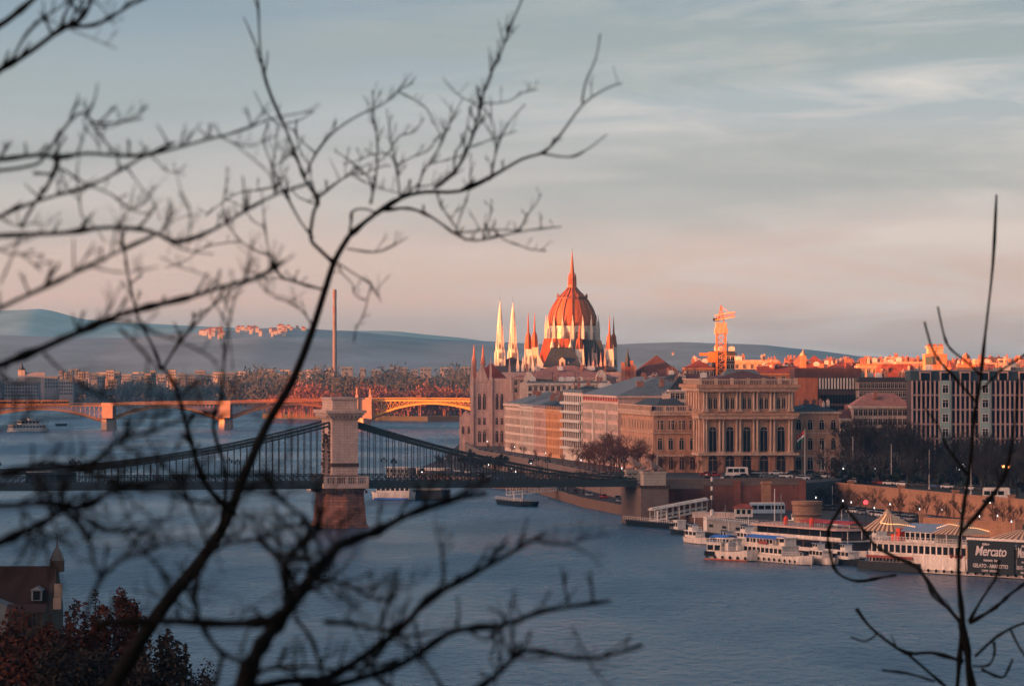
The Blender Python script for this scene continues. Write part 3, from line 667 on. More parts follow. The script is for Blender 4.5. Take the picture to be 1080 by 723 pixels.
# ---- second row roofs just behind (seen over the first row)
def clutter(parent, Lx, D, z_, n, seed):
    rr = random.Random(seed)
    for i in range(n):
        x, y = rr.uniform(1, Lx - 1), rr.uniform(1, D - 1); k = rr.random()
        if k < .5: chimney(parent, x, y, z_, rr.uniform(.7, 1.4), rr.uniform(1.2, 2.6), rr.uniform(1, 3), CREAM if rr.random() < .5 else BRICKC)
        elif k < .8: MB().box(x - 1.2, x + 1.2, y - 1, y + 1, z_, z_ + 1.6).box(x - .7, x + .7, y - .6, y + .6, z_ + 1.6, z_ + 1.9).build('rooftop_unit', WHITE, parent)
        else: MB().tube([(x, y, z_), (x, y, z_ + 4)], .08, 4).beam((x - .8, y, z_ + 3.6), (x + .8, y, z_ + 3.6), .06, .06).beam((x - .5, y, z_ + 3.1), (x + .5, y, z_ + 3.1), .06, .06).build('aerial', DARKMETAL, parent)
def block(pxa, pxb, Y, ytop, D, wall, roof, label, rows=2, nwin=6, skew=0, chim=3, z0=7.9, cl=0, seed=0, name='apartment_building', cat='building', kind='plain', group=None, ww=1.3):
    xa, xb = gx(pxa, Y), gx(pxb, Y + skew); zt = gz(ytop, Y); rh = roof[1]
    ze = zt - rh; rw = [('f', ze - z0 - 3.2 * (k + 1), ww, 2.0, nwin, kind) for k in range(rows)] + [('l', ze - z0 - 3.2 * (k + 1), 1.2, 2.0, max(2, int(D / 5)), kind) for k in range(rows)]
    b_ = building(name, label, cat, (xa, Y), (xb, Y + skew), D, z0, ze, wall, rw, roof, True, (), chim, seed=seed, group=group)
    if cl: clutter(b_, (Vector((xb, Y + skew)) - Vector((xa, Y))).length, D, zt - z0 - (0 if roof[0] == 'flat' else rh * .4), cl, seed)
    return b_
block(541, 640, 1850, 385.5, 34, wallm('faded_pink_plaster', (.5, .34, .28)), ('hip', 5.2, PINKTILE), 'long house with faded pink hip roof in front of the domed palace', 2, 16, -6, 3, cl=6, seed=21)
block(556, 640, 1805, 402, 24, PALE, ('flat', .8, ZINC), 'low pale annex under the faded pink roof', 2, 14, 0, 0, cl=14, seed=22)
block(592, 648, 1720, 407, 26, GREYR, ('hip', 2.5, SLATE), 'dark slate roofed courtyard house with glass skylight', 1, 8, 0, 2, cl=8, seed=23)
block(630, 720, 1640, 409, 30, GREYR, ('flat', 1, SLATE), 'broad grey flat roofed block crowded with white rooftop units', 1, 12, 0, 2, cl=22, seed=24)
block(662, 727, 1560, 417, 26, PALE, ('gable', 2.5, ZINC), 'low grey metal roof just behind the side wing of the arcaded palace', 1, 9, 0, 1, cl=8, seed=25)
# gabled pale attic fronts
for px, Y, yt, lab in ((558, 1835, 392, 'small pale stepped gable at the near end of the faded pink roof'), (634, 1835, 390, 'small pale stepped gable at the far end of the faded pink roof')):
    t_ = thing('stepped_gable_house', lab, 'building', (gx(px, Y), Y, 7.9)); zt = gz(yt, Y) - 7.9
    MB().extr([(-4, 0), (4, 0), (4, zt - 5), (2.4, zt - 4.2), (2.0, zt - 2), (.8, zt), (-.8, zt), (-2.0, zt - 2), (-2.4, zt - 4.2), (-4, zt - 5)], 0, 9).build('wall', CREAM, t_)
    put('window', window_mesh(.9, 1.6, 'arch'), t_, (0, 0, zt - 5.2)); MB().extr([(-4.2, zt - 5.3), (4.2, zt - 5.3), (0, zt - 1.5)], 9, 16).build('roof', SLATE, t_)

# ---- gothic facade block beside the river
gb = building('gothic_building', 'pink gothic stone building with paired lancet windows and pinnacles at the river edge', 'building', (gx(499, 1655), 1655), (gx(537, 1655), 1655), 46, 6, 37.2, GOTH, (), None, False)
GL = gx(537, 1655) - gx(499, 1655)
for cx in (3.6, 10.4):
    for dx in (-.95, .95): put('window', window_mesh(1.1, 6.2, 'gothic', GOTH), gb, (cx + dx, 0, 20.5))
    for dx in (-1.0, 1.0): put('window', window_mesh(.9, 2.6, 'plain', GOTH), gb, (cx + dx, 0, 14.6))
    for dx in (-.95, .95): put('window', window_mesh(1.1, 4.4, 'gothic', GOTH), gb, (cx + dx, 0, 7.8))
    put('window', window_mesh(2.6, 2.2, 'gothic', GOTH), gb, (cx, 0, 3.0))
for k in range(6):
    for z_, hh in ((20.5, 6), (7.8, 4.4)): put('window', window_mesh(1.2, hh, 'gothic', GOTH), gb, (0, 5 + k * 7, z_), -math.pi / 2)
for x in (-.3, 7, GL + .3):
    MB().box(x - .7, x + .7, -.9, .4, 0, 33).box(x - .5, x + .5, -.7, .3, 33, 36, .1, .1).lathe([(.6, 36), (.1, 40), (.02, 41)], 4, x, -.2, math.pi / 4).build('buttress', GOTH, gb)
MB().extr([(.6, 31.2), (6.4, 31.2), (3.5, 38.5)], -.3, .5).build('gable', GOTH, gb)
MB().box(7.5, GL, -.2, 0, 28.6, 29.6).box(7.5, GL, -.25, .1, 31.2, 32.6).build('parapet', GOTH, gb)
band(gb, GL, 46, 12.6, 13.1, .3, GOTH, 'string_course'); band(gb, GL, 46, 27.4, 27.9, .3, GOTH, 'string_course')
MB().hip(0, GL, 4, 46, 31.2, 7.5).build('roof', REDTILE, gb)
for x in (.5, 4.0): 
    MB().box(x - .9, x + .9, 2, 3.8, 31.2, 38).lathe([(1.1, 38), (.5, 41), (.12, 45), (.02, 46)], 6, x, 2.9).build('turret', mat('rusty_turret_stone', (.42, .18, .12), .9), gb)
MB().box(-5.2, -.1, 6, 30, 0, 17).gable(-5.4, -.1, 6, 30, 17, 3, 'y').build('side_wing', GOTH, gb)
for k in range(4): put('window', window_mesh(.9, 2.6, 'gothic', GOTH), gb, (-5.2, 9 + k * 5, 10), -math.pi / 2)
for k in range(2): put('window', window_mesh(.9, 3.0, 'gothic', GOTH), gb, (-3.8 + k * 2.2, 6, 11), 0)

gb.location = (gx(498.5, 1850), 1850, .96); gb.rotation_euler = (0, 0, 0); gb.scale = (1.1186,) * 3

# ================================================================ domed palace (parliament)
PY = 2255; px0 = gx(603.5, PY)
WSTONE = wallm('white_tower_stone', (.82, .75, .64), .2, .2); DRED = mat('oxide_red_dome_tile', (.44, .105, .035), .6, .2, .5, streak=.2); RIBM = mat('dark_dome_rib', (.16, .05, .04), .6, .3)
SPIREM = mat('rusty_spire_copper', (.42, .11, .06), .6, .3, .6)
pl = thing('domed_palace', 'vast gothic revival palace with a red ribbed dome and rows of pinnacled turrets', 'palace', (px0, PY, 8), R(0))
def rel(py): return gz(py, PY) - 8
def rx(px): return gx(px, PY) - px0
def pinnacle(b_, x, y, z0, z1, r_, n=4, t_=.35):
    b_.box(x - r_, x + r_, y - r_, y + r_, z0, z0 + (z1 - z0) * t_); b_.lathe([(r_ * 1.35, z0 + (z1 - z0) * t_), (r_ * .5, z0 + (z1 - z0) * .65), (.06, z1)], n, x, y, math.pi / 4)
# body
MB().box(-52, 28, -30, 60, 0, rel(392)).build('wall', GOTH, pl)
rf = MB(); rf.hip(-50, -14, -28, 60, rel(392), 8).hip(-24, 24, -26, 40, rel(390), 10); rf.build('roof', SLATE, pl)
# cross-roof of red tiles below the dome
rr_ = MB(); a0, a1 = rel(390), rel(357)
rr_.extr([(-19.5, a0), (-2, a0), (-2, a1), (-15, a1)], -24, -2); rr_.build('nave_roof', DRED, pl)
rr_ = MB(); rr_.extr([(2, a0), (19, a0), (15, a1 - 1), (2, a1)], -20, -2); rr_.build('transept_roof', SLATE, pl)
# drum with arcade
NR = 16; Rd = 12.6
MB().lathe([(Rd + 1.2, rel(372)), (Rd + 1.2, rel(361)), (Rd + .2, rel(361)), (Rd + .2, rel(345)), (Rd + .5, rel(345)), (Rd + .5, rel(343.5))], 32).build('drum', WSTONE, pl)
for i in range(NR):
    a = 2 * math.pi * (i + .5) / NR
    w_ = put('window', window_mesh(2.0, 5.2, 'gothic', WSTONE, mat('amber_drum_glass', (.2, .09, .05), .3)), pl, ((Rd + .25) * math.cos(a), (Rd + .25) * math.sin(a), rel(360)), a + math.pi / 2)  # one amber brown for all drum panes
for i in range(NR):
    a = 2 * math.pi * i / NR; b_ = MB(); x, y = (Rd + 1.4) * math.cos(a), (Rd + 1.4) * math.sin(a)
    b_.box(x - .75, x + .75, y - .75, y + .75, rel(372), rel(346)); pinnacle(b_, x, y, rel(346), rel(332), .55); b_.build('pinnacle', WSTONE, pl)
zb, zt = rel(344.5), rel(303.4)
prof_ = [(p_ / 1.99, rel(y_)) for p_, y_ in ((25.0, 344.5), (25.4, 341), (25.2, 337), (24.3, 332.4), (22.7, 327.5), (20.3, 322.7), (17.2, 317.8), (14.3, 314), (11.6, 311), (8.4, 308), (6.2, 305.6), (4.6, 303.4))]
dm = MB().lathe(prof_, 64).build('dome', DRED, pl, smooth=True)
for i in range(NR):
    a = 2 * math.pi * i / NR; MB().tube([((r_ + .12) * math.cos(a), (r_ + .12) * math.sin(a), z_) for r_, z_ in prof_], .34, 5).build('rib', RIBM, dm)
kz = prof_[7]
MB().lathe([(kz[0] + .1, kz[1] - .8), (kz[0] + .9, kz[1] - .6), (kz[0] + .9, kz[1] + .4), (kz[0] - .1, kz[1] + .5)], 16).build('gallery', RIBM, dm)
for i in range(NR): a = 2 * math.pi * i / NR; MB().lathe([(.3, kz[1] + .3), (.25, kz[1] + 1.6), (.02, kz[1] + 2.6)], 4, (kz[0] + .7) * math.cos(a), (kz[0] + .7) * math.sin(a)).build('finial', RIBM, dm)
ln = MB().lathe([(2.4, zt - .4), (2.3, rel(300)), (1.3, rel(299.5)), (1.2, rel(293)), (2.0, rel(292.6)), (1.9, rel(291.5)), (1.35, rel(289.5)), (.95, rel(284)), (.6, rel(276)), (.3, rel(269)), (.06, rel(264))], 8).build('lantern', SPIREM, pl)
for i in range(8):
    a = 2 * math.pi * i / 8; MB().tube([(2.0 * math.cos(a), 2.0 * math.sin(a), rel(300)), (1.9 * math.cos(a), 1.9 * math.sin(a), rel(292)), (1.7 * math.cos(a), 1.7 * math.sin(a), rel(287.5))], [.32, .3, .05], 4).build('colonnette', SPIREM, ln)
MB().tube([(0, 0, rel(265)), (0, 0, rel(261))], .06, 4).beam((-.6, 0, rel(263)), (.6, 0, rel(263)), .1, .1).build('finial', DARKMETAL, ln)
# turrets with tall cones: (px tip, py tip, y shoulder, y base, half width px, stone, cone, y offset)
def turret(px, ytip, ysh, ybase, hw, oy, cone=DRED, st=WSTONE):
    x = rx(px); r_ = hw / 1.99; t_ = MB(); t_.box(x - r_ * .9, x + r_ * .9, oy - r_, oy + r_, rel(396), rel(ysh) - 0)
    for sx_ in (-1, 1):
        for sy in (-1, 1): pinnacle(t_, x + sx_ * r_, oy + sy * r_, rel(ybase), rel(ysh - 5), .35)
    tt = t_.build('turret', st, pl)
    for dx in (-.45, .45): put('window', window_mesh(.6, 3.2, 'gothic', st), tt, (x + dx * r_, oy - r_, rel(ybase - 3)))
    MB().lathe([(r_ * 1.1, rel(ysh)), (r_ * .75, rel(ysh) + (rel(ytip) - rel(ysh)) * .35), (r_ * .32, rel(ysh) + (rel(ytip) - rel(ysh)) * .45), (r_ * .12, rel(ytip) - 3), (.05, rel(ytip))], 8, x, oy).build('cone_roof', cone, tt)
turret(557, 329, 368, 384, 3.8, -22); turret(564, 329, 366, 384, 3.6, 16); turret(610.5, 341, 368, 385, 4.2, -22)
turret(642, 333, 368, 388, 3.8, -18); turret(648, 333, 366, 388, 3.4, 16); turret(626, 352, 372, 388, 2.6, -20, SLATE, GOTH)
turret(582, 350, 368, 386, 2.0, -25, WSTONE); turret(601, 352, 370, 386, 2.0, -25, WSTONE); turret(634, 356, 376, 392, 2.0, 10, SLATE, GOTH)
turret(589, 356, 372, 386, 1.6, -25, WSTONE)
for k in range(7):
    b_ = MB(); x = rx(616 + k * 4.2); pinnacle(b_, x, -23 + k * .5, rel(392), rel(376 - (k % 3) * 5), .7); b_.build('pinnacle', GOTH, pl)
for (xa, ya, xb, yb) in ((624, 358, 636, 382), (621, 360, 631, 384)): MB().beam((rx(xa), -10, rel(ya)), (rx(xb), -10, rel(yb)), .8, 1.0).build('flying_buttress', PALE, pl)
# two slender white spires at the river end, with open stages
def spire(px, ytip, hw, oy):
    x = rx(px); r_ = hw / 1.99; s_ = MB(); zb_, zt_ = rel(398), rel(ytip)
    s_.lathe([(r_ * 1.25, zb_), (r_ * 1.15, rel(372)), (r_ * .85, rel(366)), (r_ * .62, rel(346)), (r_ * .35, rel(330)), (.12, zt_ - 1), (.04, zt_)], 8, x, oy, math.pi / 8)
    o = s_.build('white_spire', WSTONE, pl)
    for i in range(4):
        a = math.pi / 4 + math.pi / 2 * i; b_ = MB(); pinnacle(b_, x + r_ * 1.2 * math.cos(a), oy + r_ * 1.2 * math.sin(a), rel(392), rel(360), .5); pinnacle(b_, x + r_ * .8 * math.cos(a), oy + r_ * .8 * math.sin(a), rel(368), rel(343), .35); b_.build('corner_pinnacle', WSTONE, o)
    for z_ in (388, 378, 368): put('window', window_mesh(.9, 3.4, 'gothic', WSTONE), o, (x, oy - r_ * 1.17, rel(z_)))
    MB().tube([(x, oy, zt_ - .5), (x, oy, zt_ + 2.6)], .07, 4).build('finial', DARKMETAL, o)
spire(527.5, 317, 5.4, -18); spire(541, 318, 5.4, 4)
for k in range(5):
    b_ = MB(); x = rx(546 + k * 5.2); pinnacle(b_, x, -27, rel(392), rel(372 + (k % 2) * 4), .8); b_.build('pinnacle', WSTONE, pl)
MB().extr([(rx(566), rel(388)), (rx(575), rel(388)), (rx(566), rel(371))], -29, -27).build('gable', WSTONE, pl)
# slate-roofed ministry in front of the palace
sb = thing('slate_roofed_hall', 'steep dark slate pyramid roof of a hall standing before the red dome', 'building', (gx(593, 2060), 2060, 8)); z_ = gz(387, 2060) - 8; zt = gz(367, 2060) - 8; hw = 20.5 * 2060 / F
MB().box(-hw + .8, hw - .8, 0, 18, 0, z_).build('wall', PALE, sb); b_ = MB(); b_.box(-hw, hw, -.5, 18.5, z_, zt, hw * .42, 6)
b_.build('roof', SLATE, sb); rg = MB()
for k in range(9): rg.lathe([(.16, zt), (.14, zt + .8), (.02, zt + 1.3)], 4, -hw * .55 + k * hw * 1.1 / 8, 6)
rg.box(-hw * .58, hw * .58, 5.9, 6.1, zt, zt + .3); rg.build('ridge_crest', DARKMETAL, sb)
MB().box(-1.4, 1.4, -.2, 3, z_, z_ + 3.2).gable(-1.6, 1.6, -.4, 3.2, z_ + 3.2, 1.6, 'y').build('dormer', PALE, sb); put('window', window_mesh(.9, 2.0, 'arch'), sb, (0, -.2, z_ + .6)); MB().lathe([(.5, z_), (.5, z_ + 2), (.1, z_ + 3)], 6, 3, 1).build('finial', PALE, sb)
# dark turret and red-brown hipped roof to the east
tq = thing('dark_turret', 'thin dark pointed turret beside the brown hipped roof', 'tower', (gx(662, 1900), 1900, 8))
MB().box(-1.2, 1.2, -1.2, 1.2, 0, gz(386, 1900) - 8).build('shaft', REDBR, tq); MB().lathe([(1.7, gz(386, 1900) - 8), (1.1, gz(379, 1900) - 8), (.3, gz(372, 1900) - 8), (.04, gz(366, 1900) - 8)], 8).build('cone_roof', SLATE, tq)
for px, yt in ((657, 382), (666, 380), (669, 385)):
    MB().box(gx(px, 1900) - gx(662, 1900) - .8, gx(px, 1900) - gx(662, 1900) + .8, -1, 1, 20, gz(yt, 1900) - 8).build('chimney_stack', BRICKC, tq)
hb = block(665, 722, 1900, 374.5, 30, GREYR, ('hip', 9.5, BROWNROOF), 'house under a broad red brown hipped roof with small dormers', 1, 10, 0, 0, seed=31)
for k in range(3):
    d_ = MB().box(6 + k * 5, 7.6 + k * 5, 2.2, 5, 27, 28.4).gable(5.8 + k * 5, 7.8 + k * 5, 2, 5, 28.4, .7, 'y')
for px in (691, 695): MB().lathe([(.35, 30.5), (.25, 34), (.03, 40 - (px - 691) * .3)], 6, gx(px, 1900) - gx(665, 1900), 15).build('spirelet', DARKMETAL, hb)
block(716, 748, 1520, 394, 22, DARKW, ('gable', 3.5, BROWNROOF), 'dark brown pitched roof tucked behind the tall arcaded palace', 1, 6, 0, 2, cl=4, seed=33)
gs = block(707, 727, 1500, 396, 14, PALE, ('gabley', 5, SLATE), 'small house with a steep white edged gable beside the arcaded palace', 2, 4, 0, 1, cl=3, seed=34)

# ================================================================ arcaded palace (academy)
Y0 = 1429; p0 = (63.8, Y0); p1 = (95.0, Y0 + 3.8); loc, rz, AL = frame(p0, p1, 8.0); rz_ = R(6.8)
ac = thing('arcaded_palace', 'neo renaissance stone palace with tall arched windows between columns on the square', 'palace', loc, rz_); AD = 34
def az(py): return gz(py, Y0) - 8.0
MB().box(0, AL, 0, AD, 0, az(405)).build('wall', ACAD, ac)
bays = [3.8, 9.6, 15.4, 21.2, 27.1]
for x in bays:
    put('window', window_mesh(3.0, 5.6, 'arch', ACAD, mat('dark_doorway', (.01, .012, .015), .5)), ac, (x, 0, .4))
    put('window', window_mesh(2.5, 8.4, 'arch', ACADL), ac, (x, 0, az(476)))
    for dx in (-.85, .85): put('window', window_mesh(1.1, 3.9, 'arch', ACADL), ac, (x + dx, 0, az(431)))
    MB().box(x - 2.1, x - 1.75, -.3, 0, az(432), az(416)).box(x + 1.75, x + 2.1, -.3, 0, az(432), az(416)).box(x - 2.1, x + 2.1, -.35, 0, az(416), az(415)).build('window_surround', ACADL, ac)
def column(b_, x, y, z0, z1, r_):
    b_.box(x - r_ * 1.5, x + r_ * 1.5, y - r_ * 1.4, y + r_ * 1.4, z0, z0 + .7); b_.lathe([(r_, z0 + .7), (r_ * .85, z1 - .8), (r_ * 1.4, z1 - .3), (r_ * 1.4, z1)], 10, x, y)
for x in [.7, 1.6] + [v + d for v in (6.7, 12.5, 18.3, 24.1) for d in (-.62, .62)] + [AL - 1.6, AL - .7]:
    for (ya, yb) in ((478, 441), (434, 412)): b_ = MB(); column(b_, x, -.75, az(ya), az(yb), .42); b_.build('column', ACADL, ac, smooth=False)
for k in range(6):
    for z_, w_, hh, kd in ((az(431), 1.0, 3.8, 'arch'), (az(474), 1.8, 6.6, 'arch'), (1, 2.2, 4.6, 'arch')): put('window', window_mesh(w_, hh, kd, ACADL), ac, (0, 3.5 + k * 5.4, z_), -math.pi / 2)
    for (ya, yb) in ((478, 441), (434, 412)): b_ = MB(); column(b_, -.6, 1 + k * 5.4, az(ya), az(yb), .4); b_.build('column', ACADL, ac)
for z0, z1, o in ((az(480), az(477.5), 1.5), (az(441), az(438), 1.3), (az(438), az(435.5), 1.7), (az(412), az(409), 1.3), (az(409), az(405.5), 2.0)): band(ac, AL, AD, z0, z1, o, ACADL if o < 1.6 else ACAD)
dn = MB()
for k in range(38): dn.box(k * AL / 38, k * AL / 38 + .4, -1.9, -1.2, az(441) - .5, az(441)); dn.box(k * AL / 38, k * AL / 38 + .4, -1.9, -1.2, az(412) - .45, az(412))
dn.build('dentils', ACAD, ac)
bl = MB(); zt = az(399.5); zb = az(405)
bl.box(-1.2, AL + 1.2, -1.2, -.7, zt - .4, zt).box(-1.2, -.7, -1.2, AD, zt - .4, zt).box(AL + .7, AL + 1.2, -1.2, AD, zt - .4, zt)
for k in range(7): x = -1.2 + k * (AL + 1.2) / 6; bl.box(x, x + 1.1, -1.3, -.4, zb, zt + .3)
for k in range(60): x = -.9 + k * (AL + 1.8) / 60; bl.box(x, x + .2, -1.05, -.85, zb, zt - .4)
for k in range(50): y = -.9 + k * (AD) / 50; bl.box(-1.05, -.85, y, y + .2, zb, zt - .4)
bl.build('balustrade', ACADL, ac)
MB().box(1.5, AL - 1, 2, AD - 3, zb, zb + .8).hip(1.5, AL - 1, 2, AD - 3, zb + .8, 3.7, 10).build('roof', BROWNROOF, ac); MB().box(9, AL - 8.5, 12, 18, zb + 2.6, zb + 5.0, 2.2, 2.2).build('skylight', ZINC, ac)
for k in range(4): xm = (bays[k] + bays[k + 1]) / 2; MB().box(xm - .9, xm + .9, -.5, 0, 0, az(481)).box(xm - 1.1, xm + 1.1, -.65, 0, az(481) - .5, az(481)).build('pilaster', wallm('rusticated_pier_stone', (.42, .20, .13)), ac)
# side wing, front and river side
wp = [(47.8, 1440), (62.4, 1441.5), (62, 1505), (38.6, 1505)]
wg = thing('palace_side_wing', 'lower stone wing with twin windows and balustrade attached to the arcaded palace', 'palace', (47.8, 1440, 8))
lw = [(x - 47.8, y - 1440) for x, y in wp]; wz = lambda py: gz(py, 1440) - 8
MB().prism(lw, 0, wz(434)).build('wall', ACAD, wg)
for (z0, z1, s_) in ((wz(437), wz(434), 1.05), (wz(481), wz(478), 1.03), (wz(457), wz(455.5), 1.02)): MB().prism(lw, z0, z1).build('cornice', ACADL, wg).scale = (1, 1, 1)
for z0, z1, o in ((wz(438), wz(435), .9), (wz(435), wz(433), 1.3), (wz(481), wz(479), .7), (wz(457), wz(456), .5)):
    c_ = MB(); 
    for (ax, ay), (bx, by) in ((lw[0], lw[1]), (lw[3], lw[0])): c_.beam((ax, ay, (z0 + z1) / 2), (bx, by, (z0 + z1) / 2), o * 2, z1 - z0)
    c_.build('string_course', ACADL, wg)
for k in range(4):
    x = 2.3 + k * 3.7
    put('window', window_mesh(1.7, 4.2, 'arch', ACAD, mat('dark_doorway', (.01, .012, .015))), wg, (x, x * .1, 1)); put('window', window_mesh(1.5, 4.0, 'arch', ACADL), wg, (x, x * .1 - .02, wz(474)))
    for dx in (-.75, .75): put('window', window_mesh(.95, 3.2, 'plain', ACADL), wg, (x + dx, x * .1 - .02, wz(453)))
dv = Vector((lw[0][0] - lw[3][0], lw[0][1] - lw[3][1])); a_ = math.atan2(dv.y, dv.x); Lw = dv.length
for k in range(12):
    t_ = (k + .5) / 12; x, y = lw[3][0] + dv.x * t_, lw[3][1] + dv.y * t_
    for z_, w_, hh in ((1.2, 1.8, 4), (wz(474), 1.6, 4.0), (wz(453), 1.6, 3.2)): put('window', window_mesh(w_, hh, 'arch', ACADL), wg, (x, y, z_), a_)
c_ = MB(); zt = wz(427.5); zb = wz(433)
for (ax, ay), (bx, by) in ((lw[0], lw[1]), (lw[3], lw[0])):
    c_.beam((ax, ay, zt - .2), (bx, by, zt - .2), .6, .4)
    n = int(math.hypot(bx - ax, by - ay) / .55)
    for k in range(n + 1): x, y = ax + (bx - ax) * k / n, ay + (by - ay) * k / n; q_ = .45 if k % 7 == 0 else .1; c_.box(x - q_, x + q_, y - q_, y + q_, zb, zt - .2)
c_.build('balustrade', ACADL, wg)
MB().prism([(x * .9 + .5, y * .92 + 2) for x, y in lw], zb, wz(421), .45).build('roof', SLATE, wg)
chimney(wg, 5, 20, wz(424), 2.4, 2.6, 2, CREAM)
# east wing set back, in shade
building('palace_side_wing', 'shaded lower stone wing of the arcaded palace behind the flagpole', 'palace', (95.2, 1440), (111.0, 1442), 26, 8, gz(434, 1442), ACAD,
    [('f', wz(474), 1.5, 4, 4, 'arch', dict(fm=ACADL)), ('f', wz(453), 1.6, 3.4, 4, 'arch', dict(fm=ACADL)), ('f', 1, 1.8, 4.2, 4, 'arch')], ('hip', 2.5, SLATE), True, (wz(481), wz(457)), 2, trim=ACADL)
# ================================================================ east city blocks
DOORM = mat('dark_doorway', (.01, .012, .015))
# concrete hotel with vertical fins (extends past the right edge of the view)
HY = 1450; loc, rz, HL = frame((gx(962, HY), HY), (gx(1128, HY), HY), 8)
ht = thing('concrete_hotel', 'large modern block with pale vertical fins and dark dormered roof storey behind bare trees', 'building', loc, rz)
hx = lambda px: (px - 962) / F * HY; hzz = lambda py: gz(py, HY) - 8
FINM = wallm('pale_fin_concrete', (.50, .35, .31), .15, .2); GREENB = wallm('pale_green_bay', (.30, .42, .40), .15, .2); DKR = mat('dark_green_slate', (.03, .055, .06), .6, .3, .7)
MB().box(0, HL, 0, 22, 0, hzz(401)).build('wall', DARKW, ht)
segs = [(962, 990.5, 'f'), (991, 1002.5, 'g'), (1003, 1032.5, 'f'), (1033, 1044.5, 'g'), (1045, 1080, 'f'), (1080.5, 1092, 'g'), (1092.5, 1127, 'f')]
floor_y = [402, 417.3, 432.6, 447.9, 463.2, 478.5, 494]
for (pa, pb, k) in segs:
    xa, xb = hx(pa), hx(pb)
    if k == 'g':
        g_ = MB().box(xa, xb, -1.2, 0, 0, hzz(401)).build('stair_bay', GREENB, ht)
        for fy in floor_y[:-1]: put('window', window_mesh(1.9, 2.6, 'plain', WHITE), ht, ((xa + xb) / 2, -1.2, hzz(fy + 12)))
    else:
        n = int((pb - pa) / 4.4)
        for i in range(n + 1):
            x = xa + (xb - xa) * i / n; b_ = MB()
            for fy in floor_y[:-1]: b_.box(x - .32, x + .32, -.9, 0, hzz(fy + 14.2), hzz(fy), .08, 0)
            b_.box(x - .18, x + .18, -.6, 0, 0, hzz(401)); b_.build('fin', FINM, ht)
        for fy in floor_y[:-1]:
            MB().box(xa, xb, -.5, 0, hzz(fy + 15.2), hzz(fy + 13.6)).build('floor_band', FINM, ht)
            for i in range(n): x = xa + (xb - xa) * (i + .5) / n; MB().box(x - .45, x + .45, -.06, 0, hzz(fy + 13), hzz(fy + 1)).build('window', PANE, ht)
MB().box(-.4, HL + .4, .6, 22, hzz(401), hzz(391.5), 0, 1.2).build('roof_storey', DKR, ht)
MB().box(-.6, HL + .6, 1.4, 23, hzz(391.5), hzz(390.2)).box(30, HL, 4, 20, hzz(390.2), hzz(387.5)).build('roof', ZINC, ht)
for pc in (976, 997, 1018, 1038, 1058, 1080, 1101):
    x = hx(pc); wv = 1.9 if pc in (976,) else 1.75
    MB().box(x - wv, x - wv + .35, -.3, 2, hzz(400.5), hzz(393)).box(x + wv - .35, x + wv, -.3, 2, hzz(400.5), hzz(393)).box(x - wv, x + wv, -.3, 2, hzz(393), hzz(391.8)).build('dormer_frame', FINM, ht)
    MB().box(x - wv + .4, x + wv - .4, 0, 1.2, hzz(400.5), hzz(393.2)).build('dormer_window', PANE, ht)
clutter(ht, HL, 18, hzz(390.2), 10, 77)
# pale building with red tile roof
block(900, 962, 1470, 415, 20, CREAM, ('hip', 4.3, PINKTILE, 6), 'pale building with a dull red tile roof above the bare park trees', 5, 12, 0, 0, cl=2, seed=41)
block(887, 902, 1475, 432, 16, PALE, ('gable', 3, BROWNROOF), 'narrow low house with brown roof between the palace wing and the pale red roofed building', 4, 3, 0, 1, seed=42)
# dark ministry block with fins, its sunlit end painted on as an orange slab
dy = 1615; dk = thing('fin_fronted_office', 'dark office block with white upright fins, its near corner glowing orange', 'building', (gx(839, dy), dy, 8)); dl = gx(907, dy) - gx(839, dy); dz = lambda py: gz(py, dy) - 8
SUNLIT = wallm('painted_sunlit_orange', (.50, .16, .08)); 
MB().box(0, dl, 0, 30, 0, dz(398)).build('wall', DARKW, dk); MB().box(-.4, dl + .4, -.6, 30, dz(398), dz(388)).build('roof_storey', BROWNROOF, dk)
MB().box(-.3, 8.4, -.5, 0, 0, dz(398)).build('sunlit_patch', SUNLIT, dk)
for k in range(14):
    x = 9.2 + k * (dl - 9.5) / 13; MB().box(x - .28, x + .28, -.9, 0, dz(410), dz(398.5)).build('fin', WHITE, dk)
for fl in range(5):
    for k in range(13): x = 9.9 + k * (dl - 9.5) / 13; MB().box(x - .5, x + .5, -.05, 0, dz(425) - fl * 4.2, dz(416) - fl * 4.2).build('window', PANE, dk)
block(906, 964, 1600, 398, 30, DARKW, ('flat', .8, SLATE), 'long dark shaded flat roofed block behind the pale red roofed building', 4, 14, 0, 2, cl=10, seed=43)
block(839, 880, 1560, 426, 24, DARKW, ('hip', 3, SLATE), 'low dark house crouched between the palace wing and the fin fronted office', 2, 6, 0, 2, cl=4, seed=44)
# building with crane
LITW = wallm('orange_sunlit_plaster', (.62, .27, .13)); LITC = wallm('pale_sunlit_plaster', (.68, .42, .27))  # sunset orange put into both plaster colours
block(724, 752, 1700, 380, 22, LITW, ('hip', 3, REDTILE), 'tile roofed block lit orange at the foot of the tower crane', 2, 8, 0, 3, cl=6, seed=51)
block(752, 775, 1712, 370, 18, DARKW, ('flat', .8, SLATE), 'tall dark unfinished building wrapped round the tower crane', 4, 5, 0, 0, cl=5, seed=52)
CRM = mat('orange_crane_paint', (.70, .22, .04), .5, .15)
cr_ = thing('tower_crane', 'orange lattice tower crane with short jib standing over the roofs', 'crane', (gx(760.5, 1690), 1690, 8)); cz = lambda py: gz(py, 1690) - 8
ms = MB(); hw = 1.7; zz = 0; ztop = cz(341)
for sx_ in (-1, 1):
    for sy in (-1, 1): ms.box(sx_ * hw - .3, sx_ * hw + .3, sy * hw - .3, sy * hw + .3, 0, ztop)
k = 0
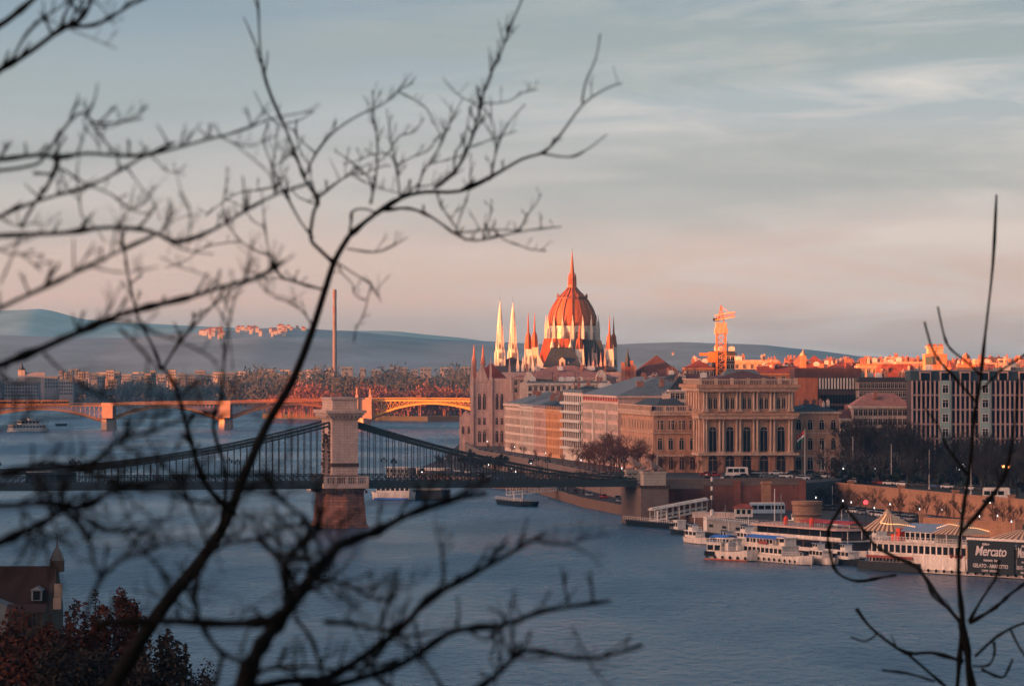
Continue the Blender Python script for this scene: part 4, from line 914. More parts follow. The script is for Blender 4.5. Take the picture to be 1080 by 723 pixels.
while zz < ztop - 2.4:
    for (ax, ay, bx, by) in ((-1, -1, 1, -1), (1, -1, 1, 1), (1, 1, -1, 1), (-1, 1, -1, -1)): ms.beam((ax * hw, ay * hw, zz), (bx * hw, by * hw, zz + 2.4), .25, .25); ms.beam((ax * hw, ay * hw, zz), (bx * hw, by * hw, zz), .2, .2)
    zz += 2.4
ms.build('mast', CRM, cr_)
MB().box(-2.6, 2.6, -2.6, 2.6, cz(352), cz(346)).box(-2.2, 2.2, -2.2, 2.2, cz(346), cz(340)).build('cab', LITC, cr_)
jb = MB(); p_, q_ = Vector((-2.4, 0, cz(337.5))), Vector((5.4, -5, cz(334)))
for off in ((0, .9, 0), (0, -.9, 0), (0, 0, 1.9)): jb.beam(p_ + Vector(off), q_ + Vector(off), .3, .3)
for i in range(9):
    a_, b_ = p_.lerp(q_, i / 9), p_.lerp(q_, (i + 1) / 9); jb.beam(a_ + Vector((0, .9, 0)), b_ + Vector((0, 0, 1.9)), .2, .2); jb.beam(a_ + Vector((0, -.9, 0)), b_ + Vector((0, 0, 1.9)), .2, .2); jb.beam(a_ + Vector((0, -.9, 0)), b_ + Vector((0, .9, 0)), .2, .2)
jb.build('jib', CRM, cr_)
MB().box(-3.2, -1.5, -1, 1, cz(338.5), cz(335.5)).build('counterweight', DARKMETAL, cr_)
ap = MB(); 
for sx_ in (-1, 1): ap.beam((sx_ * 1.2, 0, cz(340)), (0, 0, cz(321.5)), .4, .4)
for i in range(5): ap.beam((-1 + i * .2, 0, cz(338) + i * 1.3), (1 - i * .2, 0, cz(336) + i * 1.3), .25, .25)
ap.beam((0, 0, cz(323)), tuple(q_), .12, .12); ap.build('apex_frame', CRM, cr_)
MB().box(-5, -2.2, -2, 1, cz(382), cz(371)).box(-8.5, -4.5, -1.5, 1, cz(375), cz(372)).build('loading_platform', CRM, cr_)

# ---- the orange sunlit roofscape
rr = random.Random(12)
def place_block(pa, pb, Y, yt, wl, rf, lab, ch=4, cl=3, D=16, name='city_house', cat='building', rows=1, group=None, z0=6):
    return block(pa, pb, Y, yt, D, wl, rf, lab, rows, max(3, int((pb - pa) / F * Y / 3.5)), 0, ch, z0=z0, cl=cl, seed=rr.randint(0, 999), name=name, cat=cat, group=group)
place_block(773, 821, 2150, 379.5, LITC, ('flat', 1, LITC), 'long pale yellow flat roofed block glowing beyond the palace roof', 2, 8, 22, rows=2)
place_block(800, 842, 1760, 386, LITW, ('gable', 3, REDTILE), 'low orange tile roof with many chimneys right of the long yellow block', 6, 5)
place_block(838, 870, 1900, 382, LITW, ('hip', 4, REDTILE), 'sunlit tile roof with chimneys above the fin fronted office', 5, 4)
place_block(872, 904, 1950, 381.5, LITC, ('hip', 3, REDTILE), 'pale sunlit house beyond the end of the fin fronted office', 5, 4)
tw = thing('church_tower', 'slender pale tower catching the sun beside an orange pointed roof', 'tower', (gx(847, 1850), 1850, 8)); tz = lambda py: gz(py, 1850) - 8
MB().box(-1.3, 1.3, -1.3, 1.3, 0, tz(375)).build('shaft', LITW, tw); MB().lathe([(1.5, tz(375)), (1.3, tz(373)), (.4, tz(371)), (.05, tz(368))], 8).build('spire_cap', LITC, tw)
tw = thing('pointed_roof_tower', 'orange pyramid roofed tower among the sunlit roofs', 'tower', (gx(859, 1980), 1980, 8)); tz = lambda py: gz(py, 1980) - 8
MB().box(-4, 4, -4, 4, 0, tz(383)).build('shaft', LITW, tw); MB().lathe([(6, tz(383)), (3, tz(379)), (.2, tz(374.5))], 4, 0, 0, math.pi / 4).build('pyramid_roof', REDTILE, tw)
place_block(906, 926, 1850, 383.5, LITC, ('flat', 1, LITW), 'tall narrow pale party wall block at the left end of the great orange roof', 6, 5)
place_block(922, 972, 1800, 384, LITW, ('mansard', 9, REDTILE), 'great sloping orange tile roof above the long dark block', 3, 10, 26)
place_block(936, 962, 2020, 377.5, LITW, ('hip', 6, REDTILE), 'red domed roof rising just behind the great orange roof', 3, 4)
# bulky orange tower block
bt = thing('bulky_attic_tower', 'bulky orange lit attic tower, tallest mass on the sunlit skyline', 'tower', (gx(986, 1780), 1780, 8)); bz = lambda py: gz(py, 1780) - 8; U = 1780 / F
MB().box(-11 * U, 12 * U, -4, 8, 0, bz(373)).build('wall', LITW, bt); MB().box(-7.5 * U, 8 * U, -3, 6, bz(373), bz(365)).box(-9 * U, 9 * U, -3.6, 6.6, bz(366.5), bz(365)).build('attic', LITC, bt)
for x in (-6, 0, 6): MB().box(x * U - .8, x * U + .8, -1, 1, bz(365), bz(362.5)).build('chimney', BRICKC, bt)
for x in (-4, 2): put('window', window_mesh(1.2, 2.0, 'arch'), bt, (x * U, -4, bz(380)))
MB().box(-11.2 * U, -3 * U, -4.6, -4.05, bz(384), bz(376)).build('banner_frame', mat('faded_grey_green_cloth', (.12, .16, .13), .9), bt)
tq2 = thing('pointed_roof_tower', 'little orange turret on the skyline above the hotel roof', 'tower', (gx(1019, 1820), 1820, 8)); tz = lambda py: gz(py, 1820) - 8
MB().box(-1.4, 1.4, -1.4, 1.4, 0, tz(378)).box(-4, 4, -2, 3, 0, tz(384)).build('shaft', LITW, tq2); MB().lathe([(1.8, tz(378)), (1.6, tz(375)), (.6, tz(373)), (.06, tz(371))], 8).build('cupola', BRICKC, tq2)
labs = ['orange house with %s behind the hotel roof, %s']
adj = ['a tiled gable', 'tall chimneys', 'a flat pale roof', 'a hipped red roof', 'a stepped parapet', 'a zinc attic']
# remaining sunlit houses, stepping back towards the horizon
specs = []
for Y, y0, y1 in ((1760, 384, 388), (1950, 381, 385), (2200, 379, 383), (2500, 377.5, 381), (2900, 376, 379.5)):
    px = 792 + rr.uniform(0, 20)
    while px < 1100:
        w_ = rr.uniform(12, 30) * (1950 / Y) ** .5; specs.append((px, px + w_, Y + rr.uniform(-40, 40), rr.uniform(y0, y1))); px += w_ + rr.uniform(1, 14)
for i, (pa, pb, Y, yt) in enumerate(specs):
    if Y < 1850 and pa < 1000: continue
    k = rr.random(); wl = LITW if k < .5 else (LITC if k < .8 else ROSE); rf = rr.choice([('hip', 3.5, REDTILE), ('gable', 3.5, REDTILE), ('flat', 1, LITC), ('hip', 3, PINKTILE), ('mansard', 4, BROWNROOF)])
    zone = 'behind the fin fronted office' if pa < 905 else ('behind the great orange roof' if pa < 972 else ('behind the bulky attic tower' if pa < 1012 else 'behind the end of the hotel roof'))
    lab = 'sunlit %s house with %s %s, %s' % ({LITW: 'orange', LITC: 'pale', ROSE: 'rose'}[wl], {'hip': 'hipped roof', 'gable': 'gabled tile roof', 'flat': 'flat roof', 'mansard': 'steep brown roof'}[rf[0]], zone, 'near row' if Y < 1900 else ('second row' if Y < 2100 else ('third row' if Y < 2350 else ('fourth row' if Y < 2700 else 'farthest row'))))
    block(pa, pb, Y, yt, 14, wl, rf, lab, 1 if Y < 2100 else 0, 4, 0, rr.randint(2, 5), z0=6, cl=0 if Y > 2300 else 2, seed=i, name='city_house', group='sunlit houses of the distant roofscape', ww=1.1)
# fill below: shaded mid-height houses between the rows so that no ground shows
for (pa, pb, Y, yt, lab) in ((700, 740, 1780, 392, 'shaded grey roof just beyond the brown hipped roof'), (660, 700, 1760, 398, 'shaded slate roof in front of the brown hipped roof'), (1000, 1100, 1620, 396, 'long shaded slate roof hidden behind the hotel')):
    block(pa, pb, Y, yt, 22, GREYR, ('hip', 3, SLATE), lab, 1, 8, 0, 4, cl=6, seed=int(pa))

# ================================================================ far bank city (west, beyond the arch bridge)
FARW = [wallm('far_cream_wall', (.26, .25, .26)), wallm('far_white_wall', (.42, .38, .37)), wallm('far_grey_wall', (.15, .16, .18))]  # far walls darkened in place of shade the hill cannot cast there
def far_block(pa, pb, Y, yt, yb, wl, label, group=None, nfl=3, nw=6, name='far_apartment_block'):
    xa, xb = gx(pa, Y), gx(pb, Y); z0 = 1.2; zt = gz(yt, Y) - z0; L_ = xb - xa
    t_ = thing(name, label, 'building', (xa, Y, z0), 0, group)
    MB().box(0, L_, 0, 14, 0, zt).build('wall', wl, t_); MB().box(-.3, L_ + .3, -.3, 14.3, zt, zt + .8).build('roof', ZINC, t_)
    b_ = MB(); top = zt - 1.5
    for f_ in range(nfl):
        for k in range(nw): x = L_ * (k + .5) / nw; b_.box(x - L_ / nw * .28, x + L_ / nw * .28, -.15, 0, top - 1.8 - f_ * 3.2, top - f_ * 3.2)
    b_.build('window_rows', PANE, t_); return t_
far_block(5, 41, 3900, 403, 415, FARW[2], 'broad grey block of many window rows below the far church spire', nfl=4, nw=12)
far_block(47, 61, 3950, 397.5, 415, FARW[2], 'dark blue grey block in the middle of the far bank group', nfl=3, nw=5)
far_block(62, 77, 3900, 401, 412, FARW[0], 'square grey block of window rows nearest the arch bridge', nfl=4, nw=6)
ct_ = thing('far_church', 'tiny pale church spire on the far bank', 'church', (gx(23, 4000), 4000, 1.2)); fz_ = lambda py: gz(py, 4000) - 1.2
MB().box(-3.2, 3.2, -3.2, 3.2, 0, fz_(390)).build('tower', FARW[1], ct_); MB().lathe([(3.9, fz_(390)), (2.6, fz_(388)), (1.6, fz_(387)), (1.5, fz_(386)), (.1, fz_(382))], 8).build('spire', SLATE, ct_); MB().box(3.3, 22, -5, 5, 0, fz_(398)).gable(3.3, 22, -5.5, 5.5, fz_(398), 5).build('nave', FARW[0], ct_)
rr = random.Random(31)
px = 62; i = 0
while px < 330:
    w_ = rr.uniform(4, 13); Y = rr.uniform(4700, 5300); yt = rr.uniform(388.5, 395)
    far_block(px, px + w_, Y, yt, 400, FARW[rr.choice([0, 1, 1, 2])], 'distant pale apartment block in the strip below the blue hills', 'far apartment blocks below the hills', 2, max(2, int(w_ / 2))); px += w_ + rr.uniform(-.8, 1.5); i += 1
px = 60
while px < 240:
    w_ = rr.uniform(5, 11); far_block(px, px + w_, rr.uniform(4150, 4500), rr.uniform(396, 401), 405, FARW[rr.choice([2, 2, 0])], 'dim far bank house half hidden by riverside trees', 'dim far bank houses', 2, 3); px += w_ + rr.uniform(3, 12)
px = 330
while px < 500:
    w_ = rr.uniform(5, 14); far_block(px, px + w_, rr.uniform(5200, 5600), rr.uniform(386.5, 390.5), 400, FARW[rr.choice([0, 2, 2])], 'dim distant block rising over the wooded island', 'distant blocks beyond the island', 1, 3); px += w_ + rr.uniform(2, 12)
# striped power station chimney
ck = thing('striped_chimney', 'tall thin red and white striped chimney against the hills', 'chimney', (gx(353, 5000), 5000, 1)); kz_ = lambda py: gz(py, 5000) - 1
MB().lathe([(2.7, 0), (2.1, kz_(305))], 12).build('shaft', mat('pale_pink_concrete', (.15, .12, .12), .8), ck)
for k in range(4): MB().lathe([(2.3 + .0, kz_(307 + k * 16 + 8)), (2.32 + .0, kz_(307 + k * 16))], 12).build('red_band', mat('faded_red_band', (.15, .075, .07), .8), ck)
# sunlit villas on the hill crest
rr = random.Random(8)
crest = prof(6900, [(-200, 353), (0, 353), (150, 354), (200, 350), (290, 345), (380, 350), (460, 358), (560, 363), (650, 364), (720, 362), (800, 364), (860, 370), (930, 380), (1080, 387), (1300, 388)])
for i in range(60):
    px = rr.choice([rr.uniform(212, 236), rr.uniform(250, 275), rr.uniform(280, 335)]) if i < 56 else rr.uniform(700, 812); Y = rr.uniform(6540, 6830) if px < 400 else rr.uniform(6250, 6450)
    x = gx(px, Y); tt = (Y - 6900) / 900; z_ = lerp(crest, x) * math.cos(tt * math.pi / 2) ** .8; w_ = rr.uniform(1.5, 4) if px < 400 else rr.uniform(.8, 1.8); h2 = rr.uniform(1, 3)
    vl = 'tiny pale villa on the far hillside behind the tower crane' if px > 400 else ('tiny sunlit villa in the cluster farthest from the striped chimney' if px < 240 else ('tiny sunlit villa in the middle cluster on the blue hill crest' if px < 278 else 'tiny sunlit villa in the cluster nearest the striped chimney'))
    v_ = thing('hill_villa', vl, 'house', (x, Y, z_ - 3), 0, 'villas: ' + vl)
    MB().box(-w_, w_, 0, 8, -4, h2 + 5).build('wall', FARW[1], v_); MB().hip(-w_, w_, 0, 8, h2 + 5, 2.5).build('roof', REDTILE, v_)
# ================================================================ trees
BARK = mat('bare_bark', (.022, .018, .014), .95, .3, 1.0); BARKR = mat('reddish_bark', (.10, .045, .035), .95, .3, 1.0); BARKG = mat('grey_twigs', (.052, .046, .038), .95, .3, 1.0)
def bare_tree_meshes(seed, h_=14, spread=.55, m=BARK):
    rnd = random.Random(seed); tr = MB(); cw = MB()
    def limb(p, d, ln_, r_, lev):
        pts = [p]; dd = d.copy(); n = 3 if lev < 3 else 2
        for i in range(n):
            dd = (dd + Vector((rnd.gauss(0, .13), rnd.gauss(0, .13), .06))).normalized(); pts.append(pts[-1] + dd * ln_ / n)
        rad = [r_ * (1 - .6 * i / n) for i in range(n + 1)]
        (tr if lev == 0 else cw).tube(pts, rad, 5 if lev < 2 else 3, cap=False)
        if lev >= 4: return
        kids = (6, 5, 4, 4)[lev]
        for k in range(kids):
            t_ = .35 + .65 * (k + rnd.random()) / kids; q = pts[0].lerp(pts[-1], t_) if n < 3 else pts[min(n - 1, int(t_ * n))].lerp(pts[min(n, int(t_ * n) + 1)], (t_ * n) % 1)
            a = rnd.uniform(0, 6.283); side = Vector((math.cos(a), math.sin(a), 0)); nd = (dd * (1 - spread) + side * spread * rnd.uniform(.8, 1.4) + Vector((0, 0, .25))).normalized()
            limb(q, nd, ln_ * rnd.uniform(.5, .68), max(.042, rad[-1] * .62), lev + 1)
    limb(Vector((0, 0, -.3)), Vector((0, 0, 1)), h_ * .5, h_ * .022, 0)
    return tr.mesh('trunk', m), cw.mesh('crown', m)
_bt = {}
def bare_tree(x, y, z_, h_, label, m=BARK, group=None, v=0, sp=.55):
    key = (m.name, v, round(sp, 1))
    if key not in _bt: _bt[key] = bare_tree_meshes(v * 7 + 3, 14, sp, m)
    a, b_ = _bt[key]; t_ = thing('bare_tree', label, 'tree', (x, y, z_), random.uniform(0, 6.28), group); s_ = h_ / 14.0; t_.scale = (s_ * random.uniform(.9, 1.15), s_ * random.uniform(.9, 1.15), s_)
    put('trunk', a, t_); put('crown', b_, t_); return t_
rt = random.Random(17)
# clump beside the bridge head
big = [(640, 1385, 17), (622, 1420, 14), (655, 1400, 16), (668, 1370, 15), (632, 1350, 13), (678, 1392, 14), (647, 1440, 16), (612, 1450, 12), (690, 1380, 11), (636, 1402, 17), (645, 1370, 15), (660, 1350, 13), (627, 1392, 14), (651, 1362, 14), (672, 1420, 14), (616, 1432, 11)]
for i, (px, Y, h_) in enumerate(big):
    bare_tree(gx(px, Y), Y, 8.0, h_, 'leafless brown tree in the clump before the long pink river house', BARKR, 'bare trees at the bridge head', i % 5, .6)
for i, (px, Y, h_) in enumerate([(700, 1405, 7), (712, 1398, 6), (724, 1405, 7.5), (737, 1396, 6.5), (757, 1400, 5.5)]):
    bare_tree(gx(px, Y), Y, 8.4, h_, 'small leafless tree before the arches of the stone palace', BARKR, 'small bare trees on the square', i % 5, .5)
# park on the east side
TW = {(893, 1350): 'in the tall stand before the pale red roofed building', (960, 1340): 'in the row close before the concrete hotel', (872, 1300): 'in the low row just above the start of the sandstone wall', (955, 1235): 'in the rank between the lamp masts below the hotel', (1030, 1170): 'in the last clump around the white lorry'}
i = 0
for px0_, px1_, Ya, Yb, ha, hb_, n in ((893, 965, 1350, 1430, 16, 23, 18), (960, 1085, 1340, 1425, 13, 19, 26), (872, 960, 1300, 1350, 8, 13, 16), (955, 1090, 1235, 1330, 10, 15, 26), (1030, 1100, 1170, 1240, 11, 17, 12)):
    for k in range(n):
        px = px0_ + (px1_ - px0_) * (k + rt.random() * .8) / n; Y = rt.uniform(Ya, Yb)
        if gx(px, Y) < lerp(sorted([(b_, a) for a, b_ in TOPC]), Y) + 2 and Y < 1290: Y += 60
        bare_tree(gx(px, Y), Y, 8.0, rt.uniform(ha, hb_), 'leafless park tree ' + TW[(px0_, Ya)], BARKG if k % 3 == 0 else BARK, 'bare trees ' + TW[(px0_, Ya)], i % 6, .55); i += 1
for i in range(11):
    t_ = i / 10; x = -12 + 46 * t_ ; Y = 1745 - 400 * t_; bare_tree(x + 2.5, Y, 8.0, rt.uniform(4, 6.5), 'small leafless street tree on the riverside terrace', BARKR, 'street trees along the river houses', i % 5, .5)
# dense leaf clumps: evergreen shrubs and the autumn trees
def leafy(name, label, x, y, z_, rx_, rz__, n, m, size, trunk_h=0, seed=0, group=None, cat='tree', lump=7, trm=None):
    rnd = random.Random(seed); t_ = thing(name, label, cat, (x, y, z_), 0, group); c = MB(); cz_ = trunk_h + rz__
    lumps = [(Vector((rnd.uniform(-.62, .62) * rx_, rnd.uniform(-.62, .62) * rx_, cz_ + rnd.uniform(-.6, .62) * rz__)), rnd.uniform(.28, .5)) for _ in range(lump)]
    for i in range(n):
        lc, lr = lumps[rnd.randrange(lump)]; v_ = Vector((rnd.gauss(0, 1), rnd.gauss(0, 1), rnd.gauss(0, 1))).normalized() * (rnd.random() ** .4) * lr; p = lc + Vector((v_.x * rx_, v_.y * rx_, v_.z * rz__))
        a = Vector((rnd.gauss(0, 1), rnd.gauss(0, 1), rnd.gauss(0, .6))).normalized() * size * rnd.uniform(.5, 1.3); b_ = a.cross(Vector((rnd.gauss(0, 1), rnd.gauss(0, 1), rnd.gauss(0, 1)))).normalized() * size * rnd.uniform(.3, .8)
        c.poly([p - a, p + b_, p + a, p - b_])
    c.build('crown', m, t_); tm = trm or BARK; s_ = MB(); s_.tube([(0, 0, -.5), (0, 0, cz_)], [max(.12, rx_ * .06), .06], 5)
    for lc, lr in lumps: s_.tube([(0, 0, trunk_h * .6 + .3), tuple(lc * .6 + Vector((0, 0, cz_ * .3))), tuple(lc)], [max(.08, rx_ * .03), .05, .03], 4)
    s_.build('trunk', tm, t_); return t_
PARKUNDER = 1
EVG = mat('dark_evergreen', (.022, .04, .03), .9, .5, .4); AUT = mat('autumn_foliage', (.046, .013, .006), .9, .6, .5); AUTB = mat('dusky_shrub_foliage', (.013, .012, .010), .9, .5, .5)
for i in range(13):
    px = 486 + i * 3.9; Y = rt.uniform(1600, 1650) - (6 if px > 500 else -60); leafy('evergreen_bush', 'dark evergreen bush at the foot of the pink gothic building', gx(px, Y), Y, 5 if px > 495 else 3, rt.uniform(1.8, 2.8), rt.uniform(1.6, 2.6), 260, EVG, .45, .5, i, 'evergreen bushes by the gothic building', 'bush', 5)
for i in range(34):
    px = 880 + (i % 17) * 12.5 + rt.uniform(-3, 3); Y = (1315 if i < 17 else 1385) - max(0, px - 930) * (.5 if i < 17 else .1) + rt.uniform(-8, 8)
    leafy('shrub', 'dark low shrub under the bare park trees', gx(px, Y), Y, 8, rt.uniform(2.2, 4), rt.uniform(1.6, 3), 200, EVG if i % 2 else AUTB, .6, .3, 90 + i, 'dark shrubs under the park trees', 'bush', 5)
for k, (px, Y, h_) in enumerate(((905, 1205, 6), (938, 1165, 7), (962, 1140, 6.5), (880, 1235, 6), (1000, 1112, 7), (1048, 1092, 8), (1070, 1072, 8.5), (1030, 1100, 6), (892, 1215, 9), (921, 1180, 9.5), (950, 1150, 9), (975, 1130, 10), (988, 1118, 8), (1014, 1102, 10), (1058, 1085, 9), (868, 1240, 8))):
    bare_tree(gx(px, Y), Y, 3, h_, 'small leafless tree on the low quay before the sandstone wall', BARK, 'small bare trees on the low quay', k % 5, .55)
for k in range(12):
    t_ = k / 11; bare_tree(-29 + 52 * t_ + (-3 if 0 < k < 5 else 0), 1655 - 290 * t_, 3, 6.5 + (k % 3) * 1.5, 'leafless tree along the low quay beyond the chain bridge', BARK, 'bare trees on the quay beyond the bridge', k % 5, .5)
# far woods: nobody could count these
def woods(name, pa, pb, Ya, Yb, z0, ha, hb_, n, per, m, seed, size=1.6, yzero=None):
    rnd = random.Random(seed); c = MB()
    for i in range(n):
        Y = rnd.uniform(Ya, Yb); px = rnd.uniform(pa, pb); x = gx(px, Y); h_ = rnd.uniform(ha, hb_) * (1 + .25 * math.sin(px * .09 + seed)); w_ = rnd.uniform(.25, .42) * h_
        c.tube([(x, Y, z0 - 1), (x, Y, z0 + h_ * .8)], [.4, .1], 3, cap=False)
        for k in range(per):
            v_ = Vector((rnd.gauss(0, .45), rnd.gauss(0, .45), rnd.gauss(0, .4))); p = Vector((x + v_.x * w_, Y + v_.y * w_, z0 + h_ * (.58 + .42 * max(-1, min(1, v_.z)))))
            a = Vector((rnd.gauss(0, .7), rnd.gauss(0, .5), rnd.gauss(0, 1))).normalized() * size * rnd.uniform(.5, 1.3); b_ = a.cross(Vector((rnd.gauss(0, 1), rnd.gauss(0, 1), rnd.gauss(0, 1)))).normalized() * size * rnd.uniform(.15, .4)
            c.poly([p - a, p + b_, p + a, p - b_])
    return tag(c.build(name, m), kind='stuff')
FARB = mat('far_bare_wood', (.045, .05, .05), .95, .4, .02); ISLB = mat('island_bare_wood', (.16, .075, .06), .95, .4, .05)
woods('far_bank_wood', -20, 330, 3960, 4300, 1, 15, 21, 420, 46, FARB, 1, 2.2)
woods('far_bank_wood', 240, 560, 3990, 4800, 1, 22, 31, 420, 40, FARB, 2, 2.6)
woods('island_wood', 290, 508, 3080, 3300, 3, 13, 19, 220, 60, ISLB, 3, 1.7)
woods('island_wood', 285, 345, 3030, 3090, 3, 17, 23, 50, 80, ISLB, 4, 1.6)
woods('island_wood', 378, 500, 3040, 3120, 3, 16, 21, 90, 80, ISLB, 5, 1.6)
woods('island_wood', 240, 508, 3300, 3900, 3, 16, 25, 300, 50, FARB, 6, 2.2)
# ================================================================ vessels and the quay
HULLW = mat('white_hull_paint', (.78, .71, .63), .5, .2, .8, streak=.3); BLUEC = mat('blue_canvas', (.04, .16, .50), .7, .15); REDC = mat('red_canvas', (.38, .04, .04), .7, .2); TANC = mat('tan_canvas', (.52, .38, .26), .8, .2, .8)
SALM = mat('salmon_deck_roof', (.50, .34, .29), .7, .2, .5); GREYP = mat('grey_ship_paint', (.26, .27, .26), .6, .2, .6, streak=.3); BLUEG = mat('blue_grey_roof', (.16, .24, .34), .6, .2); DECKM = mat('worn_deck', (.16, .12, .09), .8, .3)
def hull_mesh(Lh, B, h_, bowL=.22, bowR=.08, sheer=.5, mat_='', flare=.86, keelz=-.7, n=18, topband=0):
    b_ = MB(); rows = []
    for i in range(n + 1):
        t_ = i / n; f_ = 1.0
        if t_ < bowL: f_ = max(.03, math.sin((t_ / bowL) * math.pi / 2) ** .7)
        if t_ > 1 - bowR: f_ = min(f_, max(.03, math.sin(((1 - t_) / bowR) * math.pi / 2) ** .6))
        w_ = B / 2 * f_; zt = h_ + sheer * (2 * t_ - 1) ** 2; x = t_ * Lh; k = len(b_.v); c = B / 2
        xo = -(1 - f_) * .5 if t_ < .5 else (1 - f_) * .5
        b_.v += [(x, c - w_ * .6, keelz), (x, c - w_ * flare, .15), (x + xo, c - w_, zt), (x + xo, c + w_, zt), (x, c + w_ * flare, .15), (x, c + w_ * .6, keelz)]; rows.append(k)
    for a, e in zip(rows, rows[1:]):
        for j in range(5): b_.m = 1 if j == 2 else (2 if j in (0, 4) else 0); b_.f.append((a + j, e + j, e + j + 1, a + j + 1)); b_.mi.append(b_.m)
    b_.f.append(tuple(rows[0] + j for j in range(6))); b_.f.append(tuple(rows[-1] + j for j in range(5, -1, -1))); b_.mi += [0, 0]
    return b_
def rail(parent, pts, h_=1.0, m=WHITE, step=1.4):
    b_ = MB()
    for p, q in zip(pts, pts[1:]):
        p, q = Vector(p), Vector(q); n = max(1, int((q - p).length / step))
        for hh in (h_, h_ * .5): b_.beam(p + Vector((0, 0, hh)), q + Vector((0, 0, hh)), .07, .07)
        for i in range(n + 1): c = p.lerp(q, i / n); b_.box(c.x - .05, c.x + .05, c.y - .05, c.y + .05, c.z, c.z + h_)
    return b_.build('railing', m, parent)
def ship(name, label, p0, p1, B, h_, hm_, bowL=.22, bowR=.1, sheer=.4, band=None, group=None, cat='boat'):
    loc, rz, Ls = frame(p0, p1, 0); r = thing(name, label, cat, loc, rz, group)
    hull_mesh(Ls, B, h_, bowL, bowR, sheer).build('hull', [hm_, DECKM, BLACKHULL], r)
    if band: MB().box(Ls * .12, Ls * .9, -.04, 0.02, h_ * .55, h_ * .8).build('hull_stripe', band, r)
    return r, Ls
def cabin(r, x0, x1, y0, y1, z0, h_, m, nwin=0, roof=None, over=.4, wh=1.1, wz=.8, wfrac=.72, ends=True):
    c = MB().box(x0, x1, y0, y1, z0, z0 + h_).build('cabin', m, r)
    if roof: MB().box(x0 - over, x1 + over, y0 - over, y1 + over, z0 + h_, z0 + h_ + .22).build('cabin_roof', roof, r)
    for i in range(nwin):
        w_ = (x1 - x0) / nwin; x = x0 + w_ * i; MB().box(x + w_ * (1 - wfrac) / 2, x + w_ * (1 + wfrac) / 2, y0 - .05, y0, z0 + wz, z0 + wz + wh).build('window', PANE, c)
    if ends:
        for k in range(2): yy = y0 + (y1 - y0) * (.12 + .44 * k); MB().box(x0 - .05, x0, yy, yy + (y1 - y0) * .32, z0 + wz, z0 + wz + wh).build('window', PANE, c)
    return c
def canopy(r, x0, x1, y0, y1, z0, z1, m, name='canopy', sag=.0):
    b_ = MB(); ym = (y0 + y1) / 2; b_.extr([(y0, z1 - .5), (ym, z1), (y1, z1 - .5), (y1, z1 - .65), (ym, z1 - .15), (y0, z1 - .65)], x0, x1, 'x'); c = b_.build(name, m, r); p = MB()
    n = max(2, int((x1 - x0) / 3))
    for i in range(n + 1):
        x = x0 + .1 + (x1 - x0 - .2) * i / n
        for y in (y0 + .1, y1 - .1): p.box(x - .06, x + .06, y - .06, y + .06, z0, z1 - .55)
    p.build('canopy_posts', WHITE, c); return c
def pw(px, py, zz=0.0): v_ = onwater(px, py, zz); return (v_.x, v_.y)
# small tour boat with blue canopy, nearest
r, Ls = ship('tour_boat', 'small white tour boat with a blue canopy, moored outermost of the group', pw(741, 589.5), pw(790, 592), 5.2, 2.1, HULLW, .3, .06, .7)
cabin(r, .9, 5.6, .5, 4.7, 2.0, 1.9, HULLW, 2, HULLW, .2, 1.2, .3, .8); MB().box(.55, 3.9, .0, .12, .9, 2.0).build('window', PANE, r)
canopy(r, 1.6, 7.0, .6, 4.6, 3.9, 5.9, BLUEC); rail(r, [(5.6, .2, 2.0), (10.4, .3, 2.1)], 1.0); rail(r, [(1, .5, 4.1), (6.2, .5, 4.1)], .9)
ar = MB(); ar.tube([(8.0, .3, 2.0), (8.2, .4, 4.3), (8.9, .6, 5.1), (9.8, .7, 5.3)], .12, 5); ar.tube([(8.0, 4.8, 2.0), (8.2, 4.7, 4.3), (8.9, 4.6, 5.1), (9.8, 4.5, 5.3)], .12, 5); ar.build('davit_arch', WHITE, r)
MB().box(5.8, 7.2, 1.4, 3.8, 2.0, 4.0).build('wheelhouse', HULLW, r); MB().box(.4, Ls - .6, -.02, .1, .05, .35).build('rust_band', mat('rusty_boot_top', (.30, .08, .03), .8), r)
# second boat
r, Ls = ship('tour_boat', 'two decked white tour boat with a long blue roof beside the restaurant ship', pw(781, 590), pw(845, 596), 5.4, 1.7, HULLW, .12, .2, .5)
cabin(r, .6, Ls * .66, .5, 4.9, 1.6, 2.2, HULLW, 9, HULLW, .25, 1.1, .6); canopy(r, .8, Ls * .55, .5, 4.9, 3.9, 6.1, BLUEC)
cabin(r, 1.2, Ls * .48, .9, 4.5, 3.95, 1.5, HULLW, 8, None, 0, .9, .4); cabin(r, Ls * .56, Ls * .66, 1.2, 4.2, 4.0, 1.7, HULLW, 1, HULLW)
rail(r, [(Ls * .66, .4, 1.7), (Ls - .8, .9, 1.9)], 1.0); b_ = MB()
b_.lathe([(.55, 0), (.75, .2), (.55, .4)], 10); o = b_.build('life_ring', WHITE, r, (Ls - 1.0, -.1, 1.2)); o.rotation_euler = (R(90), 0, 0)
MB().box(Ls * .28, Ls * .42, .35, .48, 4.1, 4.9).build('name_board', mat('dull_red_board', (.25, .06, .05), .7), r)
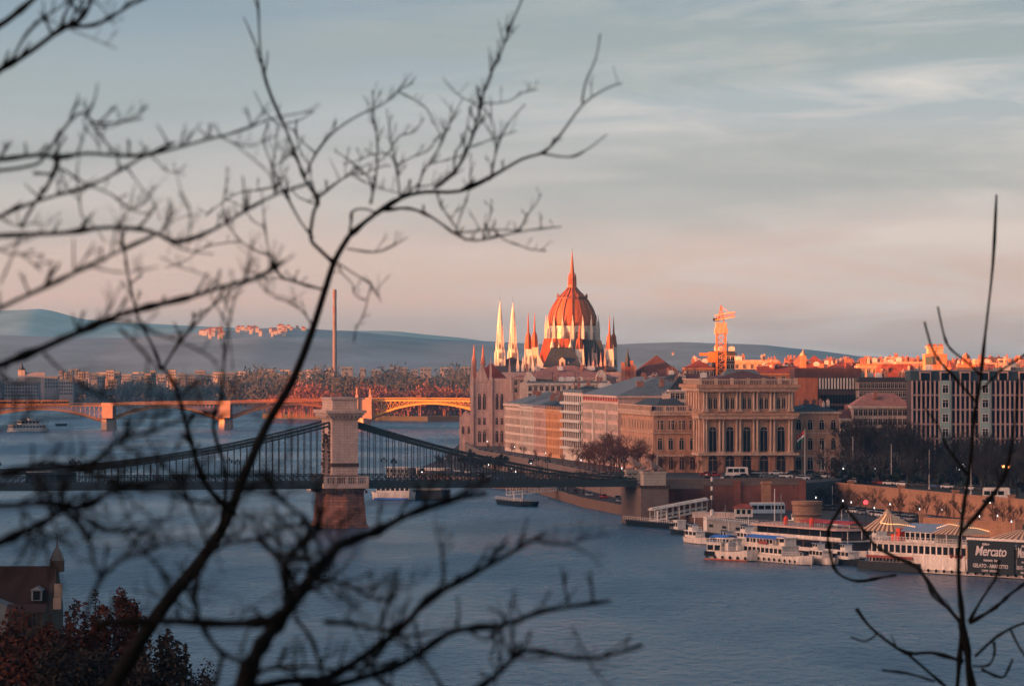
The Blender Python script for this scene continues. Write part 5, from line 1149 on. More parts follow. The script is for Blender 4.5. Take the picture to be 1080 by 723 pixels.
# restaurant ship
r, Ls = ship('restaurant_ship', 'broad white restaurant ship with a salmon roof deck and red awnings', pw(794, 580), pw(888, 588), 9.5, 1.3, BLACKHULL, .1, .06, .3)
cabin(r, .6, Ls - .6, .5, 9, 1.3, 2.4, DARKW, 9, HULLW, .9, 1.5, .5, .85); MB().box(.0, Ls - .2, -.3, -.1, 1.0, 1.9).build('bulwark', HULLW, r); MB().box(-.2, Ls, -.4, -.2, 3.7, 4.7).build('bulwark', HULLW, r)
cabin(r, .9, Ls - 1, .7, 8.8, 4.0, 2.3, DARKW, 8, None, 0, 1.6, .5, .88)
MB().prism([(-1.2, 2), (.5, -1), (Ls - 1, -1), (Ls + .2, 1.5), (Ls + .2, 8), (Ls - 1.2, 10), (.5, 10), (-1.2, 8)], 6.3, 6.75, .99).build('roof_deck', SALM, r)
canopy(r, Ls * .42, Ls * .98, 2.5, 8.5, 6.7, 8.4, REDC, 'awning')
for x in (Ls * .33, Ls * .62): MB().lathe([(.35, 6.7), (.6, 7.1), (.62, 8.3), (.3, 8.8), (.05, 9.0)], 8, x, 1.2).build('closed_parasol', mat('vermilion_canvas', (.75, .08, .04), .7), r)
MB().box(1.0, Ls * .3, 1.5, 8, 6.7, 7.0).build('roof_step', SALM, r); rail(r, [(0, -.7, 6.75), (Ls - 1, -.7, 6.75)], .9, GREYP, 2)
o = MB().lathe([(.5, 0), (.7, .2), (.5, .4)], 10).build('life_ring', WHITE, r, (4.5, -.55, .9)); o.rotation_euler = (R(90), 0, 0); o = dup(o, parent=r, loc=(13, -.55, .9))
# service pontoon
r, Ls = ship('service_pontoon', 'grey work pontoon with a tall striped mast and boxy deckhouse', pw(732, 566), pw(806, 575), 7, 1.6, BLACKHULL, .08, .05, .2)
cabin(r, 4.8, Ls * .86, 1.2, 6, 1.6, 3.1, GREYP, 4, GREYP, .3, .7, 1.4, .3); cabin(r, 4.6, 7.4, .9, 3, 1.7, 3.6, WHITE, 0, WHITE, .1); rail(r, [(.4, .6, 1.7), (5, .3, 1.6)], 1.1); rail(r, [(5, 1.2, 4.9), (Ls * .86, 1.2, 4.9)], 1.0)
ms = MB()
for dx in (-.4, .4): ms.tube([(5.4 + dx, 3, 1.6), (5.4 + dx * .2, 3, 17.5)], .14, 4)
for k in range(14): ms.beam((5.0 + k * .02, 3, 2.5 + k * 1.05), (5.8 - k * .02, 3, 3.5 + k * 1.05), .1, .1)
ms.build('mast', DARKMETAL, r)
for k in range(3): MB().box(5.1, 5.7, 2.8, 3.2, 10 + k * 2.4, 11.1 + k * 2.4).build('mast_board', WHITE, r)
MB().lathe([(.5, 6.0), (.5, 7.4), (.1, 7.6)], 8, 8.2, 2).build('funnel', WHITE, r)
for px, yt in ((817, 515), (824, 520)):
    t_ = thing('slender_mast', 'slender pale mast standing behind the restaurant ship' if px == 817 else 'shorter dark mast beside the slender pale one', 'mast', (gx(px, 1060), 1060, 0)); MB().tube([(0, 0, -.5), (0, 0, gz(yt, 1060))], [.2, .1], 5).build('pole', WHITE if px == 817 else GREYP, t_); MB().beam((-1.4, 0, 4.5), (1.4, 0, 4.2), .1, .1).build('spreader', GREYP, t_)
# pontoons with covered gangways
def gangway_pontoon(pa, pb, qa, label, glab, L2, zrise):
    r, Ls = ship('mooring_pontoon', label, pa, pb, 6.5, 1.5, BLACKHULL, .05, .05, .1, cat='pontoon'); rail(r, [(.3, .3, 1.5), (Ls - .3, .3, 1.5)], 1.0); MB().box(Ls * .6, Ls * .62, 1, 1.2, 1.5, 4.4).box(Ls * .6, Ls * .62, 3.8, 4, 1.5, 4.4).box(Ls * .6, Ls * .62, 1, 4, 4.4, 4.6).build('gate_frame', WHITE, r)
    g = thing('covered_gangway', glab, 'gangway', (qa[0], qa[1], 1.6), math.atan2(8, 15)); b_ = MB(); t_ = MB()
    for sy in (-1, 1):
        for z_ in (0, 1.1): b_.beam((0, sy * 1.3, z_), (L2, sy * 1.3, z_ + zrise), .18, .22)
        for k in range(10): x = L2 * k / 9; zz_ = zrise * k / 9; b_.box(x - .08, x + .08, sy * 1.3 - .08, sy * 1.3 + .08, zz_, zz_ + 3.0)
    b_.beam((0, 0, 0), (L2, 0, zrise), 2.6, .2); b_.build('walkway_frame', WHITE, g); t_.beam((-.5, 0, 3.1), (L2 + .5, 0, 3.1 + zrise), 3.4, .25); t_.beam((-.5, 0, 3.45), (L2 + .5, 0, 3.45 + zrise), 1.6, .4); t_.build('gangway_roof', WHITE, g)
    return r
gangway_pontoon(pw(656, 553), pw(712, 558), pw(688, 555), 'dark flat mooring pontoon beside the bridge abutment', 'white roofed gangway climbing to the quay beside the bridge abutment', 17, 2.6)
gangway_pontoon(pw(521, 531), pw(550, 534), pw(536, 527), 'small dark mooring pontoon seen beneath the chain bridge deck', 'white roofed gangway seen beneath the chain bridge deck', 21, 1.6)
# vessels behind the chain bridge
r, Ls = ship('river_cruiser', 'white river cruiser with a blue waterline seen beneath the bridge deck', pw(390, 527), pw(434, 527.5), 6, 2.4, HULLW, .2, .05, .4); MB().box(1.5, Ls - 1, -.06, .06, .1, .8).build('hull_stripe', BLUEC, r); cabin(r, 2, Ls - 1, .6, 5.4, 2.4, 2.4, WHITE, 7, WHITE, .3)
r, Ls = ship('dark_barge', 'black barge with crowded deck rails moored beside the white cruiser', pw(434.5, 527), pw(468, 527.5), 7, 3.3, BLACKHULL, .05, .05, .2); rail(r, [(.3, .3, 3.3), (Ls - .3, .3, 3.3)], 1.2, GREYP); cabin(r, 1.5, Ls - 2, 2, 6, 3.3, 2.0, GREYP, 4, WHITE, .3)
r, Ls = ship('launch', 'little pale launch just upstream of the stone bridge tower', pw(320, 517), pw(337, 518), 3, 1.2, HULLW, .3, .1, .4); cabin(r, 2, 4.5, .5, 2.5, 1.2, 1.3, WHITE, 2, WHITE, .1)
for i, (pa, pb, lab) in enumerate((((404, 503), (432, 503.5), 'low white houseboat glimpsed between the bridge hangers'), ((436, 504), (470, 504.5), 'pale floating restaurant glimpsed between the bridge hangers'))):
    r, Ls = ship('houseboat', lab, pw(*pa), pw(*pb), 7, 1.2, HULLW, .15, .1, .2); cabin(r, 1, Ls - 1, .5, 6, 1.2, 2.6, HULLW if i else GREYP, 6, WHITE, .4)
# ferry and barge far upstream
r, Ls = ship('ferry', 'white two decked ferry on the open water before the arch bridge', pw(11, 455.5), pw(53, 455), 7, 1.8, HULLW, .2, .15, .3)
cabin(r, 2, Ls - 3, .5, 6.5, 1.8, 2.6, WHITE, 10, WHITE, .4); cabin(r, 8, Ls - 7, 1, 6, 4.6, 2.3, WHITE, 5, WHITE, .6)
MB().box(14, 17, 2, 5, 7.0, 8.6).build('wheelhouse', WHITE, r)
r, Ls = ship('dark_barge', 'tiny dark barge following the white ferry', pw(58, 449), pw(70, 449), 5, 1.6, BLACKHULL, .1, .1, .1)
# ship with orange canopy behind the restaurant ship
r, Ls = ship('excursion_boat', 'low white boat with an orange canopy moored behind the restaurant ship', pw(858, 574), pw(908, 578), 6, 1.6, HULLW, .1, .3, .5)
cabin(r, 1, Ls * .8, .5, 5, 1.6, 1.6, DARKW, 6, WHITE, .4); canopy(r, Ls * .45, Ls * .95, .4, 5.2, 3.0, 5.2, mat('orange_canvas', (.6, .2, .07), .7))
# big excursion ship with dark banner
pA, pB = pw(902, 600), pw(1092, 611.5)
r, Ls = ship('party_ship', 'long cream party ship with striped tent roofs, light garlands and a black lettered banner', pA, pB, 9, 3.6, HULLW, .12, .06, 1.0)
S_ = Ls / 190.0      # metres per photo pixel along the ship
def sxp(px): return (px - 902) * S_
MB().box(sxp(906), sxp(972), -.5, .3, .1, 2.1).build('fender_band', BLACKHULL, r); MB().box(sxp(915), sxp(965), -.25, -.1, 2.9, 3.5).build('hull_stripe', mat('dull_red_board', (.25, .06, .05)), r)
for k in range(9): MB().box(sxp(918) + k * 1.15, sxp(918) + .6 + k * 1.15, -.14, -.04, 2.2, 3.0).build('porthole', PANE, r)
cabin(r, sxp(918), sxp(1020), .5, 8.5, 3.6, 3.0, HULLW, 16, HULLW, .6, 1.7, .7, .72)
cabin(r, sxp(975), sxp(1020), -.02, .5, .9, 3.1, HULLW, 0, None, 0, ends=False); cabin(r, sxp(1020), Ls - .8, .2, 8.5, 3.6, 2.8, TANC, 0, HULLW, .5, ends=False)
cabin(r, sxp(952), sxp(985), 1.2, 7.8, 6.8, 2.4, HULLW, 6, None, 0, 1.5, .5); MB().extr([(1, 9.2), (4.5, 10.8), (8, 9.2), (8, 9.0), (1, 9.0)], sxp(948), sxp(990), 'x').build('blue_grey_roof', BLUEG, r)
MB().box(sxp(943), sxp(947), 1, 4, 6.8, 9.6).box(sxp(939), sxp(948), .6, 1, 6.8, 8.2).build('red_panel', mat('vermilion_canvas', (.75, .08, .04)), r)
rail(r, [(sxp(918), 0, 6.7), (sxp(1024), 0, 6.7)], 1.1, WHITE, 1.0)
def tent(x0, x1, xm, zt, zb, stripes=7):
    b_ = MB(); n = stripes * 2
    for k in range(n):
        b_.m = k % 2; a = x0 + (x1 - x0) * k / n; e = x0 + (x1 - x0) * (k + 1) / n; ta = xm + (a - xm) * .18; te = xm + (e - xm) * .18
        b_.poly([(a, .2, zb), (e, .2, zb), (te, 4.4, zt), (ta, 4.4, zt)]); b_.poly([(e, 8.8, zb), (a, 8.8, zb), (ta, 4.6, zt), (te, 4.6, zt)])
    b_.m = 0; b_.poly([(x0, .2, zb), (xm + (x0 - xm) * .18, 4.4, zt), (xm + (x0 - xm) * .18, 4.6, zt), (x0, 8.8, zb)]); b_.poly([(x1, .2, zb), (x1, 8.8, zb), (xm + (x1 - xm) * .18, 4.6, zt), (xm + (x1 - xm) * .18, 4.4, zt)])
    o = b_.build('tent_roof', [TANC, mat('brown_canvas', (.12, .07, .05), .8)], r)
    MB().box(x0 + .2, x0 + .35, .3, .45, 6.8, zb).box(x1 - .35, x1 - .2, .3, .45, 6.8, zb).box((x0 + x1) / 2, (x0 + x1) / 2 + .15, .3, .45, 6.8, zb).build('tent_post', WHITE, o); return o
tent(sxp(907), sxp(945), sxp(921), 12.6, 8.8); tent(sxp(982), sxp(1016), sxp(1000), 11.6, 8.8); tent(sxp(1040), sxp(1088), sxp(1064), 10.4, 8.2)
MB().lathe([(1.0, 12.2), (.9, 12.9), (.4, 13.2), (.05, 13.8)], 8, sxp(921), 4.5).build('tent_finial', TANC, r)
def garland(pts, n):
    pts = [Vector(p) for p in pts]; w_ = MB(); w_.tube(pts, .03, 3); g = w_.build('garland_wire', DARKMETAL, r); tot = len(pts) - 1
    bb = MB()
    for k in range(n): t_ = k / (n - 1) * tot; i = min(int(t_), tot - 1); c = pts[i].lerp(pts[i + 1], t_ - i); bb.lathe([(.01, c.z - .12), (.08, c.z - .04), (.08, c.z + .04), (.01, c.z + .1)], 5, c.x, c.y)
    bb.build('light_string', mat('amber_bulb_glow', (1.0, .42, .16), emit=.9), g)
garland([(sxp(921), 4.5, 12.8), (sxp(928), .4, 10.7), (sxp(938), .2, 10.5), (sxp(950), .2, 10.6), (sxp(966), .2, 10.2)], 34)
garland([(sxp(990), .2, 10.2), (sxp(1003), .2, 11.2), (sxp(1018), .2, 10.6), (sxp(1032), .2, 10.5), (sxp(1044), .2, 10.0)], 30)
# banner with lettering
BANB = mat('black_banner_cloth', (.008, .016, .02), .7, .2); LET = mat('white_lettering', (.55, .52, .5), .8, .1)
def banner(px_a, px_b, name='banner'):
    x0, x1 = sxp(px_a), sxp(px_b); b_ = MB().box(x0, x1, -.75, -.65, .9, 8.0).build(name, BANB, r)
    MB().box(x0 - .3, x1 + .4, -.8, -.1, 8.0, 8.5).build('banner_cap', HULLW, r)
    for txt, cx, z_, size, sh, wx in (('Mercato', .5, 4.75, 3.0, .25, 1.0), ('italiano', .40, 7.0, .8, .2, 1.0), ('ristorante   bar', .5, 3.55, .75, 0, 1), ('GELATO - AMARETTO', .5, 2.15, 1.15, 0, 1), ('COFFEE   SPECIALITA', .5, 1.3, .6, 0, 1)):
        cu = bpy.data.curves.new('lettering', 'FONT'); cu.body = txt; cu.size = size; cu.shear = sh; cu.align_x = 'CENTER'; cu.extrude = .03; cu.offset = .035 if size > 2 else .012; cu.space_character = .95
        cu.resolution_u = 3; cu.materials.append(LET); tmp = bpy.data.objects.new('lettering', cu); col.objects.link(tmp); bpy.context.view_layer.update(); me = bpy.data.meshes.new_from_object(tmp.evaluated_get(bpy.context.evaluated_depsgraph_get())); bpy.data.objects.remove(tmp); me.materials.clear(); me.materials.append(LET); o = put('lettering', me, b_); o.location = (x0 + (x1 - x0) * cx, -.8, z_); o.rotation_euler = (R(90), 0, 0)
        o.scale = (min(1.0, (x1 - x0) / 10.5), 1, 1)
banner(1025, 1073); banner(1076, 1092)
for k in range(3): MB().lathe([(.1, 3.7), (.5, 4.0), (.3, 4.5)], 6, sxp(1006) + k * 1.5, 0).build('planter', mat('dull_red_board', (.25, .06, .05)), r)
# round brick tower on the quay
rb = thing('round_bastion', 'squat round sandstone tower with a wider battered top on the quay', 'tower', (gx(851, 1085), 1085, 0)); ZT = gz(528, 1085)
MB().lathe([(3.4, 0), (3.4, ZT - 4.0)], 28).build('shaft', SANDW, rb); MB().lathe([(3.4, ZT - 4.0), (3.9, ZT - 3.4), (3.7, ZT - 3.0), (3.7, ZT - 1.2), (4.0, ZT - .9), (4.0, ZT), (3.4, ZT + .01)], 28).build('parapet', stone_blocks('dark_sandstone', (.34, .2, .13), (.2, .12, .08), (.08, .05, .04), .8, .35), rb)
sp = thing('quay_pillar', 'free standing square sandstone pillar before the red brick wall', 'pillar', (gx(808, 1214), 1214, 3)); MB().box(-1.3, 1.3, -1, 1, 0, 8.2).build('shaft', SANDW, sp); MB().box(-1.6, 1.6, -1.3, 1.3, 8.2, 8.8).build('capital', SANDW, sp)
# kiosk
kk = thing('kiosk', 'small white ticket kiosk with a red roof on the lower quay', 'kiosk', (gx(775, 1180), 1180, 3)); MB().box(0, 5, 0, 3, 0, 2.4).build('wall', WHITE, kk); MB().hip(0, 5, 0, 3, 2.4, 1.2).build('roof', REDTILE, kk)
for k in range(3): MB().box(.5 + k * 1.5, 1.4 + k * 1.5, -.05, 0, .8, 2.0).build('window', PANE, kk)
for i, (x, y, w_) in enumerate(((gx(730, 1175), 1175, 9), (gx(752, 1172), 1172, 6))):
    sh = thing('terrace_wall', 'low pale quay wall piece behind the work pontoon' if i else 'low pale quay wall beside the covered gangway', 'wall', (x, y, 3)); MB().box(0, w_, 0, .5, 0, 1.4).build('masonry', CREAM, sh); MB().box(-.1, w_ + .1, -.1, .6, 1.4, 1.6).build('coping', PALE, sh)

r, Ls = ship('motor_boat', 'slim white motor cruiser squeezed between the restaurant ship and the party ship', pw(884, 583), pw(906, 588), 3.6, 1.3, HULLW, .3, .1, .4); cabin(r, 1.2, 4.2, .5, 3.1, 1.3, 1.3, WHITE, 3, WHITE, .1)
r, Ls = ship('work_boat', 'dark work boat with a white wheelhouse moored behind the service pontoon', pw(700, 562), pw(734, 566), 4, 1.3, BLACKHULL, .3, .1, .5); cabin(r, 5.5, 8.5, .8, 3.2, 1.3, 2.3, WHITE, 2, WHITE, .2); MB().tube([(7, 2, 3.6), (7, 2, 7.2)], .07, 4).build('mast', WHITE, r)
r, Ls = ship('excursion_boat', 'grey roofed boat lying against the quay behind the blue canopied boats', pw(806, 566), pw(850, 569), 5, 1.4, HULLW, .15, .15, .5); cabin(r, 1, Ls - 2, .5, 4.5, 1.4, 2.0, HULLW, 8, BLUEG, .4)
for nm in list(bpy.data.objects):
    if nm.get('category') in ('boat',) and nm.name.split('.')[0] in ('tour_boat', 'restaurant_ship', 'party_ship', 'service_pontoon', 'excursion_boat'):
        L_ = max([v[0] for c in nm.children if c.name.startswith('hull') and 'stripe' not in c.name for v in c.bound_box] or [8])
        for k in range(int(L_ / 2.6)):
            o = MB().lathe([(.2, -.12), (.38, -.08), (.38, .08), (.2, .12)], 8).build('fender', TYRE if 'TYRE' in globals() else mat('tyre_rubber', (.012, .012, .012), .9), nm, (1.6 + k * 2.5, -.12, .75)); o.rotation_euler = (R(90), 0, 0)
for pa, pb, B_, hm2, lab, nw_ in (((862, 566), (900, 569), 5, HULLW, 'white cabin boat moored in the second row behind the orange canopied boat', 7), ((905, 577), (938, 581), 4.5, HULLW, 'small white boat almost hidden by the bow of the party ship', 5), ((770, 573), (796, 576), 4, HULLW, 'white launch wedged between the work pontoon and the blue canopied boats', 4), ((820, 560), (862, 562), 5, BLACKHULL, 'dark hulled boat with a pale cabin lying below the round tower', 6), ((846, 593), (872, 596), 3.6, HULLW, 'low white boat tied to the stern of the two decked tour boat', 4), ((716, 571), (738, 574), 3.4, HULLW, 'small white motor boat tied outside the dark work boat', 3), ((876, 594), (899, 597), 3.6, BLACKHULL, 'dark little tender floating ahead of the party ship bow', 3), ((748, 580), (778, 582), 4, HULLW, 'white cabin boat pressed between the work pontoon and the smallest tour boat', 5)):
    r, Ls = ship('motor_boat', lab, pw(*pa), pw(*pb), B_, 1.3, hm2, .25, .1, .5); cabin(r, Ls * .2, Ls * .75, .5, B_ - .6, 1.3, 1.7, WHITE, nw_, WHITE, .25); cabin(r, Ls * .3, Ls * .5, .8, B_ - 1, 3.2, 1.4, WHITE, 2, BLUEG, .2); rail(r, [(Ls * .75, .2, 1.4), (Ls - .5, .5, 1.5)], .9); MB().tube([(Ls * .45, B_ / 2, 3), (Ls * .45, B_ / 2, 7.5)], .07, 4).beam((Ls * .45 - .7, B_ / 2, 6), (Ls * .45 + .7, B_ / 2, 6), .05, .05).build('mast', WHITE, r)
for k, (px, Y, yt) in enumerate(((427, 1600, 476), (441, 1590, 471), (470, 1640, 452), (478, 1650, 455), (487, 1660, 450), (715, 1178, 528), (765, 1150, 532), (838, 1040, 540), (895, 1060, 538))):
    t_ = thing('slender_mast', 'thin grey mooring mast ' + ('among the houseboats behind the bridge hangers' if k < 2 else ('on the quay by the gothic building' if k < 5 else ('beside the covered gangway' if k == 5 else ('behind the ticket kiosk' if k == 6 else ('between the round tower and the salmon roof' if k == 7 else 'by the orange canopied boat'))))), 'mast', (gx(px, Y), Y, 0), 0, 'masts by the gothic building' if 2 <= k < 5 else ('masts among the houseboats' if k < 2 else None)); MB().tube([(0, 0, -.5), (0, 0, gz(yt, Y))], [.16, .08], 5).build('pole', GREYP, t_); MB().beam((-.8, 0, gz(yt, Y) * .8), (.8, 0, gz(yt, Y) * .8), .07, .07).build('spreader', GREYP, t_)
# ---- vehicles
CARM = [mat('white_car_paint', (.55, .55, .55), .3, .05), mat('dark_car_paint', (.02, .025, .03), .3, .05), mat('silver_car_paint', (.25, .27, .29), .3, .05, metal=.4), mat('blue_car_paint', (.03, .07, .16), .3, .05), mat('red_car_paint', (.28, .02, .02), .3, .05)]
TYRE = mat('tyre_rubber', (.012, .012, .012), .9)
def car_proto(paint, cname):
    r = thing('parked_car', cname, 'car'); b_ = MB()
    b_.extr([(-2.15, .3), (2.15, .3), (2.2, .75), (1.9, .88), (1.05, .95), (-1.75, .98), (-2.15, .9)], -.85, .85); bo = b_.build('body', paint, r)
    MB().extr([(-1.7, .95), (1.0, .95), (.45, 1.42), (-1.15, 1.45)], -.72, .72).build('cabin_glass', PANE, r); MB().box(-1.1, .4, -.68, .68, 1.43, 1.49).build('roof', paint, r)
    for x in (-1.35, 1.35):
        for y in (-.82, .82):
            o = MB().lathe([(.33, -.1), (.33, .1)], 10).build('wheel', TYRE, r, (x, y, .33)); o.rotation_euler = (R(90), 0, 0)
    for y in (-.6, .6): MB().box(2.16, 2.24, y - .14, y + .14, .6, .76).build('headlight', WHITE, r); MB().box(-2.2, -2.14, y - .14, y + .14, .68, .82).build('tail_light', REDC, r)
    return r
cars = [car_proto(m, '') for m in CARM]; cn = ['white', 'black', 'silver', 'blue', 'red']
hd = bpy.data.objects
used = set(); rc = random.Random(44)
def put_car(x, y, z_, rz, where, k=None, lit=False, sgrp='cars'):
    k = rc.choices(range(5), (3, 5, 4, 2, 1))[0] if k is None else k
    if k not in used: o = cars[k]; used.add(k); o.location = (x, y, z_); o.rotation_euler = (0, 0, rz)
    else: o = dup(cars[k], (x, y, z_), rz)
    o['label'] = '%s car %s' % (cn[k], where); o['group'] = 'cars ' + where
    if lit:
        o.name = 'car'
        for c in o.children:
            if c.name.startswith('headlight'): c.data = HL
            if c.name.startswith('tail_light'): c.data = TL
hb_ = MB().lathe([(.02, -.2), (.15, -.1), (.18, 0), (.15, .1), (.02, .2)], 6); HL = hb_.mesh('headlight', LAMP_C)
TL = MB().box(-2.25, -2.14, -.2, .2, .65, .85).mesh('tail_light', LAMP_R)
def lit_car(x, y, z_, rz, where):
    put_car(x, y, z_, rz, where); o = [q for q in bpy.data.objects if q.get('category') == 'car'][-1]
for k in range(26):      # square before the palace
    px = rc.uniform(744, 868); Y = rc.choice([1262, 1290, 1322, 1350, 1385]) + rc.uniform(-4, 4); x = gx(px, Y); z_ = 10.8 - (Y - 1226) * .0125
    put_car(x, Y, z_ + .02, rc.choice([0, math.pi]) + rc.uniform(-.1, .1), 'on the square before the arcaded palace')
for k in range(22):      # terrace road along river houses
    t_ = k / 21; x = -14 + 50 * t_; Y = 1738 - 400 * t_; put_car(x + .8, Y, UZ + .02, R(-83) + (0 if k % 2 else math.pi), 'in the row below the river houses', None if k % 3 else 0)
for k in range(16):      # lower quay road north of bridge
    t_ = k / 15; x = -24 + 62 * t_; Y = 1620 - 360 * t_ + 8 * math.sin(k); put_car(x + (3 if x < 30 else -1), Y, 3.02, R(-80) + (0 if k % 2 else math.pi), 'on the low quay road beyond the bridge')
for k in range(54):      # lower quay by the ships
    px = 868 + k * 3.4 + rc.uniform(-1, 1); Y = 1262 - (px - 868) * .92 - rc.choice([8, 14, 20, 27]); 
    if Y < 1062: continue
    put_car(gx(px, Y), Y, 3.02, R(-55) + rc.uniform(-.2, .2), 'on the low quay under the sandstone wall')
for k in range(16):      # upper road in front of the park
    px = 880 + k * 12 + rc.uniform(-2, 2); Y = 1335 - (px - 880) * .55; put_car(gx(px, Y), Y, UZ + .02, R(-35), 'on the upper road beside the park trees')
# coach, truck, bus on the bridge
def coach(x, y, z_, rz, label, paint, Lc=12, hc=3.2, name='coach', cat='bus'):
    r = thing(name, label, cat, (x, y, z_), rz); MB().box(0, Lc, 0, 2.5, .4, hc, .12, .05).build('body', paint, r); MB().box(.3, Lc - .3, .2, 2.3, hc, hc + .2).build('roof', WHITE, r)
    for k in range(int(Lc / 2)): MB().box(.5 + k * 1.9, 2.1 + k * 1.9, -.06, .05, 1.5, 2.6).build('window', PANE, r)
    for x_ in (2, Lc - 3):
        for y_ in (.2, 2.3): o = MB().lathe([(.5, -.15), (.5, .15)], 12).build('wheel', TYRE, r, (x_, y_, .5)); o.rotation_euler = (R(90), 0, 0)
    MB().box(-.05, 0, .3, 2.2, 1.3, 2.8).build('windscreen', PANE, r); return r
coach(gx(791, 1196), 1196, 3.02, R(4), 'pale blue tour coach parked under the red brick wall', mat('pale_blue_paint', (.30, .42, .52), .4, .1), 10)
coach(gx(766, 1345), 1345, 9.3, R(3), 'white van parked in front of the palace arches', WHITE, 7, 2.9, 'delivery_van', 'van')
coach(gx(1036, 1168), 1168, 8.02, R(-12), 'white lorry with its lights on above the sandstone wall', WHITE, 7.5, 3.3, 'lorry', 'lorry')
p = cbw(-88, -3.5, DZ + .02); coach(p.x, p.y, p.z, R(12.5), 'dark bus crossing the chain bridge near its far river span', mat('dark_bus_paint', (.03, .045, .05), .5), 14, 3.3, 'bus', 'bus')
p = cbw(-102, -3.2, DZ + .02)
# ---- masts, flag, street lamps
def tall_pole(px, Y, z0, yt, label, lamp=False, r0=.2, m=None, name='lamp_mast'):
    r = thing(name, label, 'pole', (gx(px, Y), Y, z0), 0); h_ = gz(yt, Y) - z0; MB().tube([(0, 0, -.2), (0, 0, h_)], [r0, r0 * .55], 6).build('shaft', m or PALEM, r)
    MB().lathe([(r0 * 2.2, 0), (r0 * 1.8, .8), (r0, 1.0)], 8).build('base', m or PALEM, r); return r, h_
PALEM = mat('pale_pole_paint', (.42, .40, .38), .6, .15)
fp, fh = tall_pole(849, 1290, 3, 452, 'tallest pale flagpole with a red, white and green flag', name='flagpole')
for i, m in enumerate((mat('flag_red', (.6, .03, .03), .8), mat('flag_white', (.75, .72, .7), .8), mat('flag_green', (.02, .12, .07), .8))):
    b_ = MB(); n = 6
    for k in range(n):
        def fpnt(u, v_): return (-.15 - u * 1.9 - v_ * .5, .25 * math.sin(u * 5), fh - .5 - (v_ + i) * 1.05 - u * 1.6)
        u0, u1 = k / n, (k + 1) / n; b_.poly([fpnt(u0, 0), fpnt(u1, 0), fpnt(u1, 1), fpnt(u0, 1)])
    b_.build('flag_stripe', m, fp)
for px, Y, yt, z0, lab in ((866, 1385, 468, 8, 'pale lamp mast just behind the flagpole'), (870, 1400, 466, 8, 'slightly taller thin mast beside the pale lamp mast behind the flagpole'), (899.5, 1334, 460, 8, 'pale lamp mast before the narrow brown roofed house'), (940, 1310, 468, 8, 'pale lamp mast before the red roofed pale building'),
                           (980, 1262, 474, 8, 'pale lamp mast before the first green bay of the hotel'), (1024, 1215, 484, 8, 'pale lamp mast before the middle of the hotel'), (878, 1250, 512, 3, 'short pale post against the start of the sandstone wall'), (693, 1222, 476, 11, 'thin dark post by the bridge head pedestal')):
    tall_pole(px, Y, z0, yt, lab, r0=.17)
r, fh = tall_pole(1061, 1185, 8, 492, 'dark lamp post with two orange glowing lamps near the lorry', m=DARKMETAL)
for s_ in (-1, 1): MB().lathe([(.05, fh - .3), (.42, fh), (.3, fh + .4), (.04, fh + .5)], 8, s_ * .8, 0).build('lamp', LAMP_O if 'LAMP_O' in globals() else mat('orange_lamp_glow', (1.0, .3, .08), emit=1.8), r)
def street_lamp_proto():
    r = thing('street_lamp', 'lit globe street lamp', 'street lamp'); MB().tube([(0, 0, 0), (0, 0, 4.6)], [.1, .06], 5).build('post', DARKMETAL, r); MB().lathe([(.04, 4.55), (.12, 4.7), (.14, 4.84), (.1, 4.96), (.02, 5.15)], 6).build('globe', LAMP_C, r); return r
slp = street_lamp_proto(); first = [1]
def street_lamp(x, y, z_, where):
    if first[0]: o = slp; o.location = (x, y, z_); first[0] = 0
    else: o = dup(slp, (x, y, z_), 0)
    o['label'] = 'small lit globe lamp ' + where; o['group'] = 'globe lamps ' + where
for k in range(9): t_ = k / 8; street_lamp(-30 + 64 * t_ + (4 if t_ < .5 else 0) + rc.uniform(-1, 2), 1640 - 370 * t_, 3, 'on the low quay beyond the bridge')
for k in range(11):
    px = 862 + k * 21 + rc.uniform(-9, 9); Y = 1225 - (px - 862) * .78 + rc.uniform(-35, 5); street_lamp(gx(px, Y), Y, rc.uniform(1.6, 3), 'on the low quay under the sandstone wall')
for k in range(10):
    px = rc.uniform(875, 1080); Y = rc.uniform(1300, 1400); street_lamp(gx(px, Y), Y, 8, 'among the bare park trees')
for k in range(5): t_ = k / 4; street_lamp(-10 + 44 * t_, 1715 - 400 * t_, 8, 'on the riverside terrace')
# lit vehicles seen as pairs of lights
for (px, Y, z_, rz, wh) in ((868, 1330, 8.02, R(200), 'driving with lights on beside the flagpole'), (1044, 1150, 8.02, R(-140), 'driving with lights on near the lorry'), (560, 1560, 8.02, R(-97), 'driving with lights on below the river houses'), (445, 1625, 3.02, R(-100), 'driving with lights on behind the bridge hangers'), (508, 1560, 3.02, R(-75), 'driving with lights on on the low quay')):
    put_car(gx(px, Y), Y, z_, rz, wh, 1, True)
r = thing('stop_light', 'red glowing traffic signal on the quay behind the party ship', 'traffic light', (gx(913, 1150), 1150, 3)); MB().tube([(0, 0, 0), (0, 0, 4.6)], .1, 5).build('post', DARKMETAL, r); MB().lathe([(.1, 4.5), (.6, 4.8), (.6, 5.4), (.1, 5.7)], 8).build('lamp', LAMP_R, r)
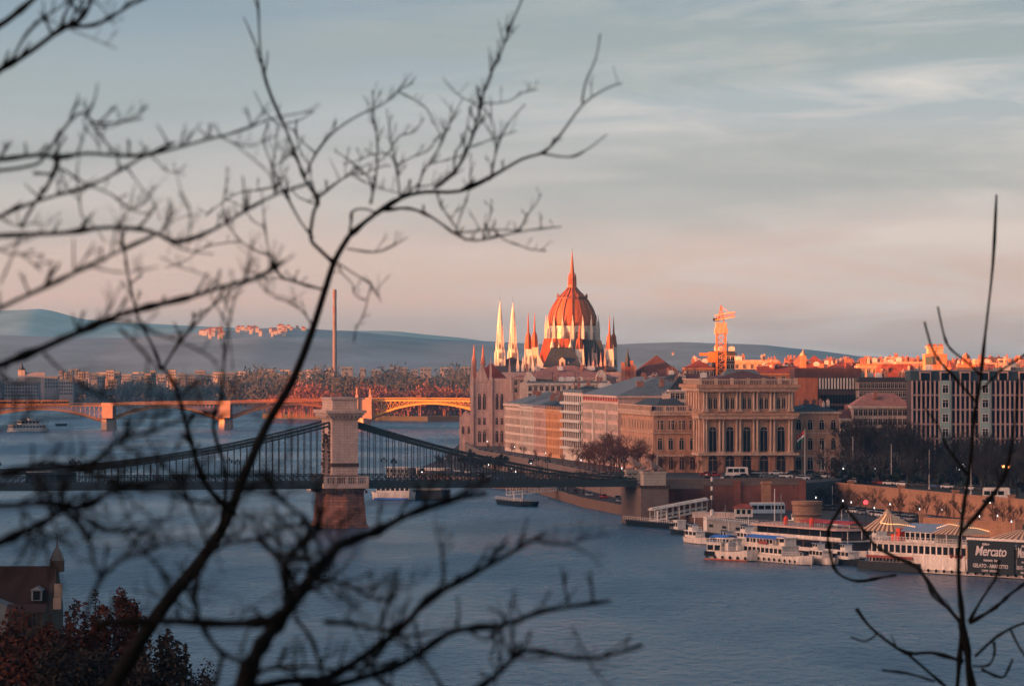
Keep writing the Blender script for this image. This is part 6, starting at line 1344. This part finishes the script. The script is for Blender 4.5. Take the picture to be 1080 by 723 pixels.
# ================================================================ near hillside: church, autumn trees, bare branches
cy = 450; ch = thing('hillside_church', 'dark red roofed church with a small pinnacled gable at the foot of the hill', 'church', (gx(57, cy), cy, 6.5), R(0)); U = cy / F
kz2 = lambda py: gz(py, cy) - 6.5
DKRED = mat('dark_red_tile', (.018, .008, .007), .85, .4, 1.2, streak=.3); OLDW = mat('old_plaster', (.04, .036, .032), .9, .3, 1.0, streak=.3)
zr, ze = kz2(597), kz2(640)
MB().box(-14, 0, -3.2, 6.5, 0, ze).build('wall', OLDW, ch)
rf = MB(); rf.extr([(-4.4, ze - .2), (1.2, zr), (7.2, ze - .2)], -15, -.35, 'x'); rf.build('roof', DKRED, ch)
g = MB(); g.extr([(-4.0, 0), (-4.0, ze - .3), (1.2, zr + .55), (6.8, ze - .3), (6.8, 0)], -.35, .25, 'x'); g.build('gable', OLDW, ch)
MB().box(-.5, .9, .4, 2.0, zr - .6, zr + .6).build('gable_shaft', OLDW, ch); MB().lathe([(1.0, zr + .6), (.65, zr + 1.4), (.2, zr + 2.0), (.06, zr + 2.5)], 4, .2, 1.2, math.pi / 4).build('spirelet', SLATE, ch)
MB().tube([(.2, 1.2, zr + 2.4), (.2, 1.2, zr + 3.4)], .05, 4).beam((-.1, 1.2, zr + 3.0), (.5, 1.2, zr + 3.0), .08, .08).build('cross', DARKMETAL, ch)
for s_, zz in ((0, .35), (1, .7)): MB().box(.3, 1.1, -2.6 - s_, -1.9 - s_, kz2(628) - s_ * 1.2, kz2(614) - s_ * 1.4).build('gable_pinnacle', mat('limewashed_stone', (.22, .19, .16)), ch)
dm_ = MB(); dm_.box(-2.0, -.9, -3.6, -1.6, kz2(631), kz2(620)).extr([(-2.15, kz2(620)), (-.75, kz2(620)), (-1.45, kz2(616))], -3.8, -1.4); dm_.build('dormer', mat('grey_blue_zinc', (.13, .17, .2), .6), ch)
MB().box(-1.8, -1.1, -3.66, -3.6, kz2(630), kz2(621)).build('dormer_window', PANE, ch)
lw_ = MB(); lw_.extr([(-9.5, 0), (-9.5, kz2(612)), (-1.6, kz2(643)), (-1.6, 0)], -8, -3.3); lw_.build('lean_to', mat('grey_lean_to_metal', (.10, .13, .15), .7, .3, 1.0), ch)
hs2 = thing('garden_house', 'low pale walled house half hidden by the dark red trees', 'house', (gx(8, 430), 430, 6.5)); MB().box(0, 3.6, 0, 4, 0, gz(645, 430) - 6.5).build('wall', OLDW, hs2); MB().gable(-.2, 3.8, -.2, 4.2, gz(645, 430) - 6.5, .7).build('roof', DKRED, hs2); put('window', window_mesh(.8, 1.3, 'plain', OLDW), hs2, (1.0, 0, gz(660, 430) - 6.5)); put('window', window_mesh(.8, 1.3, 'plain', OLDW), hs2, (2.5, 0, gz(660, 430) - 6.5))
def hill_tree(px, ytop, Y, rx_px, m, label, n=3400, size=.25, seed=0, lump=9, grp=None, frac=.42):
    x = gx(px, Y); zt = gz(ytop, Y); zb = hz(Y); hh = zt - zb; rz__ = hh * frac; r_ = rx_px / F * Y
    return leafy('autumn_tree', label, x, Y, zb, r_, rz__, n, m, size, hh - 2 * rz__ * .95, seed, grp, 'tree', lump, BARK)
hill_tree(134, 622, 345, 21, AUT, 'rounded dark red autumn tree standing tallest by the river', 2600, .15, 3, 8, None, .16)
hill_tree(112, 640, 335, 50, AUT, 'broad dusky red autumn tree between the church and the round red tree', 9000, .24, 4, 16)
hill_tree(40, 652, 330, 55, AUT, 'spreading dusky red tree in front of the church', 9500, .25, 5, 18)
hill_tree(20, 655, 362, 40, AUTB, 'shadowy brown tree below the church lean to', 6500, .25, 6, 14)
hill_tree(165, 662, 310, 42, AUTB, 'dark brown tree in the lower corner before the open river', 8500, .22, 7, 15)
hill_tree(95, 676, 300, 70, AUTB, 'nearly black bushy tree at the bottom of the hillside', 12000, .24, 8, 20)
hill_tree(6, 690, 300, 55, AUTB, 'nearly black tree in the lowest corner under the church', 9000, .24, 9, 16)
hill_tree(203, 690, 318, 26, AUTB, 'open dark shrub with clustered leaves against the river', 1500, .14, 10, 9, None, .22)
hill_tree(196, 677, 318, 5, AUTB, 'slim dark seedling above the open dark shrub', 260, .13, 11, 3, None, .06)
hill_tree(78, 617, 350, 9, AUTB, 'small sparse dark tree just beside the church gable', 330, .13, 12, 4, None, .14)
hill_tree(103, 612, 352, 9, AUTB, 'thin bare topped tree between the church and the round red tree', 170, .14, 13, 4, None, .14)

# ---- bare branches close to the camera
NEARB = mat('near_bark', (.006, .008, .009), 1.0, .6, 30, spec=.05)
def pt(px, py, d): return Vector((gx(px, d), d, gz(py, d)))
def smooth(pts, k=4):
    out = []
    for i in range(len(pts) - 1):
        p0, p1, p2, p3 = pts[max(i - 1, 0)], pts[i], pts[i + 1], pts[min(i + 2, len(pts) - 1)]
        for j in range(k):
            t_ = j / k; out.append(.5 * ((2 * p1) + (p2 - p0) * t_ + (2 * p0 - 5 * p1 + 4 * p2 - p3) * t_ * t_ + (3 * p1 - p0 - 3 * p2 + p3) * t_ ** 3))
    out.append(pts[-1]); return out
def branch(tree, pts, w0, w1, d0, d1, name='branch', twigs=0, seed=0, tl=26, knots=True, subs=0):
    """pts in photo pixels (where the bough was surveyed), w in pixels, d in metres from the eye"""
    rnd = random.Random(seed * 31 + int(pts[0][0])); n = len(pts)
    P = smooth([pt(x + (rnd.uniform(-2.5, 2.5) if 0 < i < n - 1 else 0), y + (rnd.uniform(-2.5, 2.5) if 0 < i < n - 1 else 0), d0 + (d1 - d0) * i / (n - 1)) for i, (x, y) in enumerate(pts)], 3); N_ = len(P); rad = []
    for i in range(N_):
        t_ = i / (N_ - 1); d = d0 + (d1 - d0) * t_; r_ = (w0 + (w1 - w0) * t_) / 2 / F * d
        if knots and rnd.random() < .3: r_ *= rnd.uniform(1.25, 1.7)
        rad.append(r_)
    org = Vector(tree.location); b_ = MB(); b_.tube([p - org for p in P], [r_ * .78 for r_ in rad], 8)
    for k in range(int(twigs * 1.8)):
        i = rnd.randint(int(N_ * .2), N_ - 2); p = P[i]; d = p.y; ax = (P[i + 1] - P[i]).normalized(); up = Vector((0, 0, 1)); side = (ax * rnd.uniform(.2, .8) + Vector((rnd.uniform(-.7, .7), rnd.uniform(-.4, .4), rnd.uniform(.1, 1.0)))).normalized()
        L_ = rnd.uniform(.35, 1.0) * tl / F * d; q1 = p + side * L_ * .5 + Vector((rnd.uniform(-.05, .05) * L_, 0, .08 * L_)); q2 = p + side * L_ + Vector((0, 0, .2 * L_))
        rr0 = min(rad[i] * .55, 1.9 / F * d); b_.tube([p - org, q1 - org, q2 - org], [rr0, rr0 * .75, rr0 * .5], 5)
        for _ in range(rnd.choice((0, 1, 1, 2))):
            s2 = (side + Vector((rnd.uniform(-.8, .8), 0, rnd.uniform(-.2, .8)))).normalized(); b_.tube([q1 - org, q1 + s2 * L_ * .45 - org], [rr0 * .6, rr0 * .4], 4)
    o = b_.build(name, NEARB, tree, smooth=True)
    if subs:
        for k in range(subs):
            i = rnd.randint(int(N_ * .12), N_ - 2); t_ = i / (N_ - 1); d = P[i].y; x0 = 540 + P[i].x / d * F; y0 = 372 + (H - P[i].z) / d * F
            ax = (P[i + 1] - P[i]).normalized(); a = math.atan2(-ax.z, ax.x) + rnd.choice((-1, 1)) * rnd.uniform(.5, 1.15); L_ = rnd.uniform(35, 95); q = [(x0, y0)]
            for j in range(4): a += rnd.uniform(-.42, .42); q.append((q[-1][0] + math.cos(a) * L_ / 4, q[-1][1] + math.sin(a) * L_ / 4))
            branch(tree, q, max(1.8, (w0 + (w1 - w0) * t_) * .5), 1.3, d, d + rnd.uniform(-1.2, 1.2), 'branch', 3, rnd.randint(0, 999), tl * .7)
    return o
def near_tree(label, px, d):
    x = gx(px, d); return thing('bare_tree', label, 'tree', (x, d, hz(d)))
# main leaning tree
D = 22.0
t1 = near_tree('large leafless tree leaning up across the view with a dark forked trunk', 60, D)
gp_ = Vector((gx(60, D), D, hz(D)))
tr_pts = [(112, 735), (150, 672), (178, 632), (212, 590), (238, 550), (258, 500), (283, 445), (308, 402), (328, 352), (343, 305), (353, 275), (368, 249)]
P = [gp_, pt(60, 900, D), ]
b_ = MB(); allp = [Vector((0, 0, -.1)), pt(62, 850, D) - gp_, pt(84, 780, D) - gp_] + [pt(x, y, D) - gp_ for x, y in tr_pts]; wid = [27, 23, 20, 17.5, 15.5, 14, 12.5, 11, 10, 9, 8.5, 7.8, 7, 6.4, 5.8]
b_.tube(smooth(allp), [w_ / 2 / F * D for w_ in [wid[min(i // 4, 14)] + (wid[min(i // 4 + 1, 14)] - wid[min(i // 4, 14)]) * (i % 4) / 4 for i in range(len(allp) * 4 - 3)]], 10); b_.build('trunk', NEARB, t1, smooth=True)
B = lambda pts, w0, w1, tw=0, sd=0, dd=0, tl=24: branch(t1, pts, w0, w1, subs={'t1': int(tw > 2) * 2, 't2': int(tw > 2) * 2, 't3': int(tw > 2) * 2, 't4': int(tw > 2) * 5, 't5': int(tw > 2) * 5}['t1'], d0=D, d1=D + dd, twigs=tw, seed=sd, tl=tl)
B([(368, 249), (396, 226), (425, 208), (450, 201), (485, 200), (520, 187), (548, 170), (572, 160), (592, 140), (614, 108), (640, 95), (656, 88)], 6.5, 1.6, 6, 7, 1)
B([(614, 108), (620, 85), (628, 60), (633, 36)], 3, 1.4, 0, 2, 1)
B([(572, 162), (600, 167), (618, 160), (640, 142)], 3, 1.4, 0, 3, 1)
B([(458, 198), (480, 180), (493, 152), (503, 120), (515, 88), (528, 58), (540, 30), (552, -4)], 4.5, 2, 12, 4, 1, 26)
B([(405, 222), (430, 222), (455, 232), (480, 246), (500, 255), (525, 251), (560, 244), (592, 239)], 4, 1.6, 6, 5, 2)
B([(480, 246), (520, 240), (552, 244)], 2.6, 1.4, 3, 6, 2)
B([(351, 276), (338, 262), (326, 248), (332, 225), (334, 212), (322, 190), (312, 170), (300, 140), (289, 105), (280, 80), (274, 50), (272, -4)], 5.5, 2.2, 6, 7, 0)
B([(277, 65), (268, 45), (257, 18)], 2.6, 1.5, 0, 8)
B([(296, 133), (282, 118), (268, 96)], 2, 1.2, 0, 9)
B([(302, 130), (315, 128), (330, 118)], 2.2, 1.3, 0, 10)
B([(332, 212), (352, 195), (372, 182), (390, 172)], 3, 1.5, 3, 11)
B([(322, 186), (332, 160), (352, 140), (378, 122), (402, 108), (418, 95), (436, 87)], 3.2, 1.4, 5, 12, 1)
B([(368, 249), (368, 236), (372, 225), (385, 222), (396, 224)], 3.5, 2.5, 0, 13)
B([(391, 214), (398, 180), (399, 150), (396, 120), (393, 96)], 3, 1.4, 6, 14, 1)
B([(422, 208), (418, 175), (414, 145), (408, 115)], 2.8, 1.3, 6, 15, 1)
B([(440, 202), (448, 180), (460, 160), (476, 130), (488, 104)], 2.8, 1.3, 6, 16, 1)
B([(517, 190), (522, 150), (516, 118)], 2.2, 1.2, 3, 17, 1)
B([(497, 155), (520, 148), (545, 138)], 2.2, 1.3, 2, 18, 1)
B([(366, 262), (395, 266), (415, 260), (430, 250)], 2.6, 1.2, 2, 19)
B([(330, 250), (318, 232), (300, 205), (286, 178), (280, 150), (284, 132)], 3, 1.4, 6, 20, -1)
B([(340, 305), (318, 298), (298, 290), (284, 272), (278, 240), (276, 200)], 3.4, 1.4, 8, 21, -2)
B([(284, 270), (262, 258), (246, 245), (236, 232)], 2.4, 1.2, 3, 22, -2)
B([(330, 345), (318, 330), (305, 318), (290, 314)], 2.6, 1.3, 2, 23, -2)
B([(353, 275), (372, 290), (390, 300), (402, 318)], 2.4, 1.1, 3, 24, 1)
B([(245, 540), (228, 522), (214, 505), (204, 478), (198, 452), (190, 420), (178, 395), (170, 388)], 8, 4.5, 3, 25, -5)
B([(170, 388), (160, 365), (148, 335), (138, 300), (130, 262), (125, 232)], 4, 2, 5, 26, -5)
B([(172, 388), (188, 365), (205, 345), (224, 318), (236, 303)], 3.6, 2.4, 3, 27, -5)
B([(232, 560), (236, 500), (226, 450), (232, 420), (234, 385), (242, 345), (250, 305)], 5.5, 2.2, 5, 28, -5)
# paler boughs reaching in from the side, much nearer the lens
E = 17.0
t2 = near_tree('near leafless tree whose blurred boughs enter the upper edge of the sky', -60, E)
MB().tube([(0, 0, 0), (pt(-90, 400, E) - Vector(t2.location)), (pt(-95, 60, E) - Vector(t2.location))], [.09, .06, .04], 8).build('trunk', NEARB, t2)
C_ = lambda pts, w0, w1, tw=0, sd=0, dd=0, tl=30: branch(t2, pts, w0, w1, subs={'t1': int(tw > 2) * 2, 't2': int(tw > 2) * 2, 't3': int(tw > 2) * 2, 't4': int(tw > 2) * 5, 't5': int(tw > 2) * 5}['t2'], d0=E, d1=E + dd, twigs=tw, seed=sd, tl=tl)
C_([(-95, 60), (-40, 45), (-5, 28), (20, 12), (45, -10)], 11, 7)
C_([(-92, 110), (-30, 90), (0, 72), (30, 54), (68, 30), (82, 22), (92, 5), (97, -8)], 10, 4, 5, 32)
C_([(70, 28), (100, 26), (122, 15), (140, 4), (160, -6)], 6, 3, 2, 33)
C_([(64, 31), (70, 14), (80, -8)], 5, 3, 0, 34); C_([(12, 64), (28, 38), (45, 18), (68, 4), (80, -6)], 4, 2, 3, 35)
C_([(-95, 220), (-40, 178), (0, 170), (40, 164), (62, 168), (90, 163), (125, 163), (155, 165), (185, 150)], 7, 3.4, 8, 36)
C_([(-60, 182), (0, 178), (30, 176), (45, 170), (60, 145), (76, 125), (90, 121), (100, 132), (112, 152), (124, 163)], 5, 2.4, 4, 37)
C_([(96, 128), (112, 131), (130, 128), (150, 125)], 3.4, 2, 2, 38); C_([(92, 121), (98, 105), (103, 88)], 3, 1.6, 0, 39)
C_([(62, 168), (50, 195), (36, 215), (22, 240)], 5, 4, 2, 40); C_([(150, 165), (180, 160), (215, 150), (240, 143), (266, 133), (290, 126), (332, 117)], 4.4, 1.8, 6, 41, 2)
C_([(195, 155), (204, 140), (212, 129)], 2.4, 1.4, 0, 42); C_([(66, 178), (90, 195), (115, 205), (140, 220), (160, 226)], 3, 1.6, 4, 43)
C_([(-80, 270), (0, 228), (45, 212), (95, 196), (125, 182), (150, 168), (180, 150)], 5, 2.4, 3, 44)
t3 = near_tree('closest leafless tree with soft blurred boughs over the far hills', -70, 12)
G = 12.0
MB().tube([(0, 0, 0), (pt(-100, 800, G) - Vector(t3.location)), (pt(-110, 250, G) - Vector(t3.location))], [.09, .06, .04], 8).build('trunk', NEARB, t3)
Q = lambda pts, w0, w1, tw=0, sd=0, dd=0, tl=34: branch(t3, pts, w0, w1, subs={'t1': int(tw > 2) * 2, 't2': int(tw > 2) * 2, 't3': int(tw > 2) * 2, 't4': int(tw > 2) * 5, 't5': int(tw > 2) * 5}['t3'], d0=G + 3, d1=G + 3 + dd, twigs=tw, seed=sd, tl=tl)
Q([(-105, 258), (-30, 252), (30, 248), (70, 244), (115, 242), (160, 246), (190, 254), (228, 240), (262, 222), (290, 206), (330, 192)], 7, 3, 8, 50, 4)
Q([(-108, 395), (-30, 345), (0, 327), (48, 303), (92, 282), (130, 262), (162, 248)], 7, 3.4, 5, 51)
Q([(-110, 440), (-30, 400), (0, 386), (40, 368), (82, 348), (130, 330), (170, 322), (205, 312), (236, 303), (268, 294), (300, 275)], 12, 4, 5, 52, 2)
Q([(60, 358), (95, 345), (125, 340), (165, 352), (200, 366), (230, 382)], 5, 2.4, 5, 53); Q([(125, 345), (150, 370), (168, 390)], 3.6, 2.4, 2, 54)
Q([(22, 244), (18, 255), (0, 300)], 3, 2, 0, 55); Q([(236, 303), (256, 300), (285, 290), (310, 268)], 3, 1.8, 3, 56)
Q([(46, 372), (75, 400), (105, 418), (140, 432), (165, 440), (190, 430), (215, 425)], 3.6, 2.2, 4, 57)
Q([(-100, 205), (0, 262), (20, 270), (44, 286)], 3, 1.8, 3, 58); Q([(180, 256), (198, 262), (225, 268)], 3, 1.6, 3, 59, 3)
# low thicket in front of the river
t4 = near_tree('low tangled leafless bush of soft dark boughs before the open water', 250, 14)
K = 14.0
MB().tube([(0, 0, 0), (pt(255, 1200, K) - Vector(t4.location)), (pt(248, 800, K) - Vector(t4.location)), (pt(262, 705, K) - Vector(t4.location))], [.06, .045, .03, .022], 8).build('trunk', NEARB, t4)
S = lambda pts, w0, w1, tw=0, sd=0, dd=0, tl=40: branch(t4, pts, w0 * 1.3, w1 * 1.35, subs={'t1': int(tw > 2) * 2, 't2': int(tw > 2) * 2, 't3': int(tw > 2) * 2, 't4': int(tw > 2) * 5, 't5': int(tw > 2) * 5}['t4'], d0=K, d1=K + dd, twigs=tw, seed=sd, tl=tl)
S([(248, 760), (262, 703), (285, 670), (305, 640), (322, 615), (341, 592), (362, 575), (398, 558), (430, 545), (470, 530), (512, 520)], 16, 4.5, 8, 60, 1)
S([(230, 735), (300, 720), (341, 715), (385, 690), (423, 662), (450, 635), (480, 611), (525, 588), (574, 562)], 11, 4, 5, 61, 1)
S([(300, 735), (374, 718), (430, 695), (472, 670), (500, 662), (529, 658), (575, 645), (643, 633)], 9, 3.6, 4, 62, 2)
S([(490, 735), (520, 712), (541, 695), (553, 684), (580, 690), (610, 692), (645, 688), (676, 680)], 7, 3, 4, 63, 2)
S([(532, 662), (528, 650), (515, 640)], 3, 2, 0, 64); S([(541, 695), (530, 672), (520, 652)], 3.4, 2.2, 0, 65)
S([(308, 640), (285, 652), (240, 655), (170, 655), (100, 658)], 10, 7, 2, 66)
S([(305, 640), (300, 600), (318, 570), (335, 555), (330, 530), (340, 500)], 6, 2.6, 6, 67); S([(322, 615), (345, 612), (372, 620), (400, 634), (420, 628)], 5, 2.4, 6, 68)
S([(341, 655), (372, 660), (405, 662), (424, 662)], 5, 3, 5, 69); S([(310, 650), (330, 680), (345, 735)], 5, 3, 2, 70)
S([(268, 700), (235, 690), (210, 655), (206, 620), (218, 588), (240, 575), (273, 568), (288, 560), (310, 556), (340, 552)], 5, 2.6, 6, 71)
S([(273, 568), (290, 585), (302, 600), (305, 640)], 4.4, 3, 4, 72); S([(235, 690), (222, 740)], 5, 5); S([(215, 600), (216, 570), (202, 530), (188, 505), (160, 480)], 4, 2.4, 5, 73)
S([(250, 730), (278, 705), (320, 700), (370, 704), (420, 695)], 5, 3, 5, 74); S([(440, 690), (462, 715), (472, 740)], 4, 3, 0, 75); S([(340, 592), (330, 560), (300, 530), (270, 518), (240, 520)], 4, 2.2, 5, 76)
t5 = near_tree('soft dark leafless bush reaching over the chain bridge at the side of the view', -40, 13)
MB().tube([(0, 0, 0), (pt(-60, 900, 13) - Vector(t5.location)), (pt(-70, 560, 13) - Vector(t5.location))], [.07, .05, .03], 8).build('trunk', NEARB, t5)
T = lambda pts, w0, w1, tw=0, sd=0, dd=0, tl=42: branch(t5, pts, w0 * 1.35, w1 * 1.4, subs={'t1': int(tw > 2) * 2, 't2': int(tw > 2) * 2, 't3': int(tw > 2) * 2, 't4': int(tw > 2) * 5, 't5': int(tw > 2) * 5}['t5'], d0=13, d1=13 + dd, twigs=tw, seed=sd, tl=tl)
T([(-70, 600), (0, 570), (30, 556), (48, 546), (66, 538), (92, 533), (120, 520), (165, 505), (230, 500), (290, 498)], 9, 3, 8, 80, 1)
T([(-65, 520), (0, 532), (45, 528), (80, 540), (110, 560), (140, 560), (165, 565)], 7, 3, 8, 81); T([(0, 500), (50, 492), (90, 500), (130, 512), (180, 520)], 6, 3, 7, 82)
T([(40, 552), (50, 580), (55, 612)], 4, 2.4, 3, 83); T([(66, 538), (90, 560), (100, 590), (108, 606), (130, 585), (153, 562), (170, 545)], 4.4, 2.4, 3, 84); T([(108, 606), (95, 640), (90, 672)], 5, 4, 0, 85)
T([(90, 500), (120, 470), (160, 455), (205, 440), (245, 436)], 5, 2.6, 5, 86); T([(180, 520), (230, 530), (270, 512), (300, 505)], 4, 2.2, 5, 87)
T([(-60, 470), (0, 452), (40, 440), (90, 438)], 4, 2.4, 4, 88); T([(130, 560), (160, 590), (182, 620), (190, 650)], 3.6, 2, 3, 89)
# sapling on the other side, sharper because it stands farther down the slope
W = 34.0
t6 = near_tree('thin upright leafless sapling with knobbly shoots before the moored ships', 1022, W)
V = lambda pts, w0, w1, tw=0, sd=0, dd=0, tl=18, nm='branch': branch(t6, pts, w0, w1, W, W + dd, nm, twigs=tw, seed=sd, tl=tl)
b0 = Vector(t6.location); yb = 372 + (H - hz(W)) * F / W
V([(1020, yb), (1022, 1000), (1020, 723), (1014, 659), (1011, 600), (1015, 545), (1022, 490), (1029, 440), (1036, 396), (1041, 350), (1047, 280), (1051, 205)], 7.6, 2.6, 0, 90, nm='trunk')
V([(1032, 740), (1020, 690), (1013, 655)], 7, 6); V([(1008, 740), (1012, 690), (1014, 655)], 6, 5)
V([(1030, 425), (1020, 412), (1007, 400), (988, 374), (975, 339)], 3.6, 3.0, 1, 91); V([(1036, 398), (1019, 381), (1005, 366), (997, 353), (989, 323)], 3.2, 2.6, 0, 92)
V([(1036, 410), (1054, 392), (1068, 382), (1086, 371)], 3.4, 3, 0, 93)
V([(1012, 655), (988, 625), (966, 600), (944, 585), (923, 573), (905, 552), (889, 532)], 5, 3.8, 0, 94, 2); V([(889, 532), (876, 560), (874, 585), (884, 602), (905, 611), (930, 609), (944, 606)], 4.2, 3, 0, 95, 2)
V([(1016, 697), (985, 690), (954, 686), (926, 667), (912, 654), (903, 641)], 4.8, 3.6, 1, 96); V([(926, 667), (912, 674), (897, 671)], 2.8, 2.4); V([(954, 686), (975, 705), (998, 724)], 4, 3.6)
V([(930, 706), (955, 708), (986, 718)], 3, 2.6); V([(1022, 657), (1048, 640), (1064, 628), (1082, 614)], 4.4, 3.6, 0, 97); V([(1022, 655), (1035, 632), (1048, 608), (1054, 590)], 3.8, 2.8, 1, 98)
V([(1014, 655), (1000, 640), (985, 628), (978, 612)], 3.4, 2.4, 1, 99); V([(1028, 692), (1048, 674), (1064, 664), (1084, 655)], 4.2, 3.4); V([(1066, 664), (1072, 680), (1084, 696)], 3.4, 3)
V([(1048, 676), (1050, 690), (1040, 700), (1026, 702)], 3, 2.4); V([(1035, 705), (1055, 712), (1064, 705), (1068, 694)], 3.6, 3); V([(1020, 500), (1000, 470), (990, 450), (975, 430)], 3, 2, 1, 100); V([(1015, 560), (1040, 530), (1062, 500), (1070, 450), (1074, 400)], 5, 3, 2, 101, -8)
